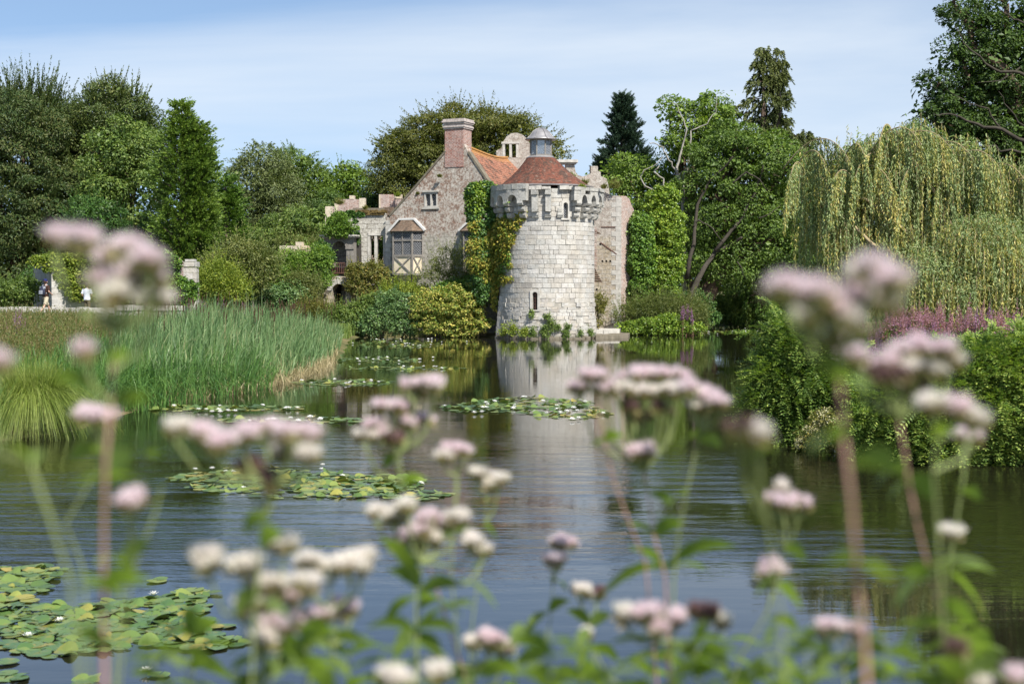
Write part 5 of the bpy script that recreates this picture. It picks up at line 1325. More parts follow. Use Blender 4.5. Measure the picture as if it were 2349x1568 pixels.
# tufts growing from the tower foot
tuft = [(1262,742,8,8),(1275,752,9,9),(1248,752,6,8),(1300,748,7,6),(1180,755,22,16),(1205,762,14,10),(1160,762,16,12),(1295,765,8,10),(1250,766,8,9),(1219,720,3,10),(1256,727,10,4),(1330,765,5,7),(1222,765,5,12),(1350,762,8,14)]
for i, e in enumerate(tuft):
    Yt = TC[1]-2.95*math.cos(tang(min(1360, max(1150, e[0])))); c = P(e[0], e[1], Yt)
    T = thing("wall_weed", c, "small green weed tuft rooted in the joints at the foot of the round tower", "weed", "weeds at the tower foot")
    rngt = np.random.default_rng(100+i); n = int(e[2]*e[3]*.14)+4; k = PX(Yt)
    cpt = c+rngt.normal(0, .45, (n, 3))*np.array([e[2]*k, .1, e[3]*k]); cpt[:, 1] -= .08
    quads("foliage", clumps(cpt, np.tile([0,-1,.2], (n, 1)), .16, 34, .1, .5, rngt, .9, .2, .6), L_['yellowgreen' if i in (4,5,6) else 'mid'], T)
sh = dict(seed=1)
bush("hydrangea_bush", "big yellow-flowering bush hanging to the water left of the round tower", 85.8, [(1010,700,52,38),(1060,705,45,48),(1085,740,34,30),(1000,740,48,26),(975,705,36,30),(1050,750,50,20)], L_['hydrangea_pale'], 330, .34, 70, .12, .6, seed=110, squash=.55, dy=.7, upb=.8)
bush("hydrangea_bush", "fresh green dome of shrub above the yellow-flowering bush", 87.2, [(1065,665,40,26),(1030,675,34,24),(1090,680,22,30)], L_['ivy'], 150, .32, 65, .12, .6, seed=111)
bush("laurel_bush", "dark glossy shrub with pale tips hanging over the water under the oriel", 86.2, [(905,705,42,34),(880,735,44,30),(925,745,40,22),(850,745,34,22)], L_['laurel'], 300, .32, 70, .12, .5, seed=112, shoot=150, shl=.6, dy=.7)
bush("mixed_shrub", "low mid-green shrub at the water left of the dark glossy shrub", 86.6, [(800,738,50,28),(775,722,30,16),(830,715,34,20),(760,745,30,18),(820,752,40,16),(850,695,20,16)], L_['mid'], 300, .32, 65, .12, .5, seed=113, shoot=160)
bush("yellow_rose", "spindly yellow-green climber in front of the oriel's foot", 88.6, [(925,665,34,14),(900,675,26,14),(955,672,26,16),(885,690,20,14)], L_['yellowgreen'], 110, .28, 50, .11, .5, seed=114, shoot=170, shl=.8)
bush("grey_olive_shrub", "loose grey-olive shrub against the brick wall between the two oriels", 88.3, [(1025,610,32,34),(1060,620,30,38),(1000,640,28,26),(1045,650,40,24),(1080,640,18,36)], L_['olive'], 150, .3, 46, .11, .4, seed=115, shoot=330, shl=.9, fill=.3)
bush("rambling_climber", "olive climber tumbling over the wall under the empty mullioned window", 91.4, [(835,625,38,20),(865,640,24,34),(820,650,26,18),(806,622,10,7),(860,680,26,26),(835,672,22,18)], L_['autumn'], 230, .3, 60, .12, .5, seed=116, shoot=140, dy=.5)
bush("window_ivy", "ivy glimpsed through the empty window opening", 95.2, [(872,575,14,40),(868,620,14,20)], L_['ivy'], 60, .28, 60, .13, .7, seed=117, dy=.6, stem=False)
bush("vine", "bright green vine heaped on the cornice of the arched doorway", 92.2, [(772,508,22,11),(792,524,24,9),(762,525,18,10),(780,499,14,8),(776,534,26,6)], L_['vine'], 130, .26, 60, .12, .55, seed=118, dy=.5, shoot=110, shl=.5, stem=False)
bush("ivy_tendril", "dark ivy strand climbing beside the bright vine", 93.0, [(802,491,11,6),(826,492,6,5),(815,508,3,14),(820,545,4,12)], L_['ivy_dark'], 40, .2, 50, .11, .6, seed=119, dy=.4, stem=False)
bush("vine", "large bright green vine tumbling left of the arched doorway", 91.0, [(735,600,22,32),(700,608,34,26),(660,622,40,26),(620,650,44,26),(735,640,18,18),(655,590,14,14)], L_['vine'], 330, .32, 62, .13, .5, seed=120, stem=False, dy=.7, shoot=420, shl=.8, shbend=(0,0,-.2))
bush("dark_ivy", "dark ivy clump at the left jamb of the arched doorway", 91.6, [(746,592,15,28),(738,572,12,14)], L_['ivy_dark'], 90, .25, 60, .12, .7, seed=121, dy=.6, stem=False)
bush("elder_bush", "rounded green elder bush below the large vine", 88.5, [(610,690,55,36),(560,680,45,30),(660,690,40,34),(640,725,70,26),(700,730,40,22),(560,660,40,24)], L_['laurel'], 420, .36, 66, .13, .55, seed=122)
bush("broom_bush", "olive-tinted fine-leaved bush left of the low archway", 89.3, [(695,655,34,26),(715,668,20,20),(690,680,30,18)], L_['olive'], 180, .3, 58, .11, .4, seed=123, shoot=220)
bush("flowering_scrub", "weedy scrub with faint purple spikes below the low archway", 87.8, [(725,712,30,14),(760,718,26,11),(700,715,26,14)], L_['autumn'], 120, .26, 50, .1, .4, seed=124, shoot=260, shl=.7)
bush("hawthorn_bush", "broad yellow-olive bush left of the vine, above the reeds", 86, [(560,590,50,36),(520,610,44,36),(600,610,36,32),(490,650,40,34),(550,640,60,36)], L_['olive'], 430, .38, 60, .13, .45, seed=125, shoot=420, shl=.9)
bush("dogwood_bush", "yellow-green upright bush beside the stone pier", 83, [(480,660,30,38),(510,650,30,44),(540,670,30,26)], L_['yellowgreen'], 200, .32, 55, .12, .45, seed=126, shoot=360, shl=.9)
bush("dead_twig_bush", "pale leafless twiggy bush behind the small yellow ruin", 96, [(700,560,22,14),(650,555,16,12)], L_['olive'], 30, .25, 24, .1, .3, seed=127, shoot=120, shl=.9, fill=0)
bush("garden_shrub", "dark low shrub at the left edge beyond the parapet", 82, [(30,675,46,22),(-20,670,40,26),(60,660,26,16)], L_['mid'], 160, .34, 60, .13, .5, seed=128, shoot=120)
bush("wall_ivy", "yellow-green ivy mantling the top of the ruined outbuilding", 80.8, [(110,600,34,16),(155,603,40,18),(200,600,30,16),(170,635,40,28),(140,618,24,14),(205,650,24,36),(180,670,24,24)], L_['yellowgreen'], 300, .28, 62, .12, .6, seed=129, dy=.18, stem=False)
bush("wall_ivy", "glossy green ivy mound at the foot of the stone pier", 78.2, [(415,665,34,24),(400,650,20,20),(425,680,26,14),(395,605,16,16),(380,590,14,10)], L_['ivy'], 190, .26, 60, .12, .7, seed=130, dy=.5, stem=False)
bush("wall_ivy", "ivy over the broken brick wall between the outbuilding and the pier", 78.6, [(350,660,20,16),(330,645,18,12)], L_['ivy'], 70, .24, 55, .12, .7, seed=131, dy=.5, stem=False)
bush("garden_shrub", "green shrubs between the outbuilding and the brick wall", 84, [(270,660,50,30),(310,640,34,26),(240,640,30,34)], L_['mid'], 190, .34, 60, .13, .5, seed=132)
# right of the tower
bush("ivy_pillar", "tall bright green ivy-clad pillar standing over the right bank", 92.8, [(1520,455,30,28),(1500,475,18,18),(1522,500,36,34),(1525,550,38,42),(1527,600,36,44),(1520,650,34,44),(1505,690,28,24),(1540,690,20,24)], L_['ivy_bright'], 640, .3, 72, .13, .7, seed=140, dy=.8, squash=.6, upb=.7)
bush("wall_ivy", "darker ivy curtain hung over the ruined window wall beside the bright ivy pillar", 91.8, [(1470,520,24,26),(1468,560,22,36),(1465,610,24,40),(1468,660,22,36),(1462,695,18,24),(1484,600,14,60),(1455,690,10,30)], L_['ivy'], 420, .26, 68, .12, .7, seed=141, dy=.6, stem=False)
bush("bank_ivy", "bright green ground-hugging ivy trailing into the moat on the right bank", 89.6, [(1500,748,55,16),(1560,750,40,14),(1450,752,28,11),(1590,755,24,9),(1530,738,40,12)], L_['ivy_bright'], 300, .26, 60, .11, .65, seed=142, dy=.7, stem=False)
bush("bank_scrub", "olive-green weedy scrub along the right bank above the bright ivy", 90.6, [(1440,725,28,20),(1480,718,40,24),(1530,715,40,24),(1580,715,34,34),(1600,740,16,22),(1500,700,30,16)], L_['olive'], 260, .28, 52, .1, .4, seed=143, shoot=700, shl=.9)
bush("small_shrub", "sparse shrub growing at the wall between tower and ruined wall", 88.2, [(1378,690,12,14),(1372,705,12,20),(1368,745,8,14)], L_['autumn'], 46, .24, 40, .1, .4, seed=144, shoot=60)
bush("waterside_shrub", "light green shrub at the far right waterline beneath the dark conifer", 111, [(1680,715,34,22),(1700,730,26,14),(1650,705,30,20),(1630,720,26,20)], L_['mid'], 170, .4, 60, .16, .5, seed=145, shoot=160, shl=1)
bush("waterside_shrub", "small dark shrub by the far water under the willow", 118, [(1770,722,34,14),(1810,715,40,18),(1740,725,20,10)], L_['oak'], 120, .4, 50, .16, .5, seed=146)
bush("waterside_shrub", "shadowy fern-dark bush on the moat edge just beyond the ivy pillar", 101, [(1625,730,22,18),(1610,700,20,24),(1590,690,24,20)], L_['ivy_dark'], 90, .35, 50, .14, .5, seed=147)
for (x, y, r, c, lab) in ((1408,425,16,'autumn',"dry grass tuft on top of the ruined wall right of the tower"),(1312,405,8,'yellowgreen',"yellow weeds beside the square pier on the wall head"),(1340,420,8,'autumn',"thin dry weeds under the square pier"),(1385,430,6,'autumn',"brown fern tuft at the parapet's right end"),(1335,430,7,'yellowgreen',"small yellow tuft on the right parapet stones"),(780,465,9,'autumn',"dry weeds on the brick battlement"),(838,478,6,'autumn',"dry tuft in the gap between the battlements"),(912,448,7,'yellowgreen',"yellow stonecrop on the right battlement"),(958,445,4,'autumn',"rusty fern on the gable's left slope"),(1008,405,4,'autumn',"rusty fern high on the gable wall")):
    Yq = {1408:91,1312:93.8,1340:93.6,1385:83.5,1335:82.8,780:96,838:96,912:96,958:92,1008:91}[x]
    c0_ = P(x, y+r*.5, Yq); T = thing("wall_top_weed", c0_, lab, "weed"); rngt = np.random.default_rng(x); n = 26+r*4
    dd = norm(np.stack([rngt.normal(0, .5, n), rngt.normal(0, .4, n), np.ones(n)], 1)); bp = np.tile(c0_, (n, 1))+rngt.normal(0, r*PX(Yq)*.35, (n, 3))*np.array([1,.5,.2])
    quads("stalks", shoots(bp, dd, r*PX(Yq)*1.7, 12, .12, .25, rngt, (0,0,-.1), .4), L_[c], T)

# ================================================================ pinnate-leaved bushes on the near right bank
def fronds(bp, dr, rng, length=.34, pairs=8, ll=.062, droop=.35):
    """pinnate leaves: rows of leaflets both sides of a curved midrib"""
    n = len(bp); t = (np.arange(pairs)+.8)/pairs; ln = length*rng.uniform(.6, 1.25, n); ax = norm(dr)
    side = norm(np.cross(ax, np.array([0,0,1.0])+rng.normal(0, .35, (n, 3)))); up = norm(np.cross(side, ax)); V = []
    for s in (-1, 1):
        for ti in t:
            p = bp+ax*(ti*ln)[:, None]+np.array([0,0,-droop])*((ti**2)*ln)[:, None]
            d = norm(side*s+ax*.45+np.array([0,0,-.12])+rng.normal(0, .12, (n, 3))); sz = ll*(1-.45*abs(ti-.45))*(ln/length)
            V.append(kites(p, norm(up+rng.normal(0, .15, (n, 3))), d, sz, sz*.42, .04))
    tip = bp+ax*ln[:, None]+np.array([0,0,-droop])*ln[:, None]; V.append(kites(tip, up, ax, np.full(n, ll), np.full(n, ll*.4), .04))
    return np.concatenate(V)
def frond_bush(name, label, Y, bl, nb, seed, dy=.8, mat='robinia', length=.34, ll=.062):
    rng = np.random.default_rng(seed); B = vblobs(Y, bl, dy); B[:, 3:] *= .88; T = thing(name, (B[:, 0].mean(), Y, .1), label, "shrub")
    nb = int(nb*.62); cp, cd = blob_points(B, nb, rng, .76, 1.12, .35, .6); V = []
    idx = np.repeat(np.arange(nb), 9); dr = norm(cd[idx]*np.array([1,1,.6])+rdir(rng, len(idx))*.6+np.array([0,0,.1])); bp = cp[idx]+rng.normal(0, .05, (len(idx), 3))
    V.append(fronds(bp, dr, rng, length*1.25, 9, ll*1.2))
    sp_, sd_ = blob_points(B, 130, rng, .9, 1.05, .3, .5)      # arching sprays that break the outline
    m = 9; ix = np.repeat(np.arange(130), m); tt = np.tile(np.linspace(.1, 1, m), 130); dd = norm(sd_*np.array([1,1,.5])+np.array([0,0,.25])+rng.normal(0, .2, sd_.shape))
    V.append(fronds(sp_[ix]+dd[ix]*(tt*rng.uniform(.25, .7, 130)[ix])[:, None]-np.array([0,0,.18])*(tt**2)[:, None], norm(dd[ix]+rdir(rng, len(ix))*.8), rng, length*1.1, 9, ll*1.2))
    ip, idd = blob_points(B*np.array([1,1,1,.82,.8,.82]), nb, rng, .4, 1, .5, .5); V.append(clumps(ip, idd, .22, 36, .09, .4, rng, .9, .3, .5))
    quads("foliage", np.concatenate(V), L_[mat], T); mb = MB(); rg = random.Random(seed)
    root = np.array([B[:, 0].mean()+.8, Y+.5, .1])
    for b in B:
        q, r_ = limb(root+np.array([rg.uniform(-.6, .6), 0, 0]), b[:3]+np.array([0, -.2, .2*b[5]]), .05, .012, rg, 7, .07); mb.tube(q, r_, 5)
        for k in range(4): q2, r2 = limb(q[rg.randint(3, 6)], b[:3]+np.array([rg.uniform(-1, 1)*b[3], rg.uniform(-1, 0)*b[4], rg.uniform(-.6, .9)*b[5]])*.85+0*b[:3] if False else b[:3]+np.array([rg.uniform(-.8, .8)*b[3], rg.uniform(-.8, 0)*b[4], rg.uniform(-.6, .8)*b[5]]), .018, .005, rg, 5, .08); mb.tube(q2, r2, 4)
    mb.build("stem", bark("shrub_stem", (.12,.09,.06)), T)
    return T
frond_bush("pinnate_shrub", "feathery pinnate-leaved shrub leaning out over the water on the right bank", 26.5, [(1835,790,52,40),(1795,850,45,42),(1860,870,70,60),(1790,915,50,38),(1770,960,34,28),(1850,960,60,50),(1940,900,70,70),(1930,990,60,40),(1870,1010,40,26),(1880,775,40,36),(1745,905,22,14),(1760,850,24,14),(1800,760,26,16),(1735,960,16,12)], 1250, 151)
frond_bush("pinnate_shrub", "dense dark pinnate-leaved shrub filling the right edge above the water", 23.6, [(2160,860,70,55),(2240,845,70,55),(2320,880,80,80),(2120,930,70,60),(2220,940,80,80),(2320,980,80,75),(2080,1000,70,50),(2160,1030,60,34),(2380,900,60,120),(2240,1040,60,34),(2030,950,50,60),(2370,830,50,50)], 1900, 152)
# cream blossom tangle at the waterline
T = thing("meadowsweet", (P(1880,990,24.6)[0], 24.6, .1), "tangle of cream-flowered meadowsweet drooping at the waterline", "wildflower")
rng = np.random.default_rng(153); B = vblobs(24.9, [(1870,995,26,24),(1850,1015,22,14),(1895,965,28,20),(1930,1015,36,20)], .6); cp, cd = blob_points(B, 110, rng, .8, 1.05, .2, .7)
cp, cd = cp[:45], cd[:45]; quads("flowers", clumps(cp, cd, .08, 40, .026, .8, rng, 1, .1, .4), leaf_mat("cream_blossom", [(.5,.45,.25),(.65,.6,.38),(.7,.66,.5)], trans=.2), T)
cp, cd = blob_points(B, 160, rng, .5, 1, .3, .6); quads("foliage", clumps(cp, cd, .13, 26, .06, .4, rng, 1, .3, .4), L_['autumn'], T)
# willowherb and loosestrife spikes
mag = leaf_mat("purple_petal", [(.16,.07,.18),(.26,.12,.28),(.34,.18,.35),(.4,.26,.4)], trans=.3); pinkm = leaf_mat("dusky_pink_petal", [(.22,.1,.13),(.32,.16,.2),(.4,.22,.28),(.42,.24,.34)], trans=.3)
def spikes(name, label, spots, Y, mat, sl=.45, seed=1, per=60, hgt=1.2, cat="wildflower", group=None, wid=.05, stem_m='mid', pl=.03):
    rng = np.random.default_rng(seed); out = None
    for k, (x, y, dy_) in enumerate(spots):
        c = P(x, y, Y+dy_); T = thing(name, (c[0], c[1], max(0, c[2]-hgt)), label, cat, group)
        n = 5; V = []; VS = []; mb = MB()
        for s in range(n):
            tipp = c+np.array([rng.normal(0, .13), rng.normal(0, .13), rng.normal(0, .1)]); b = np.array([c[0]+rng.normal(0, .06), c[1]+rng.normal(0, .06), c[2]-hgt])
            m = per; t = rng.random(m)**.8; ax = norm((tipp-b)[None])[0]; p = tipp-ax*(t*sl)[:, None]; d = rdir(rng, m); d = norm(d-ax*(d@ax)[:, None]*.8+ax*.25)
            L = pl*(.5+.8*t); quads("flower_spike", kites(p+d*(wid*t*.3)[:, None], rdir(rng, m), d, L, L*.7), mat, T)
            m2 = 40; t2 = rng.random(m2); p2 = b+(tipp-b)*(.15+.6*t2)[:, None]; d2 = norm(rdir(rng, m2)+np.array([0,0,.4])); VS.append(kites(p2, rdir(rng, m2), d2, .11*rng.uniform(.6, 1.2, m2), np.full(m2, .022)))
            mb.tube([b, (b+tipp)/2+rng.normal(0, .02, 3), tipp], [.008,.006,.002], 4, False)
        quads("leaves", np.concatenate(VS), L_[stem_m], T); mb.build("stem", bark("red_stem", (.22,.1,.09)), T)
rg = random.Random(8)
spikes("willowherb", "magenta-pink willowherb spike in the drift on the right bank", [(rg.uniform(2020, 2330), rg.uniform(700, 775)+0*i, rg.uniform(-1, 1.5)) for i in range(105)]+[(rg.uniform(1975, 2060), rg.uniform(745, 800), rg.uniform(0, 1)) for i in range(14)], 27.5, pinkm, .5, 161, 70, 1.3, group="willowherb drift on the right bank", wid=.07, pl=.035)
spikes("willowherb", "brighter purple willowherb spike standing above the drift on the right bank", [(2060,735,0),(2085,745,0),(2110,740,0),(2150,735,0),(2210,725,0),(2250,715,0),(2255,725,0),(2300,735,0),(1995,760,0),(2005,775,.3),(2020,755,0)], 27, mag, .45, 162, 90, 1.3, group="brighter willowherb spikes", wid=.07, pl=.035)
spikes("loosestrife", "purple loosestrife clump on the right bank below the ivy pillar", [(1563,705,0),(1575,698,.2),(1587,706,0)], 89, mag, .9, 163, 60, 2.0, group="loosestrife by the ivy pillar", wid=.1, pl=.07)
spikes("loosestrife", "purple loosestrife among the brown weeds at the far left", [(38,715,0),(45,735,0),(28,740,0)], 48, mag, .8, 164, 90, 1.6, group="loosestrife at the left edge", pl=.045)
spikes("loosestrife", "faint purple loosestrife behind the reeds near the stone pier", [(440,690,0),(462,680,0),(470,690,1),(505,690,0),(580,690,2),(560,692,1)], 74, mag, .9, 165, 80, 1.6, group="loosestrife behind the reeds", pl=.05)
# ================================================================ reeds, sedge and weeds of the left bank
def blades(base, hgt, wid, lean, rng, seg=4, curve=.5):
    """ribbons: base (n,3), leaning directions lean (n,3 horizontal), arching over"""
    n = len(base); V = []; t = np.linspace(0, 1, seg+1); side = norm(np.cross(lean+1e-6, np.array([0,0,1.0]))*1.0+rng.normal(0, .5, (n, 3))*np.array([1,1,0])); hz = np.linalg.norm(lean, axis=1, keepdims=True)
    pts = []
    for ti in t:
        h = ti-(curve*hz[:, 0]*ti**3)*.55
        pts.append(base+np.stack([lean[:, 0]*hgt*ti**1.8, lean[:, 1]*hgt*ti**1.8, hgt*h], 1))
    W = [wid*(1-.9*t[i]**2)/2 for i in range(seg+1)]
    V = np.stack([q for i in range(seg+1) for q in (pts[i]-side*W[i][:, None], pts[i]+side*W[i][:, None])], 1)      # (n, 2(seg+1), 3)
    k = np.arange(seg)*2; f = np.stack([k, k+1, k+3, k+2], 1); m = 2*(seg+1)
    Fc = (np.arange(n)[:, None, None]*m+f[None]).reshape(-1, 4)
    return V.reshape(-1, 3), Fc
def ribbons(name, VF, mat):
    V, Fc = VF; return link(name, np_mesh(name, V, Fc.ravel(), np.arange(len(Fc))*4, want_uv=False), mat)
def blade_mat(name, cols, dry=None, trans=.25):
    return leaf_mat(name, cols, trans=trans, patch=.8, rough=.45)
rng = np.random.default_rng(201)
def scatter(poly, n, rng, cond=None):
    poly = np.array(poly, float); out = []
    tot = 0
    while tot < n:
        p = rng.uniform(poly.min(0), poly.max(0), (n*2, 2)); p = p[sdf(poly, p[:, 0], p[:, 1]) < 0]
        if cond is not None: p = p[cond(p)]
        out.append(p); tot += len(p)
    return np.concatenate(out)[:n]
# reed bed outline in plan: follows the shoreline
RB = [(-9.2,77),(-8.0,66),(-7.2,56),(-7.0,50),(-7.2,43),(-7.6,39.5),(-8.6,36.2),(-10.5,37),(-12.2,42),(-13,47),(-15.5,55),(-16,62),(-14.5,72),(-12,79)]
def gz(p, lift=0): return np.maximum(height(p[:, 0], p[:, 1]), -.12)+lift
n = 17000; p = scatter(RB, n, rng); d = -sdf(np.array(RB, float), p[:, 0], p[:, 1])
hg = (1.75+.35*rng.normal(0, .5, n)+.25*np.sin(p[:, 0]*1.1)*np.sin(p[:, 1]*.6))*np.clip(.5+d*.2, .5, 1.0)
hg *= np.where(p[:, 1] > 60, .95, 1.0)*(1+.16*np.sin(p[:, 0]*2.7+1)*np.sin(p[:, 1]*1.9))*rng.choice([1, 1, .9, .75, .55, 1.14, 1.25], n)
base = np.stack([p[:, 0], p[:, 1], gz(p)], 1); ln = rng.normal(0, .17, (n, 3)); ln[:, 0] += .12+.05*np.sin(p[:, 1]*.8); ln[:, 2] = 0
reedm = blade_mat("reed_blade", [(.045,.1,.035),(.09,.165,.06),(.13,.215,.085),(.19,.28,.12),(.36,.32,.17)])
o = ribbons("reed_bed", blades(base, hg, rng.uniform(.026, .05, n), ln, rng, 4, 1.6), reedm); tag(o, "dense bed of tall blue-green cattail reeds along the left bank", "reeds", kind='stuff')
# bent tips and lush overhanging blades on the near flank
n = 7500; q = scatter([(-7.0,42),(-7.3,39.3),(-8.7,33),(-9.4,31),(-12.5,34),(-13,40),(-13.5,46),(-9,45)], n, rng); base = np.stack([q[:, 0], q[:, 1], gz(q)], 1)
ln = rng.normal(0, .3, (n, 3)); ln[:, 0] += .22; ln[:, 1] -= .2; ln[:, 2] = 0
sedm = blade_mat("sedge_blade", [(.03,.09,.02),(.06,.14,.03),(.1,.2,.045),(.17,.28,.07)])
o = ribbons("sedge_clumps", blades(base, rng.uniform(.8, 1.6, n), rng.uniform(.018, .032, n), ln, rng, 5, 1.7), sedm); tag(o, "arching dark green sedge leaves drooping to the water at the near end of the reeds", "sedge", kind='stuff')
# dry straw at the water's foot
n = 1900; q = scatter([(-7.7,62),(-7.2,58),(-6.9,55),(-6.5,50),(-6.9,43),(-7.4,39.0),(-8.6,35.6),(-9,36.4),(-8,40),(-7.5,48),(-7.1,56),(-7.6,62)], n, rng); base = np.stack([q[:, 0], q[:, 1], gz(q)], 1)
ln = rng.normal(0, .45, (n, 3)); ln[:, 2] = 0
o = ribbons("dead_reed_straw", blades(base, rng.uniform(.25, .75, n), rng.uniform(.014, .026, n), ln, rng, 3, 1.5), leaf_mat("straw", [(.14,.12,.05),(.25,.2,.1),(.34,.28,.15),(.42,.36,.22)], trans=.15)); tag(o, "dead straw-coloured reed litter along the foot of the reed bed", "dead reeds", kind='stuff')
# cattail heads
cat = MB(); q = scatter([(-8.8,74),(-8,60),(-8,50),(-11,44),(-14,50),(-16,60),(-14.5,72),(-12,78)], 150, rng)
for (x, y) in q:
    z0 = float(gz(np.array([[x, y]]))[0]); h_ = 1.9+rng.normal(0, .16); lx = rng.normal(.05, .05); cat.tube([(x, y, z0), (x+lx*h_, y, z0+h_-.16)], .006, 3, False); cat.tube([(x+lx*h_, y, z0+h_-.2), (x+lx*h_*1.02, y, z0+h_-.18), (x+lx*h_*1.08, y, z0+h_+.02), (x+lx*h_*1.09, y, z0+h_+.04)], [.008,.018,.018,.006], 6)
o = cat.build("cattail_heads", plain("brown_cattail", (.06,.035,.022), .9, .1)); tag(o, "brown cattail seed heads standing among the reeds", "cattails", kind='stuff')
# great tussock sedge at the left edge
def tussock(c, r, h_, n, seed, label, mat):
    rng = np.random.default_rng(seed); a = rng.uniform(0, 2*PI, n); rr = r*.35*rng.random(n)**.5; ln = np.stack([np.cos(a), np.sin(a), 0*a], 1)*rng.uniform(.1, 1.0, n)[:, None]*(r/h_)*.95+rng.normal(0, .13, (n, 3))*np.array([1,1,0])
    base = np.array(c)+np.stack([np.cos(a)*rr, np.sin(a)*rr, 0*a], 1)
    T = ribbons("tussock_sedge", blades(base, h_*rng.uniform(.75, 1.15, n), rng.uniform(.006, .012, n), ln, rng, 7, 2.6), mat); return tag(T, label, "sedge tussock")
tm = leaf_mat("tussock_blade", [(.05,.09,.012),(.12,.17,.025),(.22,.28,.05),(.4,.43,.15)], trans=.3, patch=.9)
c = G(70, 985, .1); tussock((c[0], c[1]+.2, .25), 1.35, 1.45, 9000, 211, "big fountain-shaped tussock of yellow-green sedge over the water at the left edge", tm)
c = G(-60, 990, .1); tussock((c[0], c[1]+.6, .2), 1.2, 1.3, 5000, 212, "second sedge tussock cut off by the left edge", tm)
# brown-green weeds of the drying bank
def rough_weeds(name, label, poly, n, hmin, hmax, mat, seed, per=14, L=.07):
    rng = np.random.default_rng(seed); q = scatter(poly, n, rng); base = np.stack([q[:, 0], q[:, 1], gz(q)], 1); dr = norm(np.stack([rng.normal(0, .2, n), rng.normal(0, .2, n), np.ones(n)], 1)); V = shoots(base, dr, rng.uniform(hmin, hmax, 1)[0], per, L, .35, rng, (0,0,0), .5)
    o = quads(name, V, mat); tag(o, label, "weeds", kind='stuff'); return o
PN = [(-15.5,55),(-13.2,46),(-12,40),(-10.5,36),(-9.6,30),(-11,27.5),(-16,25),(-24,25),(-28,40),(-22,54)]
docks = leaf_mat("dry_weed", [(.06,.09,.02),(.11,.12,.035),(.17,.14,.05),(.26,.18,.09)], trans=.2); gw = leaf_mat("green_weed", [(.05,.09,.02),(.09,.14,.03),(.13,.17,.04),(.2,.2,.06)], trans=.25)
PL = [(-40,72),(-22,72),(-17,66),(-16,56),(-13.2,46),(-12,40),(-10.5,36),(-9.6,30),(-11,27.5),(-16,25),(-24,25),(-34,40)]
rough_weeds("bank_weeds", "rust-tinged dry docks and seeding weeds over the left bank", PL, 7000, .45, .46, docks, 221, 18, .085)
rough_weeds("bank_herbs", "green herbs mixed through the dry weeds of the left bank", PL, 7000, .4, .42, gw, 222, 18, .08)
rough_weeds('tall_weeds', 'taller rust-tinged docks nearer the sedge on the left bank', PN, 6000, .85, .86, docks, 223, 22, .09)
rough_weeds('tall_herbs', 'taller green herbs near the sedge on the left bank', PN, 6000, .7, .72, gw, 224, 20, .085)
n = 16000; q = scatter(PL, n, rng); base = np.stack([q[:, 0], q[:, 1], gz(q)], 1); ln = rng.normal(0, .3, (n, 3)); ln[:, 2] = 0
o = ribbons("long_grass", blades(base, rng.uniform(.15, .5, n), rng.uniform(.01, .02, n), ln, rng, 3, 1.2), leaf_mat("long_grass_blade", [(.1,.13,.03),(.18,.19,.06),(.3,.26,.12),(.38,.33,.18)], trans=.25)); tag(o, "long half-dried grass on the left bank", "grass", kind='stuff')
n = 2500; q = scatter([(-9.3,76),(-9.5,84),(-9.3,88.3),(-12,89),(-14,80),(-11,76)], n, rng); base = np.stack([q[:, 0], q[:, 1], gz(q)], 1); ln = rng.normal(0, .3, (n, 3)); ln[:, 2] = 0
o = ribbons('shore_grass', blades(base, rng.uniform(.4, 1.1, n), rng.uniform(.03, .05, n), ln, rng, 4, 1.5), L_['mid']); tag(o, 'rough green grass on the shore where the reeds meet the castle shrubs', 'grass', kind='stuff')
n = 9000; q = scatter([(-9.2,34),(-8.9,29),(-9.8,27),(-12,26),(-14,31),(-13,37),(-10,37)], n, rng); base = np.stack([q[:, 0], q[:, 1], gz(q)], 1); ln = rng.normal(0, .3, (n, 3)); ln[:, 0] += .1; ln[:, 2] = 0
o = ribbons("waterside_grass", blades(base, rng.uniform(.7, 1.35, n), rng.uniform(.014, .026, n), ln, rng, 5, 1.6), sedm); tag(o, "lush green waterside grass between the tussock and the reeds", "grass", kind='stuff')
# low plants right across the castle island and the far banks
n = 14000; q = scatter([(-30,84),(-9.5,89.2),(-2,88.5),(-2,100),(13,100),(12,91.5),(13,106),(40,125),(60,130),(60,150),(-50,150),(-50,84)], n, rng); base = np.stack([q[:, 0], q[:, 1], gz(q)], 1); ln = rng.normal(0, .3, (n, 3)); ln[:, 2] = 0
o = ribbons("far_grass", blades(base, rng.uniform(.3, .7, n), rng.uniform(.03, .06, n), ln, rng, 2, 1.0), L_['mid']); tag(o, "rough grass under the trees on the far banks", "grass", kind='stuff')
n = 9000; q = scatter([(9.2,22.9),(7,24.6),(6,30),(8,40),(11,50),(18,70),(40,75),(40,30),(16,20)], n, rng, lambda p: sdf(WATER, p[:, 0], p[:, 1]) > .1); base = np.stack([q[:, 0], q[:, 1], gz(q)], 1)
V = shoots(base, norm(np.stack([rng.normal(0, .2, n), rng.normal(0, .2, n), np.ones(n)], 1)), .8, 16, .09, .35, rng, (0,0,0), .5)
o = quads("right_bank_herbs", V, L_['mid']); tag(o, "leafy ground cover on the right bank below the willow", "ground cover", kind='stuff')
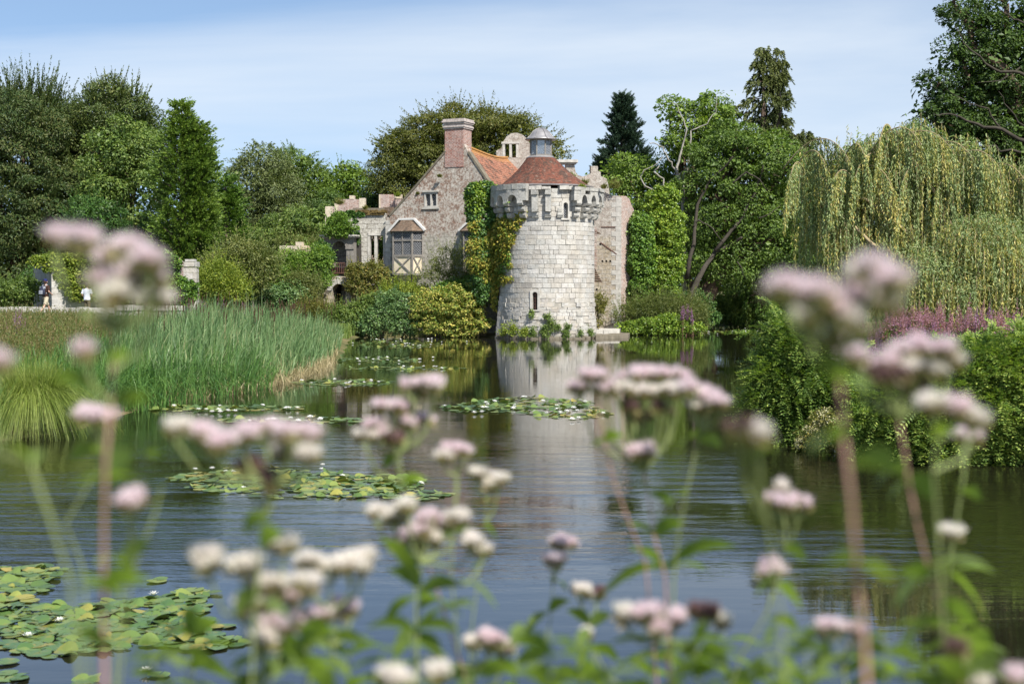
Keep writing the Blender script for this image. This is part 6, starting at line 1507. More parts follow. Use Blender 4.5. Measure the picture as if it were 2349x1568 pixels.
# far woodland closing the view low down between the trunks
B = vblobs(140, [(x, 600+random.uniform(-10, 10), 75, 75+random.uniform(-10, 15)) for x in range(-150, 2700, 90)], .6); cp, cd = blob_points(B, 2600, rng, .8, 1.0, .2, .3)
o = quads("far_woodland", clumps(cp, cd, 1.3, 34, .45, .6, rng, .7, .2, .5), L_['oak_dark']); tag(o, "dark mass of far woodland behind the moat", "woodland", kind='stuff')
B = vblobs(78, [(x, 625, 80, 70) for x in range(1960, 2700, 90)], .6); cp, cd = blob_points(B, 900, rng, .8, 1.0, .2, .3)
o = quads("hedge_thicket", clumps(cp, cd, .7, 50, .24, .6, rng, .7, .2, .5), L_['oak']); tag(o, "shadowed thicket behind the willow", "thicket", kind='stuff')

# ================================================================ water lilies
pad_m = []
def pad_material(name, cols):
    t = NT(name); oi = t.n('ShaderNodeObjectInfo'); f = t.math('ADD', t.math('MULTIPLY', oi.outputs['Random'], .75), t.math('MULTIPLY', t.rnd(), .25)); c = t.ramp(f, [(i/(len(cols)-1), (*q, 1)) for i, q in enumerate(cols)])
    c = t.mix(t.ramp(t.noise(t.pos(), 9, 4, .6), [(.55, (0,)*3), (.75, (.6,)*3)]), c, (.3,.2,.04,1)); return t.fin(t.bsdf(c, .3, .5))
pm = pad_material("lily_pad_leaf", [(.02,.045,.018),(.045,.085,.028),(.08,.14,.038),(.06,.115,.035),(.12,.18,.045),(.09,.15,.04),(.16,.21,.05),(.07,.13,.035),(.28,.24,.05),(.14,.2,.055)])
def pad_geo(seed, r=.12):
    rg = random.Random(seed); n = 16; notch = rg.uniform(.12, .35); a0 = rg.uniform(0, 6.28); curl = rg.choice([0, .1, .2, .4, .7]); ca = rg.uniform(0, 6.28); vs = [(0, 0, .008)]; 
    for ring_, f in ((0, .55), (1, 1.0)):
        for k in range(n+1):
            a = a0+notch/2+(2*PI-notch)*k/n; rr = r*f*(1+rg.uniform(-.04, .04)); x, y = rr*math.cos(a), rr*math.sin(a); z = .008+rg.uniform(0, .006)*f
            s = math.cos(a-ca); z += curl*r*f*max(0, s-.4)*1.4; vs.append((x, y, z))
    fs = [(0, 1+k, 2+k) for k in range(n)]+[(1+k, n+2+k, n+3+k, 2+k) for k in range(n)]
    return vs, fs
PADS = []
for s in range(10):
    mb = MB(); v_, f_ = pad_geo(s); mb.add(v_, f_); me = mb.mesh("lily_pad"); me.materials.append(pm); PADS.append(me)
def ell(cx, cy, rx, ry, rng, n):
    a = rng.uniform(0, 2*PI, n); r = rng.random(n)**.5; return [(cx+rx*r_*math.cos(a_), cy+ry*r_*math.sin(a_)) for a_, r_ in zip(a, r)]
rng = np.random.default_rng(301); patches = [
 ("large lily patch at the lower left", [(60,1315,95,18),(40,1345,75,20),(20,1390,75,30),(90,1410,90,22),(200,1425,110,32),(300,1405,130,30),(400,1390,80,26),(330,1450,150,30),(180,1470,130,28),(60,1450,80,20),(120,1495,60,12),(40,1485,50,14),(430,1440,90,26),(480,1475,90,14),(440,1365,60,10),(330,1380,60,8),(360,1330,10,4)], 600),
 ("nearest stray pads along the bottom left", [(30,1553,32,12),(195,1562,24,8),(358,1549,20,5),(10,1520,14,5),(540,1478,40,8),(345,1566,12,3)], 12),
 ("lily patch floating left of centre", [(470,1095,85,12),(590,1085,110,14),(520,1118,90,12),(700,1100,120,20),(800,1120,130,22),(880,1105,110,16),(950,1135,80,12),(650,1130,110,15),(760,1145,90,9)], 470),
 ("broad lily patch in mid moat", [(1120,935,110,12),(1220,925,140,14),(1300,945,110,16),(1180,950,130,8),(1350,962,60,8),(1260,918,60,8)], 330),
 ("lily strip before the sedges", [(600,965,100,6),(740,965,100,8)], 120), ("lily strip by the reed foot", [(450,938,110,7),(600,936,110,7),(520,945,120,4)], 150),
 ("thin lily strip off the reeds", [(790,878,120,7)], 110), ("far lily raft beside the reeds", [(860,826,110,7),(950,820,60,4)], 130), ("narrow lily line in front of the tower", [(930,845,140,3.5)], 80),
 ("lily raft against the castle bushes", [(900,790,110,9),(970,782,150,6),(1060,778,90,3)], 230), ("lily raft on the far right channel", [(1690,762,90,4),(1780,760,70,4),(1640,768,40,2)], 120), ("furthest lilies in the right channel", [(1790,741,90,4),(1760,755,60,2)], 90)]
allp = []
for lab, es, n in patches:
    w = np.array([e[2]*e[3] for e in es], float); w /= w.sum(); cnt = rng.multinomial(n*2, w); pts = []
    for e, k in zip(es, cnt):
        for (x, y) in ell(*e, rng, k):
            g = G(x, y, 0); pts.append((g[0], g[1]))
    keep = []
    md = .07
    for q in pts:
        if len(keep) >= n: break
        if all((q[0]-k_[0])**2+(q[1]-k_[1])**2 > md**2 for k_ in keep[-400:]): keep.append(q)
    allp += [(q[1], q[0], lab) for q in keep]
allp.sort(); rgp = random.Random(4)
PG = "water lily pads floating on the moat"
def padlabel(lab): return "round green lily pad, one of the "+{"large lily patch at the lower left":"crowded patch at the lower left","nearest stray pads along the bottom left":"nearest stray pads along the bottom left edge","lily patch floating left of centre":"patch floating left of centre"}.get(lab, lab)
rest = MB()
for i, (y, x, lab) in enumerate(allp):
    sc = rgp.uniform(.48, .88)*(1.0 if y < 30 else 1.25)
    if i < 300:
        o = bpy.data.objects.new("lily_pad", PADS[rgp.randrange(10)]); COL.objects.link(o); o.location = (x, y, rgp.uniform(0, .01)); o.rotation_euler = (rgp.gauss(0, .03), rgp.gauss(0, .03), rgp.uniform(0, 6.28)); o.scale = (sc, sc*rgp.uniform(.85, 1), sc)
        tag(o, padlabel(lab), "lily pad", PG+", "+lab)
    else:
        v_, f_ = pad_geo(rgp.randrange(40)); a = rgp.uniform(0, 6.28); dz_ = rgp.uniform(0, .012); rest.add([(x+sc*(q[0]*math.cos(a)-q[1]*math.sin(a)), y+sc*(q[0]*math.sin(a)+q[1]*math.cos(a)), q[2]*sc+dz_) for q in v_], f_)
pm2 = leaf_mat("far_lily_pad", [(.045,.085,.028),(.085,.14,.04),(.13,.19,.05),(.2,.24,.06),(.38,.28,.06)], trans=.1, rough=.35)
o = rest.build("far_lily_pads", pm2); tag(o, "rafts of lily pads on the middle and far moat", "lily pads", kind='stuff')
# white water-lily flowers
wp = plain("white_petal", (.8,.8,.76), .5, .3, .05); yc = plain("yellow_stamens", (.7,.5,.05), .7, .2, .1)
pmb = MB(); 
for ring_, (n, tilt, L0) in enumerate(((8, 25, .075), (7, 48, .065), (5, 70, .05))):
    for k in range(n):
        a = 2*PI*k/n+ring_*.3; t_ = R(tilt); d = Vector((math.cos(a)*math.cos(t_), math.sin(a)*math.cos(t_), math.sin(t_))); s = Vector((-math.sin(a), math.cos(a), 0)); c_ = Vector((0,0,.015)); pmb.add([c_, c_+d*L0*.5+s*.014, c_+d*L0, c_+d*L0*.5-s*.014], [(0,1,2,3)])
pme = pmb.mesh("petals"); pme.materials.append(wp); sme_ = MB(); sme_.lathe([(.012,.02),(.014,.035),(.004,.045)], (0,0), 8); sme = sme_.mesh("stamens"); sme.materials.append(yc)
def lily(x, y, lab, s=1.0):
    T = thing("water_lily_flower", (x, y, .01), lab, "water lily", "white water lily flowers")
    for nm, me in (("petals", pme), ("stamens", sme)):
        o = bpy.data.objects.new(nm, me); COL.objects.link(o); o.parent = T
    T.scale = (s, s, s); T.rotation_euler = (rgp.gauss(0, .1), rgp.gauss(0, .1), rgp.uniform(0, 6))
for (x, y, lab) in [(137,1430,"lone white lily bloom beside the curled pads of the crowded patch, second from left"),(65,1465,"half-open white lily at the left of the crowded lower-left patch"),(353,1369,"white lily standing above pads at the back of the crowded lower-left patch"),(335,1545,"white lily bloom at the very bottom left, nearest of all"),
   (447,1080,"white lily at the left tip of the patch left of centre"),(487,1078,"small white lily beside an orange pad left of centre"),(518,1085,"white lily pair member near the top of the patch left of centre"),(535,1086,"second of the paired white lilies left of centre"),(740,1070,"white lily at the back of the patch left of centre"),(738,1080,"white lily just in front of another left of centre"),(785,1095,"white lily amid the right half of the patch left of centre"),(965,1112,"white lily bud near the right tip of the patch left of centre"),(558,1124,"white lily on the front edge of the patch left of centre")]:
    g = G(x, y, 0); lily(g[0], g[1], lab, .8)
for lab, es, n in patches[3:]:
    w = np.array([e[2]*e[3] for e in es], float); w /= w.sum()
    for k in range(max(5, n//11)):
        e = es[rng.choice(len(es), p=w)]; (x, y), = ell(*e[:2], e[2]*.95, e[3]*.8, rng, 1); g = G(x, y, 0); lily(g[0], g[1], "tiny white lily bloom dotted over the "+lab, 1.15)

# ================================================================ people on the bridge
skinm = plain("skin", (.5,.3,.22), .55, .35, .06, 20)
def skin_person(name, loc, label, chains, mat, hair_c, parts):
    T = thing(name, loc, label, "person")
    vs = []; es = []; rs = []; key = {}
    for ch in chains:
        prev = None
        for (p, r) in ch:
            k = tuple(round(c, 4) for c in p)
            if k not in key: key[k] = len(vs); vs.append(p); rs.append(r)
            i = key[k]
            if prev is not None: es.append((prev, i))
            prev = i
    me = bpy.data.meshes.new("body"); me.from_pydata([(loc[0]+v[0], loc[1]+v[1], loc[2]+v[2]) for v in vs], es, []); o = link("body", me, mat, T)
    sk = o.modifiers.new("skin", 'SKIN'); sk.use_smooth_shade = True
    for i, r in enumerate(rs): me.skin_vertices[0].data[i].radius = (r, r)
    me.skin_vertices[0].data[0].use_root = True; sb = o.modifiers.new("sub", 'SUBSURF'); sb.levels = 1; sb.render_levels = 2
    dg = bpy.context.evaluated_depsgraph_get(); me2 = bpy.data.meshes.new_from_object(o.evaluated_get(dg)); o.modifiers.clear(); o.data = me2
    for q in me2.polygons: q.use_smooth = True
    return T
def figure(loc, label, head_yaw, stride, arms, shirt_c, short_c, hair_c, cap_c=None, legs_bare=True, yaw=0, shoe=(.03,.03,.03)):
    """a standing or walking adult facing +y before yaw; built in local metres"""
    c, s = math.cos(yaw), math.sin(yaw)
    def rt(p): return (p[0]*c-p[1]*s, p[0]*s+p[1]*c, p[2])
    pel = (0,0,.95)
    def leg(sx, st): return [(pel, .12), ((sx*.09, 0, .9), .1), ((sx*.1, st*.2+.05, .5), .06), ((sx*.1, st*.42-.03, .13), .04), ((sx*.1, st*.42-.02, .06), .038), ((sx*.11, st*.42+.13, .03), .03)]
    L = leg(-1, stride); Rg = leg(1, -stride)
    torso = [(pel, .12), ((0,0,1.12), .115), ((0,.0,1.3), .14), ((0,0,1.42), .12), ((0,.01,1.5), .055), ((0,.02,1.57), .055), ((0,.03,1.64), .088), ((0,.02,1.72), .08), ((0,.01,1.77), .04)]
    ch = [torso, L, Rg]; hands = []
    for sx, (e, h_) in zip((-1, 1), arms):
        w = h_; a = [((0,0,1.42), .12), ((sx*.19, 0, 1.42), .055), (e, .042), (w, .028)]
        d = np.array(w)-np.array(e); d = d/np.linalg.norm(d); pm_ = tuple(np.array(w)+d*.06); a.append((pm_, .034)); ch.append(a)
        for k in range(4):
            o_ = np.array([0, (k-1.5)*.02, 0]); f1 = tuple(np.array(pm_)+d*.05+o_); f2 = tuple(np.array(pm_)+d*(.085-.008*abs(k-1.5))+o_+np.array([-sx*.015,0,0])); ch.append([(pm_, .034), (f1, .009), (f2, .008)])
        ch.append([(pm_, .034), (tuple(np.array(pm_)+d*.02+np.array([-sx*.01, .045, 0])), .01)])
    ch = [[(rt(p), r) for p, r in q] for q in ch]
    T = skin_person("person", loc, label, ch, skinm, hair_c, None)
    def W_(p): q = rt(p); return (loc[0]+q[0], loc[1]+q[1], loc[2]+q[2])
    def shell(name, rings, mat, n=14):
        vs = []; 
        for (cx, cy, z, rx, ry) in rings:
            for k in range(n): a = 2*PI*k/n; vs.append(W_((cx+rx*math.cos(a), cy+ry*math.sin(a), z+random.uniform(-.004, .004))))
        fs = [(i*n+k, i*n+(k+1) % n, (i+1)*n+(k+1) % n, (i+1)*n+k) for i in range(len(rings)-1) for k in range(n)]; m = MB(); m.add(vs, fs); return m
    sm_ = plain("shirt_cloth", shirt_c, .9, .1, .15, 14, .3); sm_.name = "shirt_cloth"
    m = shell("shirt", [(0,0,.9,.185,.135),(0,0,1.0,.18,.13),(0,0,1.15,.175,.125),(0,0,1.3,.2,.14),(0,0,1.42,.205,.13),(0,0,1.48,.13,.09),(0,.01,1.51,.07,.065)], sm_)
    for sx, (e, _) in zip((-1, 1), arms):
        A = np.array([sx*.15, 0, 1.44]); S2 = np.array([sx*.2, 0, 1.41]); E = S2+(np.array(e)-S2)*.75; m.tube([W_(A), W_(S2), W_((S2+E)/2), W_(E)], [.075,.075,.07,.066], 10, False)
    m.build("shirt", sm_, T, True)
    pm_ = plain("trouser_cloth", short_c, .9, .1, .15, 14, .3); m = MB()
    m = shell("shorts", [(0,0,1.0,.165,.125),(0,0,.92,.175,.135),(0,0,.84,.175,.13)], pm_)
    for sx, st in ((-1, stride), (1, -stride)):
        if legs_bare: q = [(sx*.085, 0, .9), (sx*.095, st*.08+.02, .7), (sx*.1, st*.17+.04, .52)]; r = [.105, .105, .1]
        else: q = [(sx*.085, 0, .9), (sx*.1, st*.2+.05, .5), (sx*.1, st*.42-.02, .08)]; r = [.105, .085, .075]
        m.tube([W_(p) for p in q], r, 12, False)
    m.build("shorts" if legs_bare else "trousers", pm_, T, True)
    for sx, st in ((-1, stride), (1, -stride)):
        m = MB(); f = st*.42
        m.tube([W_((sx*.1, f-.07, .05)), W_((sx*.1, f-.02, .06)), W_((sx*.105, f+.08, .045)), W_((sx*.11, f+.17, .03))], [.045,.055,.048,.03], 10); m.build("shoe", plain("shoe_leather", shoe, .7, .2), T, True)
    m = shell("hair", [(0,-.02,1.6,.07,.07),(0,-.02,1.66,.098,.098),(0,-.012,1.73,.098,.1),(0,-.005,1.79,.07,.08),(0,0,1.82,.02,.03)], None); m.build("hair", plain("hair", hair_c, .7, .3, .2, 20), T, True)
    hz = MB()
    hz.tube([W_((0,.115,1.66)), W_((0,.135,1.635)), W_((0,.115,1.62))], [.01,.016,.008], 6)
    for sx in (-1, 1): hz.tube([W_((sx*.092, .02, 1.69)), W_((sx*.105, .015, 1.66)), W_((sx*.09, .02, 1.62))], [.012,.018,.01], 6)
    hz.build("face_features", skinm, T, True)
    eb = MB()
    for sx in (-1, 1): eb.tube([W_((sx*.035-.012, .108, 1.672)), W_((sx*.035+.012, .108, 1.672))], .007, 5)
    eb.tube([W_((-.025, .11, 1.6)), W_((.025, .11, 1.6))], .005, 5); eb.build("eyes_and_mouth", plain("dark_feature", (.06,.03,.03), .6), T)
    if cap_c:
        cm = plain("cap_cloth", cap_c, .9, .1); m = shell("cap", [(0,.0,1.7,.108,.112),(0,0,1.76,.104,.11),(0,0,1.81,.08,.085),(0,0,1.83,.02,.02)], cm)
        m.add([W_(p) for p in [(-.075,.09,1.712),(.075,.09,1.712),(.06,.2,1.7),(0,.22,1.7),(-.06,.2,1.7),(-.075,.09,1.722),(.075,.09,1.722),(.06,.2,1.71),(0,.22,1.71),(-.06,.2,1.71)]], [(4,3,2,1,0),(5,6,7,8,9),(0,1,6,5),(1,2,7,6),(2,3,8,7),(3,4,9,8),(4,0,5,9)])
        m.build("cap", cm, T, True)
    return T, W_
f0 = P(105, 722, 72); gz0 = f0[2]
T1, W1 = figure((f0[0], 72, gz0), "person in navy cap, brown t-shirt and khaki shorts walking away by the parapet", 0, 1.0, [((-.29,-.1,1.17), (-.27,.06,1.0)), ((.29,-.06,1.17), (.26,.14,1.06))], (.045,.025,.02), (.42,.37,.27), (.05,.03,.02), (.02,.025,.09), yaw=R(-28))
bp_ = thing("backpack", (f0[0], 71.8, gz0+1.0), "grey and navy backpack worn by the walking man in the cap", "backpack"); m = MB(); vs = []
for (z_, rx, ry) in ((.98,.1,.05),(1.0,.14,.1),(1.15,.155,.13),(1.32,.145,.11),(1.44,.11,.07),(1.47,.05,.03)):
    for k in range(14): a = 2*PI*k/14; vs.append(W1((rx*math.cos(a), -.2+ry*math.sin(a), z_)))
m.add(vs, [(i*14+k, i*14+(k+1) % 14, (i+1)*14+(k+1) % 14, (i+1)*14+k) for i in range(5) for k in range(14)]+[tuple(range(14))[::-1], tuple(range(70, 84))]); m.build("pack", plain("navy_pack_cloth", (.03,.035,.06), .8, .2), bp_, True)
m = MB(); m.box((-.1,-.345,1.05), (.1,-.3,1.24), lambda x, y, z: W1((x, y, z)), .004); m.box((-.135,-.26,1.32), (.135,-.13,1.43), lambda x, y, z: W1((x, y, z)), .004); m.build("pocket", plain("grey_pack_cloth", (.3,.32,.36), .8, .2), bp_)
for sx in (-1, 1):
    m = MB(); m.tube([W1((sx*.09,-.12,1.46)), W1((sx*.1,0,1.535)), W1((sx*.11,.13,1.42)), W1((sx*.13,.1,1.2)), W1((sx*.14,-.1,1.08))], .02, 6); m.build("strap", plain("grey_strap", (.35,.37,.4), .8, .2), bp_, True)
f1 = P(200, 722, 75.5)
T2, _ = figure((f1[0], 75.5, f1[2]-.1), "person in a white t-shirt and brown trousers standing behind the parapet", 0, .12, [((-.27,-.05,1.16), (-.2,.14,1.05)), ((.27,-.02,1.16), (.18,.16,1.05))], (.72,.76,.84), (.11,.09,.06), (.06,.045,.04), None, False, yaw=R(-10))
f2 = P(271, 700, 82)
T3, _ = figure((f2[0], 82, f2[2]-.5), "half-hidden person in a dark grey shirt beyond the fallen stones", 0, .1, [((-.27,-.05,1.16), (-.24,.1,.98)), ((.27,-.02,1.16), (.24,.1,.98))], (.09,.1,.13), (.1,.1,.11), (.1,.07,.05), None, False, yaw=R(-80))
# ================================================================ hemp agrimony in the foreground (out of focus)
stem_red = plain("reddish_stem", (.34,.2,.16), .6, .3, .25, 30); stem_green = plain("pale_green_stem", (.2,.24,.09), .6, .3, .2, 30)
fl_leaf = leaf_mat("agrimony_leaf", [(.1,.16,.045),(.16,.23,.065),(.25,.33,.11)], trans=.5, patch=6)
pet = {'pink': leaf_mat("pink_floret", [(.78,.58,.63),(.86,.7,.73),(.9,.8,.8),(.92,.88,.87)], trans=.5, tcol=(1,1,1,1), patch=20), 'cream': leaf_mat("cream_floret", [(.86,.76,.74),(.9,.84,.78),(.92,.88,.8),(.88,.87,.68)], trans=.5, tcol=(1,1,1,1), patch=20),
       'bud': leaf_mat("dark_bud", [(.09,.05,.06),(.16,.09,.09),(.24,.14,.13)], trans=.1, patch=20)}
inv = leaf_mat("involucre", [(.16,.13,.06),(.24,.19,.09),(.26,.27,.1),(.26,.16,.12)], trans=.15, patch=20)
FR = np.random.default_rng(401)
def flower_head(T, c, rad, tone, toward):
    """flat-domed corymb: many bunched fluffy florets over branching green-purple stalklets"""
    rng = FR; c = np.array(c); n = max(14, int(70*(rad/.03)**1.2)); a = rng.uniform(0, 2*PI, n); r = rng.random(n)**.5*rad
    z = rad*.36*(1-(r/rad)**2)+rng.normal(0, rad*.06, n)
    # lumpy outline: sub-bunches
    k = max(8, int(rad/.0028)); ba = rng.uniform(0, 2*PI, k); br = rng.random(k)**.5*rad*.75; bz_ = rad*.3*(1-(br/rad)**2)+rng.normal(0, rad*.07, k)
    i = rng.integers(0, k, n); sub = rad*.24
    aa = rng.uniform(0, 2*PI, n); rr = rng.random(n)**.5*sub
    pts = np.stack([br[i]*np.cos(ba[i])+rr*np.cos(aa), (br[i]*np.sin(ba[i])+rr*np.sin(aa)), bz_[i]+sub*.45*(1-(rr/sub)**2)], 1)+c
    m = 14; idx = np.repeat(np.arange(n), m); up = norm(np.stack([np.cos(aa)*rr/sub*.6, np.sin(aa)*rr/sub*.6, np.ones(n)], 1)); d = norm(up[idx]+rng.normal(0, .38, (n*m, 3))); L = .010*rng.uniform(.5, 1.7, n*m)
    quads("flower_head", kites(pts[idx]-up[idx]*.003, rdir(rng, n*m), d, L, np.full(n*m, .0019), .1), pet[tone], T)
    s = 3; idx = np.repeat(np.arange(n), s); d = norm(up[idx]*.8+rng.normal(0, .3, (n*s, 3))); b = pts[idx]-up[idx]*.011; L = np.full(n*s, .014)
    mb = MB(); low = c+np.array([0,0,-rad*.9])
    for q in range(k):
        e = c+np.array([br[q]*math.cos(ba[q]), br[q]*math.sin(ba[q]), bz_[q]-.006]); mid = (low+e)/2+np.array([0,0,-rad*.1])*1.0; mb.tube([low, mid, e], [.0012,.001,.0008], 4, False)
    V = kites(b, rdir(rng, n*s), d, L, L*.4, .1); quads("flower_calyx", V, inv, T); mb.build("stalklets", stem_green, T)
    return low
def agr_leaf(T, base, tip, wid, twist=0.0):
    """lance-shaped toothed leaf arching from base to tip"""
    base = np.array(base); tip = np.array(tip); L = np.linalg.norm(tip-base); n = 9; ax = tip-base; side = norm(np.cross(ax, np.array([0, .6, 1.0]))[None])[0]; vs = []; arc = np.array([0,0,1.0])*L*.22
    side = side*math.cos(twist)+norm(np.cross(ax, side)[None])[0]*math.sin(twist)
    for i in range(n+1):
        t = i/n; w = wid*1.9*math.sin(PI*min(1, t*.93+.05))**.8*(1-.35*t); p = base+ax*t+arc*math.sin(PI*t*.9)*(1-.3*t); tooth = 1+(.16 if i % 2 else -.06)
        vs += [p-side*w/2*tooth, p-np.array([0,0,w*.12]), p+side*w/2*tooth]
    fs = [];
    for i in range(n):
        a = i*3; fs += [(a, a+1, a+4, a+3), (a+1, a+2, a+5, a+4)]
    mb = MB(); mb.add(vs, fs); mb.build("leaf", fl_leaf, T, True)
def agrimony(d, label, stem, heads=(), leaves=(), red=True, sw=.0042):
    """stem: picture points top to bottom; heads: (x,y,halfwidth,tone); leaves: (bx,by,tx,ty,halfwidth)"""
    b = P(*stem[-1], d); 
    pts = [P(x, y, d+.012*math.sin(i*1.7)) for i, (x, y) in enumerate(stem)]; foot = np.array([pts[-1][0]+.02, d+.03, max(.2, H(pts[-1][0], d))]); 
    T = thing("hemp_agrimony", foot, label, "wildflower"); n = len(pts); allp_ = pts+[foot]; mb = MB(); mb.tube(allp_, [sw*.42*(.55+.45*min(1, i/max(1, n-1))) for i in range(n+1)], 8); mb.build("stem", stem_red if red else stem_green, T, True)
    for (x, y, r, tone) in heads:
        k = PX(d); dd = d+random.uniform(-.03, .03); c = P(x, y, dd); low = flower_head(T, c, r*k*(1.0 if d < 1.25 else 1.15), tone, None)
        # join the head to the nearest lower point of the stem
        cand = [q for q in pts if q[2] < low[2]-.012] or [pts[-1]]
        j = min(cand, key=lambda q: abs(q[0]-low[0])*1.2+abs(q[2]-low[2])); mb = MB(); m1 = j+(low-j)*.5+np.array([(low[0]-j[0])*.25, 0, -.15*abs(low[0]-j[0])]); mb.tube([j, m1, low], [.0022,.0019,.0015], 6, False); mb.build("flower_stalk", stem_green, T, True)
    for (x0, y0, x1, y1, w) in leaves:
        agr_leaf(T, P(x0, y0, d), P(x1, y1, d+random.uniform(-.06, .03)), w*2*PX(d)*.9, random.uniform(-.5, .5))
    return T
p_, c_, b_ = 'pink', 'cream', 'bud'
agrimony(1.18, "tall near plant at left with broad blurred pink heads over the walkers", [(262,760),(258,850),(255,930),(243,1050),(238,1200),(238,1350),(240,1600)],
 [(125,552,38,p_),(190,556,40,p_),(290,575,42,p_),(345,605,44,p_),(250,600,34,p_),(300,640,42,p_),(235,650,44,p_),(270,680,40,c_),(345,690,44,c_),(370,640,24,p_),(195,808,22,p_)],
 [(255,925,120,875,22),(255,930,345,915,22),(255,830,330,840,16),(250,820,225,790,18),(243,1080,310,1040,20),(243,1095,150,1130,18),(243,1100,330,1110,18),(240,1345,120,1390,26),(240,1345,360,1350,26),(240,1350,310,1410,24),(240,1350,140,1330,20),(240,1480,330,1470,16),(240,1485,165,1455,14)], sw=.0052)
agrimony(1.55, "slim plant with a single flat pink head below the sedge tussock", [(228,990),(232,1060),(150,1200),(190,1300),(215,1600)], [(215,962,52,p_)], [(232,1030,160,1060,14),(232,1030,300,1080,16)], False, .003)
agrimony(1.35, "low side-lit plant with one small pink head half hidden at left", [(300,1185),(285,1290),(270,1420),(262,1600)], [(300,1158,36,p_)], [(285,1290,340,1240,16),(285,1290,220,1300,14)], False, .003)
agrimony(1.1, "blurred plant cut by the left edge with one pink head", [(-20,900),(-10,1040),(70,1060),(120,1200),(160,1330),(190,1600)], [(-8,832,26,p_)], [(70,1055,-40,1030,16),(75,1060,100,1035,10)], False, .004)
agrimony(1.4, "plant with a wide row of pink heads and two dark buds left of centre", [(618,1110),(612,1180),(600,1260),(585,1380),(575,1600)],
 [(403,985,26,c_),(465,1000,34,p_),(505,1022,30,p_),(560,1000,36,p_),(615,992,36,p_),(665,1000,34,p_),(715,1002,34,p_),(650,1040,26,c_),(570,1070,20,b_),(625,1112,22,b_),(605,1095,18,b_),(705,1045,20,c_)], [(612,1180,560,1230,14),(600,1250,650,1230,16),(590,1350,540,1420,16),(585,1380,660,1420,16)], False)
agrimony(1.4, "bent branch plant carrying a cream head beside the wide pink row", [(400,1010),(385,1060),(355,1180),(300,1320),(270,1600)], [], [(385,1050,330,1045,14),(300,1310,250,1280,14)], False, .003)
agrimony(2.0, "mauve-pink clustered plant reaching up near the centre", [(915,1040),(925,1110),(940,1180),(950,1300),(960,1600)],
 [(895,940,36,p_),(950,890,32,p_),(995,888,32,p_),(965,900,22,c_),(860,985,34,p_),(840,1005,24,c_),(880,1000,22,p_),(970,968,26,p_),(935,975,22,p_),(905,1010,22,b_),(925,940,20,b_)], [(915,1045,880,1080,12),(925,1110,990,1110,12),(940,1170,900,1220,14)], False, .0036)
agrimony(2.0, "small double-headed plant just right of the mauve cluster", [(1045,1090),(1043,1160),(1040,1220),(1035,1320),(1060,1600)], [(1050,1044,40,p_),(1018,1050,18,c_)], [(1040,1210,1000,1250,12),(1040,1210,1085,1240,12)], False, .003)
agrimony(2.1, "little plant with two cream tufts over the rippled reflection", [(1118,1150),(1112,1200),(1100,1300),(1080,1450),(1075,1600)], [(1100,1090,20,c_),(1140,1104,26,c_),(1122,1112,16,c_)], [(1112,1200,1140,1240,10),(1100,1290,1060,1330,12)], False, .003)
agrimony(1.45, "pale cream-flowered plant crowded at the bottom left of centre", [(600,1440),(595,1500),(590,1600)],
 [(482,1284,46,c_),(570,1300,44,c_),(620,1345,40,c_),(600,1385,44,c_),(560,1395,36,c_),(640,1440,44,p_),(605,1470,30,c_),(665,1370,36,p_),(705,1340,32,c_),(650,1248,26,c_),(625,1240,18,c_)], [(598,1470,520,1500,20),(598,1480,680,1510,20),(598,1500,640,1560,18)], False)
agrimony(1.6, "broad pale cream and blush heads between the cream plant and the green leafy one", [(760,1400),(765,1480),(760,1600)],
 [(700,1290,28,c_),(755,1305,36,c_),(805,1300,42,c_),(775,1395,26,p_),(800,1405,26,p_),(740,1412,26,p_),(695,1425,32,p_),(840,1275,20,c_)], [(762,1450,700,1500,18),(765,1460,840,1480,18),(763,1500,800,1560,16),(763,1500,700,1560,16)], False)
agrimony(1.85, "leafy blush-headed plant in the lower centre with hanging leaves", [(965,1290),(962,1350),(960,1430),(955,1520),(950,1600)],
 [(870,1180,30,c_),(935,1165,24,c_),(905,1190,22,c_),(980,1195,32,p_),(1010,1205,26,p_),(935,1240,30,p_),(960,1220,24,p_),(1045,1190,24,c_),(1080,1245,26,c_),(1110,1265,18,c_),(1000,1240,22,c_),(965,1258,18,b_)],
 [(962,1340,870,1240,16),(962,1345,890,1310,14),(960,1360,1050,1340,18),(960,1365,880,1440,18),(960,1370,1060,1420,18),(955,1440,900,1520,18),(955,1440,1090,1400,18),(955,1450,1020,1530,16),(1050,1330,1140,1400,14),(955,1520,860,1560,16)], False)
agrimony(1.9, "reddish-stemmed leaning plant right of the leafy lower centre one", [(985,1300),(1005,1360),(1030,1440),(1060,1530),(1085,1600)], [(1120,1470,36,p_),(1155,1485,30,p_),(1090,1475,20,c_)], [(1010,1370,960,1400,14),(1020,1400,1090,1380,14),(1110,1540,1040,1560,18),(1120,1540,1190,1560,18),(1060,1540,1000,1580,18)], True, .004)
agrimony(1.95, "showy plant right of centre with broad pink heads on a red stem", [(1478,1080),(1485,1120),(1498,1220),(1525,1320),(1532,1430),(1535,1600)],
 [(1475,1044,38,p_),(1365,868,34,p_),(1330,893,26,p_),(1390,892,24,p_),(1450,868,34,p_),(1500,862,34,p_),(1550,870,32,p_),(1420,900,28,c_),(1480,905,30,c_),(1530,905,28,c_),(1440,940,26,b_),(1475,960,26,b_),(1510,940,22,b_),(1560,895,18,c_),(1345,1450,1,c_)],
 [(1498,1225,1420,1210,12),(1500,1230,1570,1200,14),(1525,1300,1370,1380,22),(1525,1300,1690,1260,20),(1525,1305,1620,1310,18),(1525,1300,1440,1260,16),(1490,1130,1540,1160,12)], True, .0042)
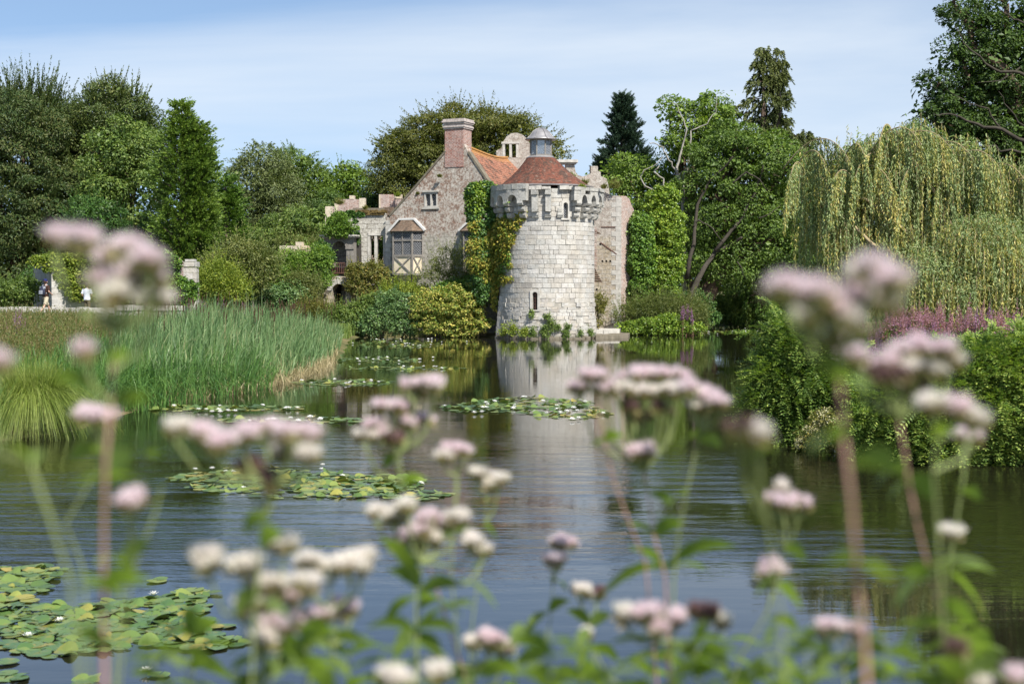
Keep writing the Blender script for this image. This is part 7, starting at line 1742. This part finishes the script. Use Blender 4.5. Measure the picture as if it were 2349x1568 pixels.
agrimony(1.85, "leaning plant with sloping pink heads beside the showy plant", [(1612,985),(1600,1010),(1590,1060),(1572,1140),(1555,1230),(1545,1330),(1540,1600)], [(1585,895,26,p_),(1620,912,30,p_),(1650,925,22,p_),(1600,935,20,c_)], [(1600,1000,1560,1030,12),(1600,1005,1655,1030,12),(1575,1130,1530,1170,12)], False, .0036)
agrimony(1.9, "thin plant under the sloping heads, its brownish stem leaning left", [(1372,930),(1385,1010),(1410,1110),(1440,1190),(1480,1290),(1510,1600)], [], [(1388,1010,1350,1030,14),(1388,1010,1430,1000,12)], True, .0034)
agrimony(2.2, "small plant with two stacked pink heads in lower mid picture", [(1280,1310),(1268,1340),(1262,1420),(1245,1500),(1235,1600)], [(1290,1252,34,p_),(1270,1287,26,p_)], [(1265,1330,1300,1360,10),(1262,1400,1200,1470,14),(1262,1400,1310,1380,12),(1245,1500,1180,1530,14)], False, .003)
agrimony(2.2, "short bud-topped plant beside the two stacked pink heads", [(1355,1400),(1352,1440),(1360,1500),(1375,1600)], [(1333,1358,26,c_),(1368,1362,20,b_)], [(1352,1430,1300,1400,12),(1352,1435,1400,1410,12),(1358,1480,1320,1540,14),(1360,1480,1420,1520,14)], False, .003)
agrimony(1.65, "low plant right of centre with flat blush head and a dark faded one", [(1530,1470),(1532,1520),(1535,1600)], [(1440,1410,32,c_),(1495,1415,40,p_),(1540,1420,34,p_),(1510,1445,30,p_),(1615,1412,36,b_),(1650,1425,20,c_)], [(1531,1480,1440,1550,18),(1532,1480,1620,1530,18),(1532,1500,1480,1580,16),(1600,1500,1680,1560,16),(1532,1490,1400,1480,16)], True, .0045)
agrimony(.98, "nearest plant, hugely blurred pink heads before the willow", [(1905,800),(1925,870),(1935,1000),(1952,1150),(1962,1300),(1980,1450),(1990,1620)],
 [(1805,665,40,p_),(1860,680,44,p_),(1900,715,42,p_),(1850,735,34,c_),(1960,690,36,p_),(1950,745,30,c_),(2000,622,34,p_),(2050,650,40,p_),(1975,640,30,c_),(2030,690,26,c_),(1910,770,26,c_)],
 [(1925,860,1870,830,22),(1925,870,1990,900,22),(1935,1010,1860,1050,20),(1945,1060,2060,1090,26),(1958,1280,1860,1330,30),(1960,1290,2050,1340,28),(1975,1420,1900,1500,26)], True, .0058)
agrimony(1.38, "red-stemmed plant with a long arched pink spray at right", [(2060,960),(2075,1040),(2085,1110),(2105,1210),(2130,1310),(2165,1430),(2200,1600)],
 [(1965,825,32,p_),(2000,850,30,p_),(2035,838,32,p_),(2070,815,34,p_),(2115,800,34,p_),(2160,808,32,p_),(2185,830,24,c_),(2100,850,26,c_),(2060,870,24,b_),(2100,885,22,b_),(2030,870,20,b_),(2140,850,18,c_)],
 [(2075,1080,2010,1120,18),(2080,1090,2140,1150,20),(2085,1100,2040,1150,14),(2130,1310,2050,1400,24),(2125,1300,2270,1310,24),(2130,1320,2040,1330,22),(2150,1380,2240,1440,24),(2165,1420,2060,1480,20),(2170,1440,2270,1540,24)], True, .0045)
agrimony(1.15, "very blurred brownish head at the moat's right before the shrub", [(1730,1050),(1760,1200),(1790,1400),(1800,1600)], [(1700,992,34,b_),(1740,1000,30,c_)], [(1730,1045,1790,1030,14)], False, .003)
agrimony(1.75, "upright slim plant with one small pink head before the dark shrub at right", [(2212,1050),(2205,1120),(2190,1210),(2175,1320),(2185,1440),(2190,1600)], [(2216,1010,34,p_),(2180,1226,24,c_)], [(2178,1310,2290,1320,20),(2178,1315,2270,1440,22),(2178,1310,2120,1340,16),(2205,1120,2250,1150,12)], False, .0036)
agrimony(1.3, "faint blurred pale heads beside the red-stemmed plant at right", [(2150,1010),(2140,1080),(2150,1200),(2170,1600)], [(2140,935,32,c_),(2185,940,34,p_),(2225,965,32,c_)], [(2145,1000,2200,1010,14)], False, .003)
agrimony(1.75, "plant with a neat double pink head over the dark ripples", [(1803,1210),(1800,1260),(1785,1330),(1760,1400),(1700,1500),(1670,1600)], [(1785,1158,34,p_),(1828,1160,32,p_),(1765,1310,42,p_),(1790,1120,14,c_)], [(1800,1250,1850,1290,14),(1790,1320,1730,1370,16),(1785,1340,1840,1400,18),(1750,1420,1830,1450,18)], False, .0036)
agrimony(1.6, "plant with one oblong blush head near the bottom right", [(1925,1490),(1935,1540),(1945,1600)], [(1900,1446,34,p_),(1945,1450,34,p_)], [(1930,1500,1870,1560,18),(1930,1500,2010,1540,18)], False)
agrimony(1.3, "plant whose tops just enter the bottom right corner", [(2210,1600),(2215,1660)], [(2195,1560,34,p_),(2330,1560,30,p_),(2190,1495,24,b_),(2250,1580,30,c_)], [(2210,1590,2150,1520,20),(2210,1600,2300,1500,22),(2210,1600,2120,1580,20),(2210,1600,2050,1560,24)], False)
agrimony(1.35, "plant whose greenish top just enters the bottom edge left of centre", [(900,1620),(905,1680)], [(890,1562,38,c_),(930,1568,24,c_),(1000,1545,26,c_)], [(905,1610,830,1560,18),(905,1610,985,1580,18),(760,1600,700,1540,20),(1050,1600,1100,1540,20)], False)
for i, (x, y, d) in enumerate([(430,1560,1.6),(700,1590,1.5),(1180,1590,1.7),(1330,1600,1.8),(1600,1590,1.5),(1760,1590,1.4),(1850,1600,1.3),(2080,1600,1.3)]):
    agrimony(d, ["leafy flowerless shoot at the bottom left beside the lily patch","leafy shoot below the cream-flowered plant","leafy shoot under the small reddish leaning plant","leafy shoot below the short bud-topped plant","leafy shoot right of the low blush head","leafy shoot under the neat double pink head","blurred leafy shoot left of the thick brown stem","blurred leafy shoot right of the thick brown stem"][i],
     [(x, y-120), (x+4, y-50), (x, y+40)], [], [(x, y-115, x-50, y-90, 14), (x, y-115, x+55, y-95, 14), (x, y-60, x-70, y-30, 18), (x, y-60, x+70, y-40, 18), (x, y-110, x+15, y-160, 12)], False, .003)

RL = random.Random(77)
for i in range(22):      # leafy shoots that fill the bottom of the view, a touch nearer or farther each
    x = 330+i*91+RL.uniform(-35, 35); y = 1500+RL.uniform(-70, 60); d = RL.uniform(1.3, 2.1)
    lv = []
    for k in range(RL.randint(3, 5)):
        yy = y+k*38; a = RL.uniform(55, 110); lv += [(x, yy, x-a, yy+RL.uniform(-30, 60), 17), (x, yy, x+a, yy+RL.uniform(-30, 60), 17)]
    agrimony(d, "leafy flowerless shoot in the blurred undergrowth along the bottom edge", [(x+RL.uniform(-8, 8), y-20), (x+3, y+60), (x, 1640)], [], lv, False, .003)['group'] = "leafy shoots along the bottom edge"
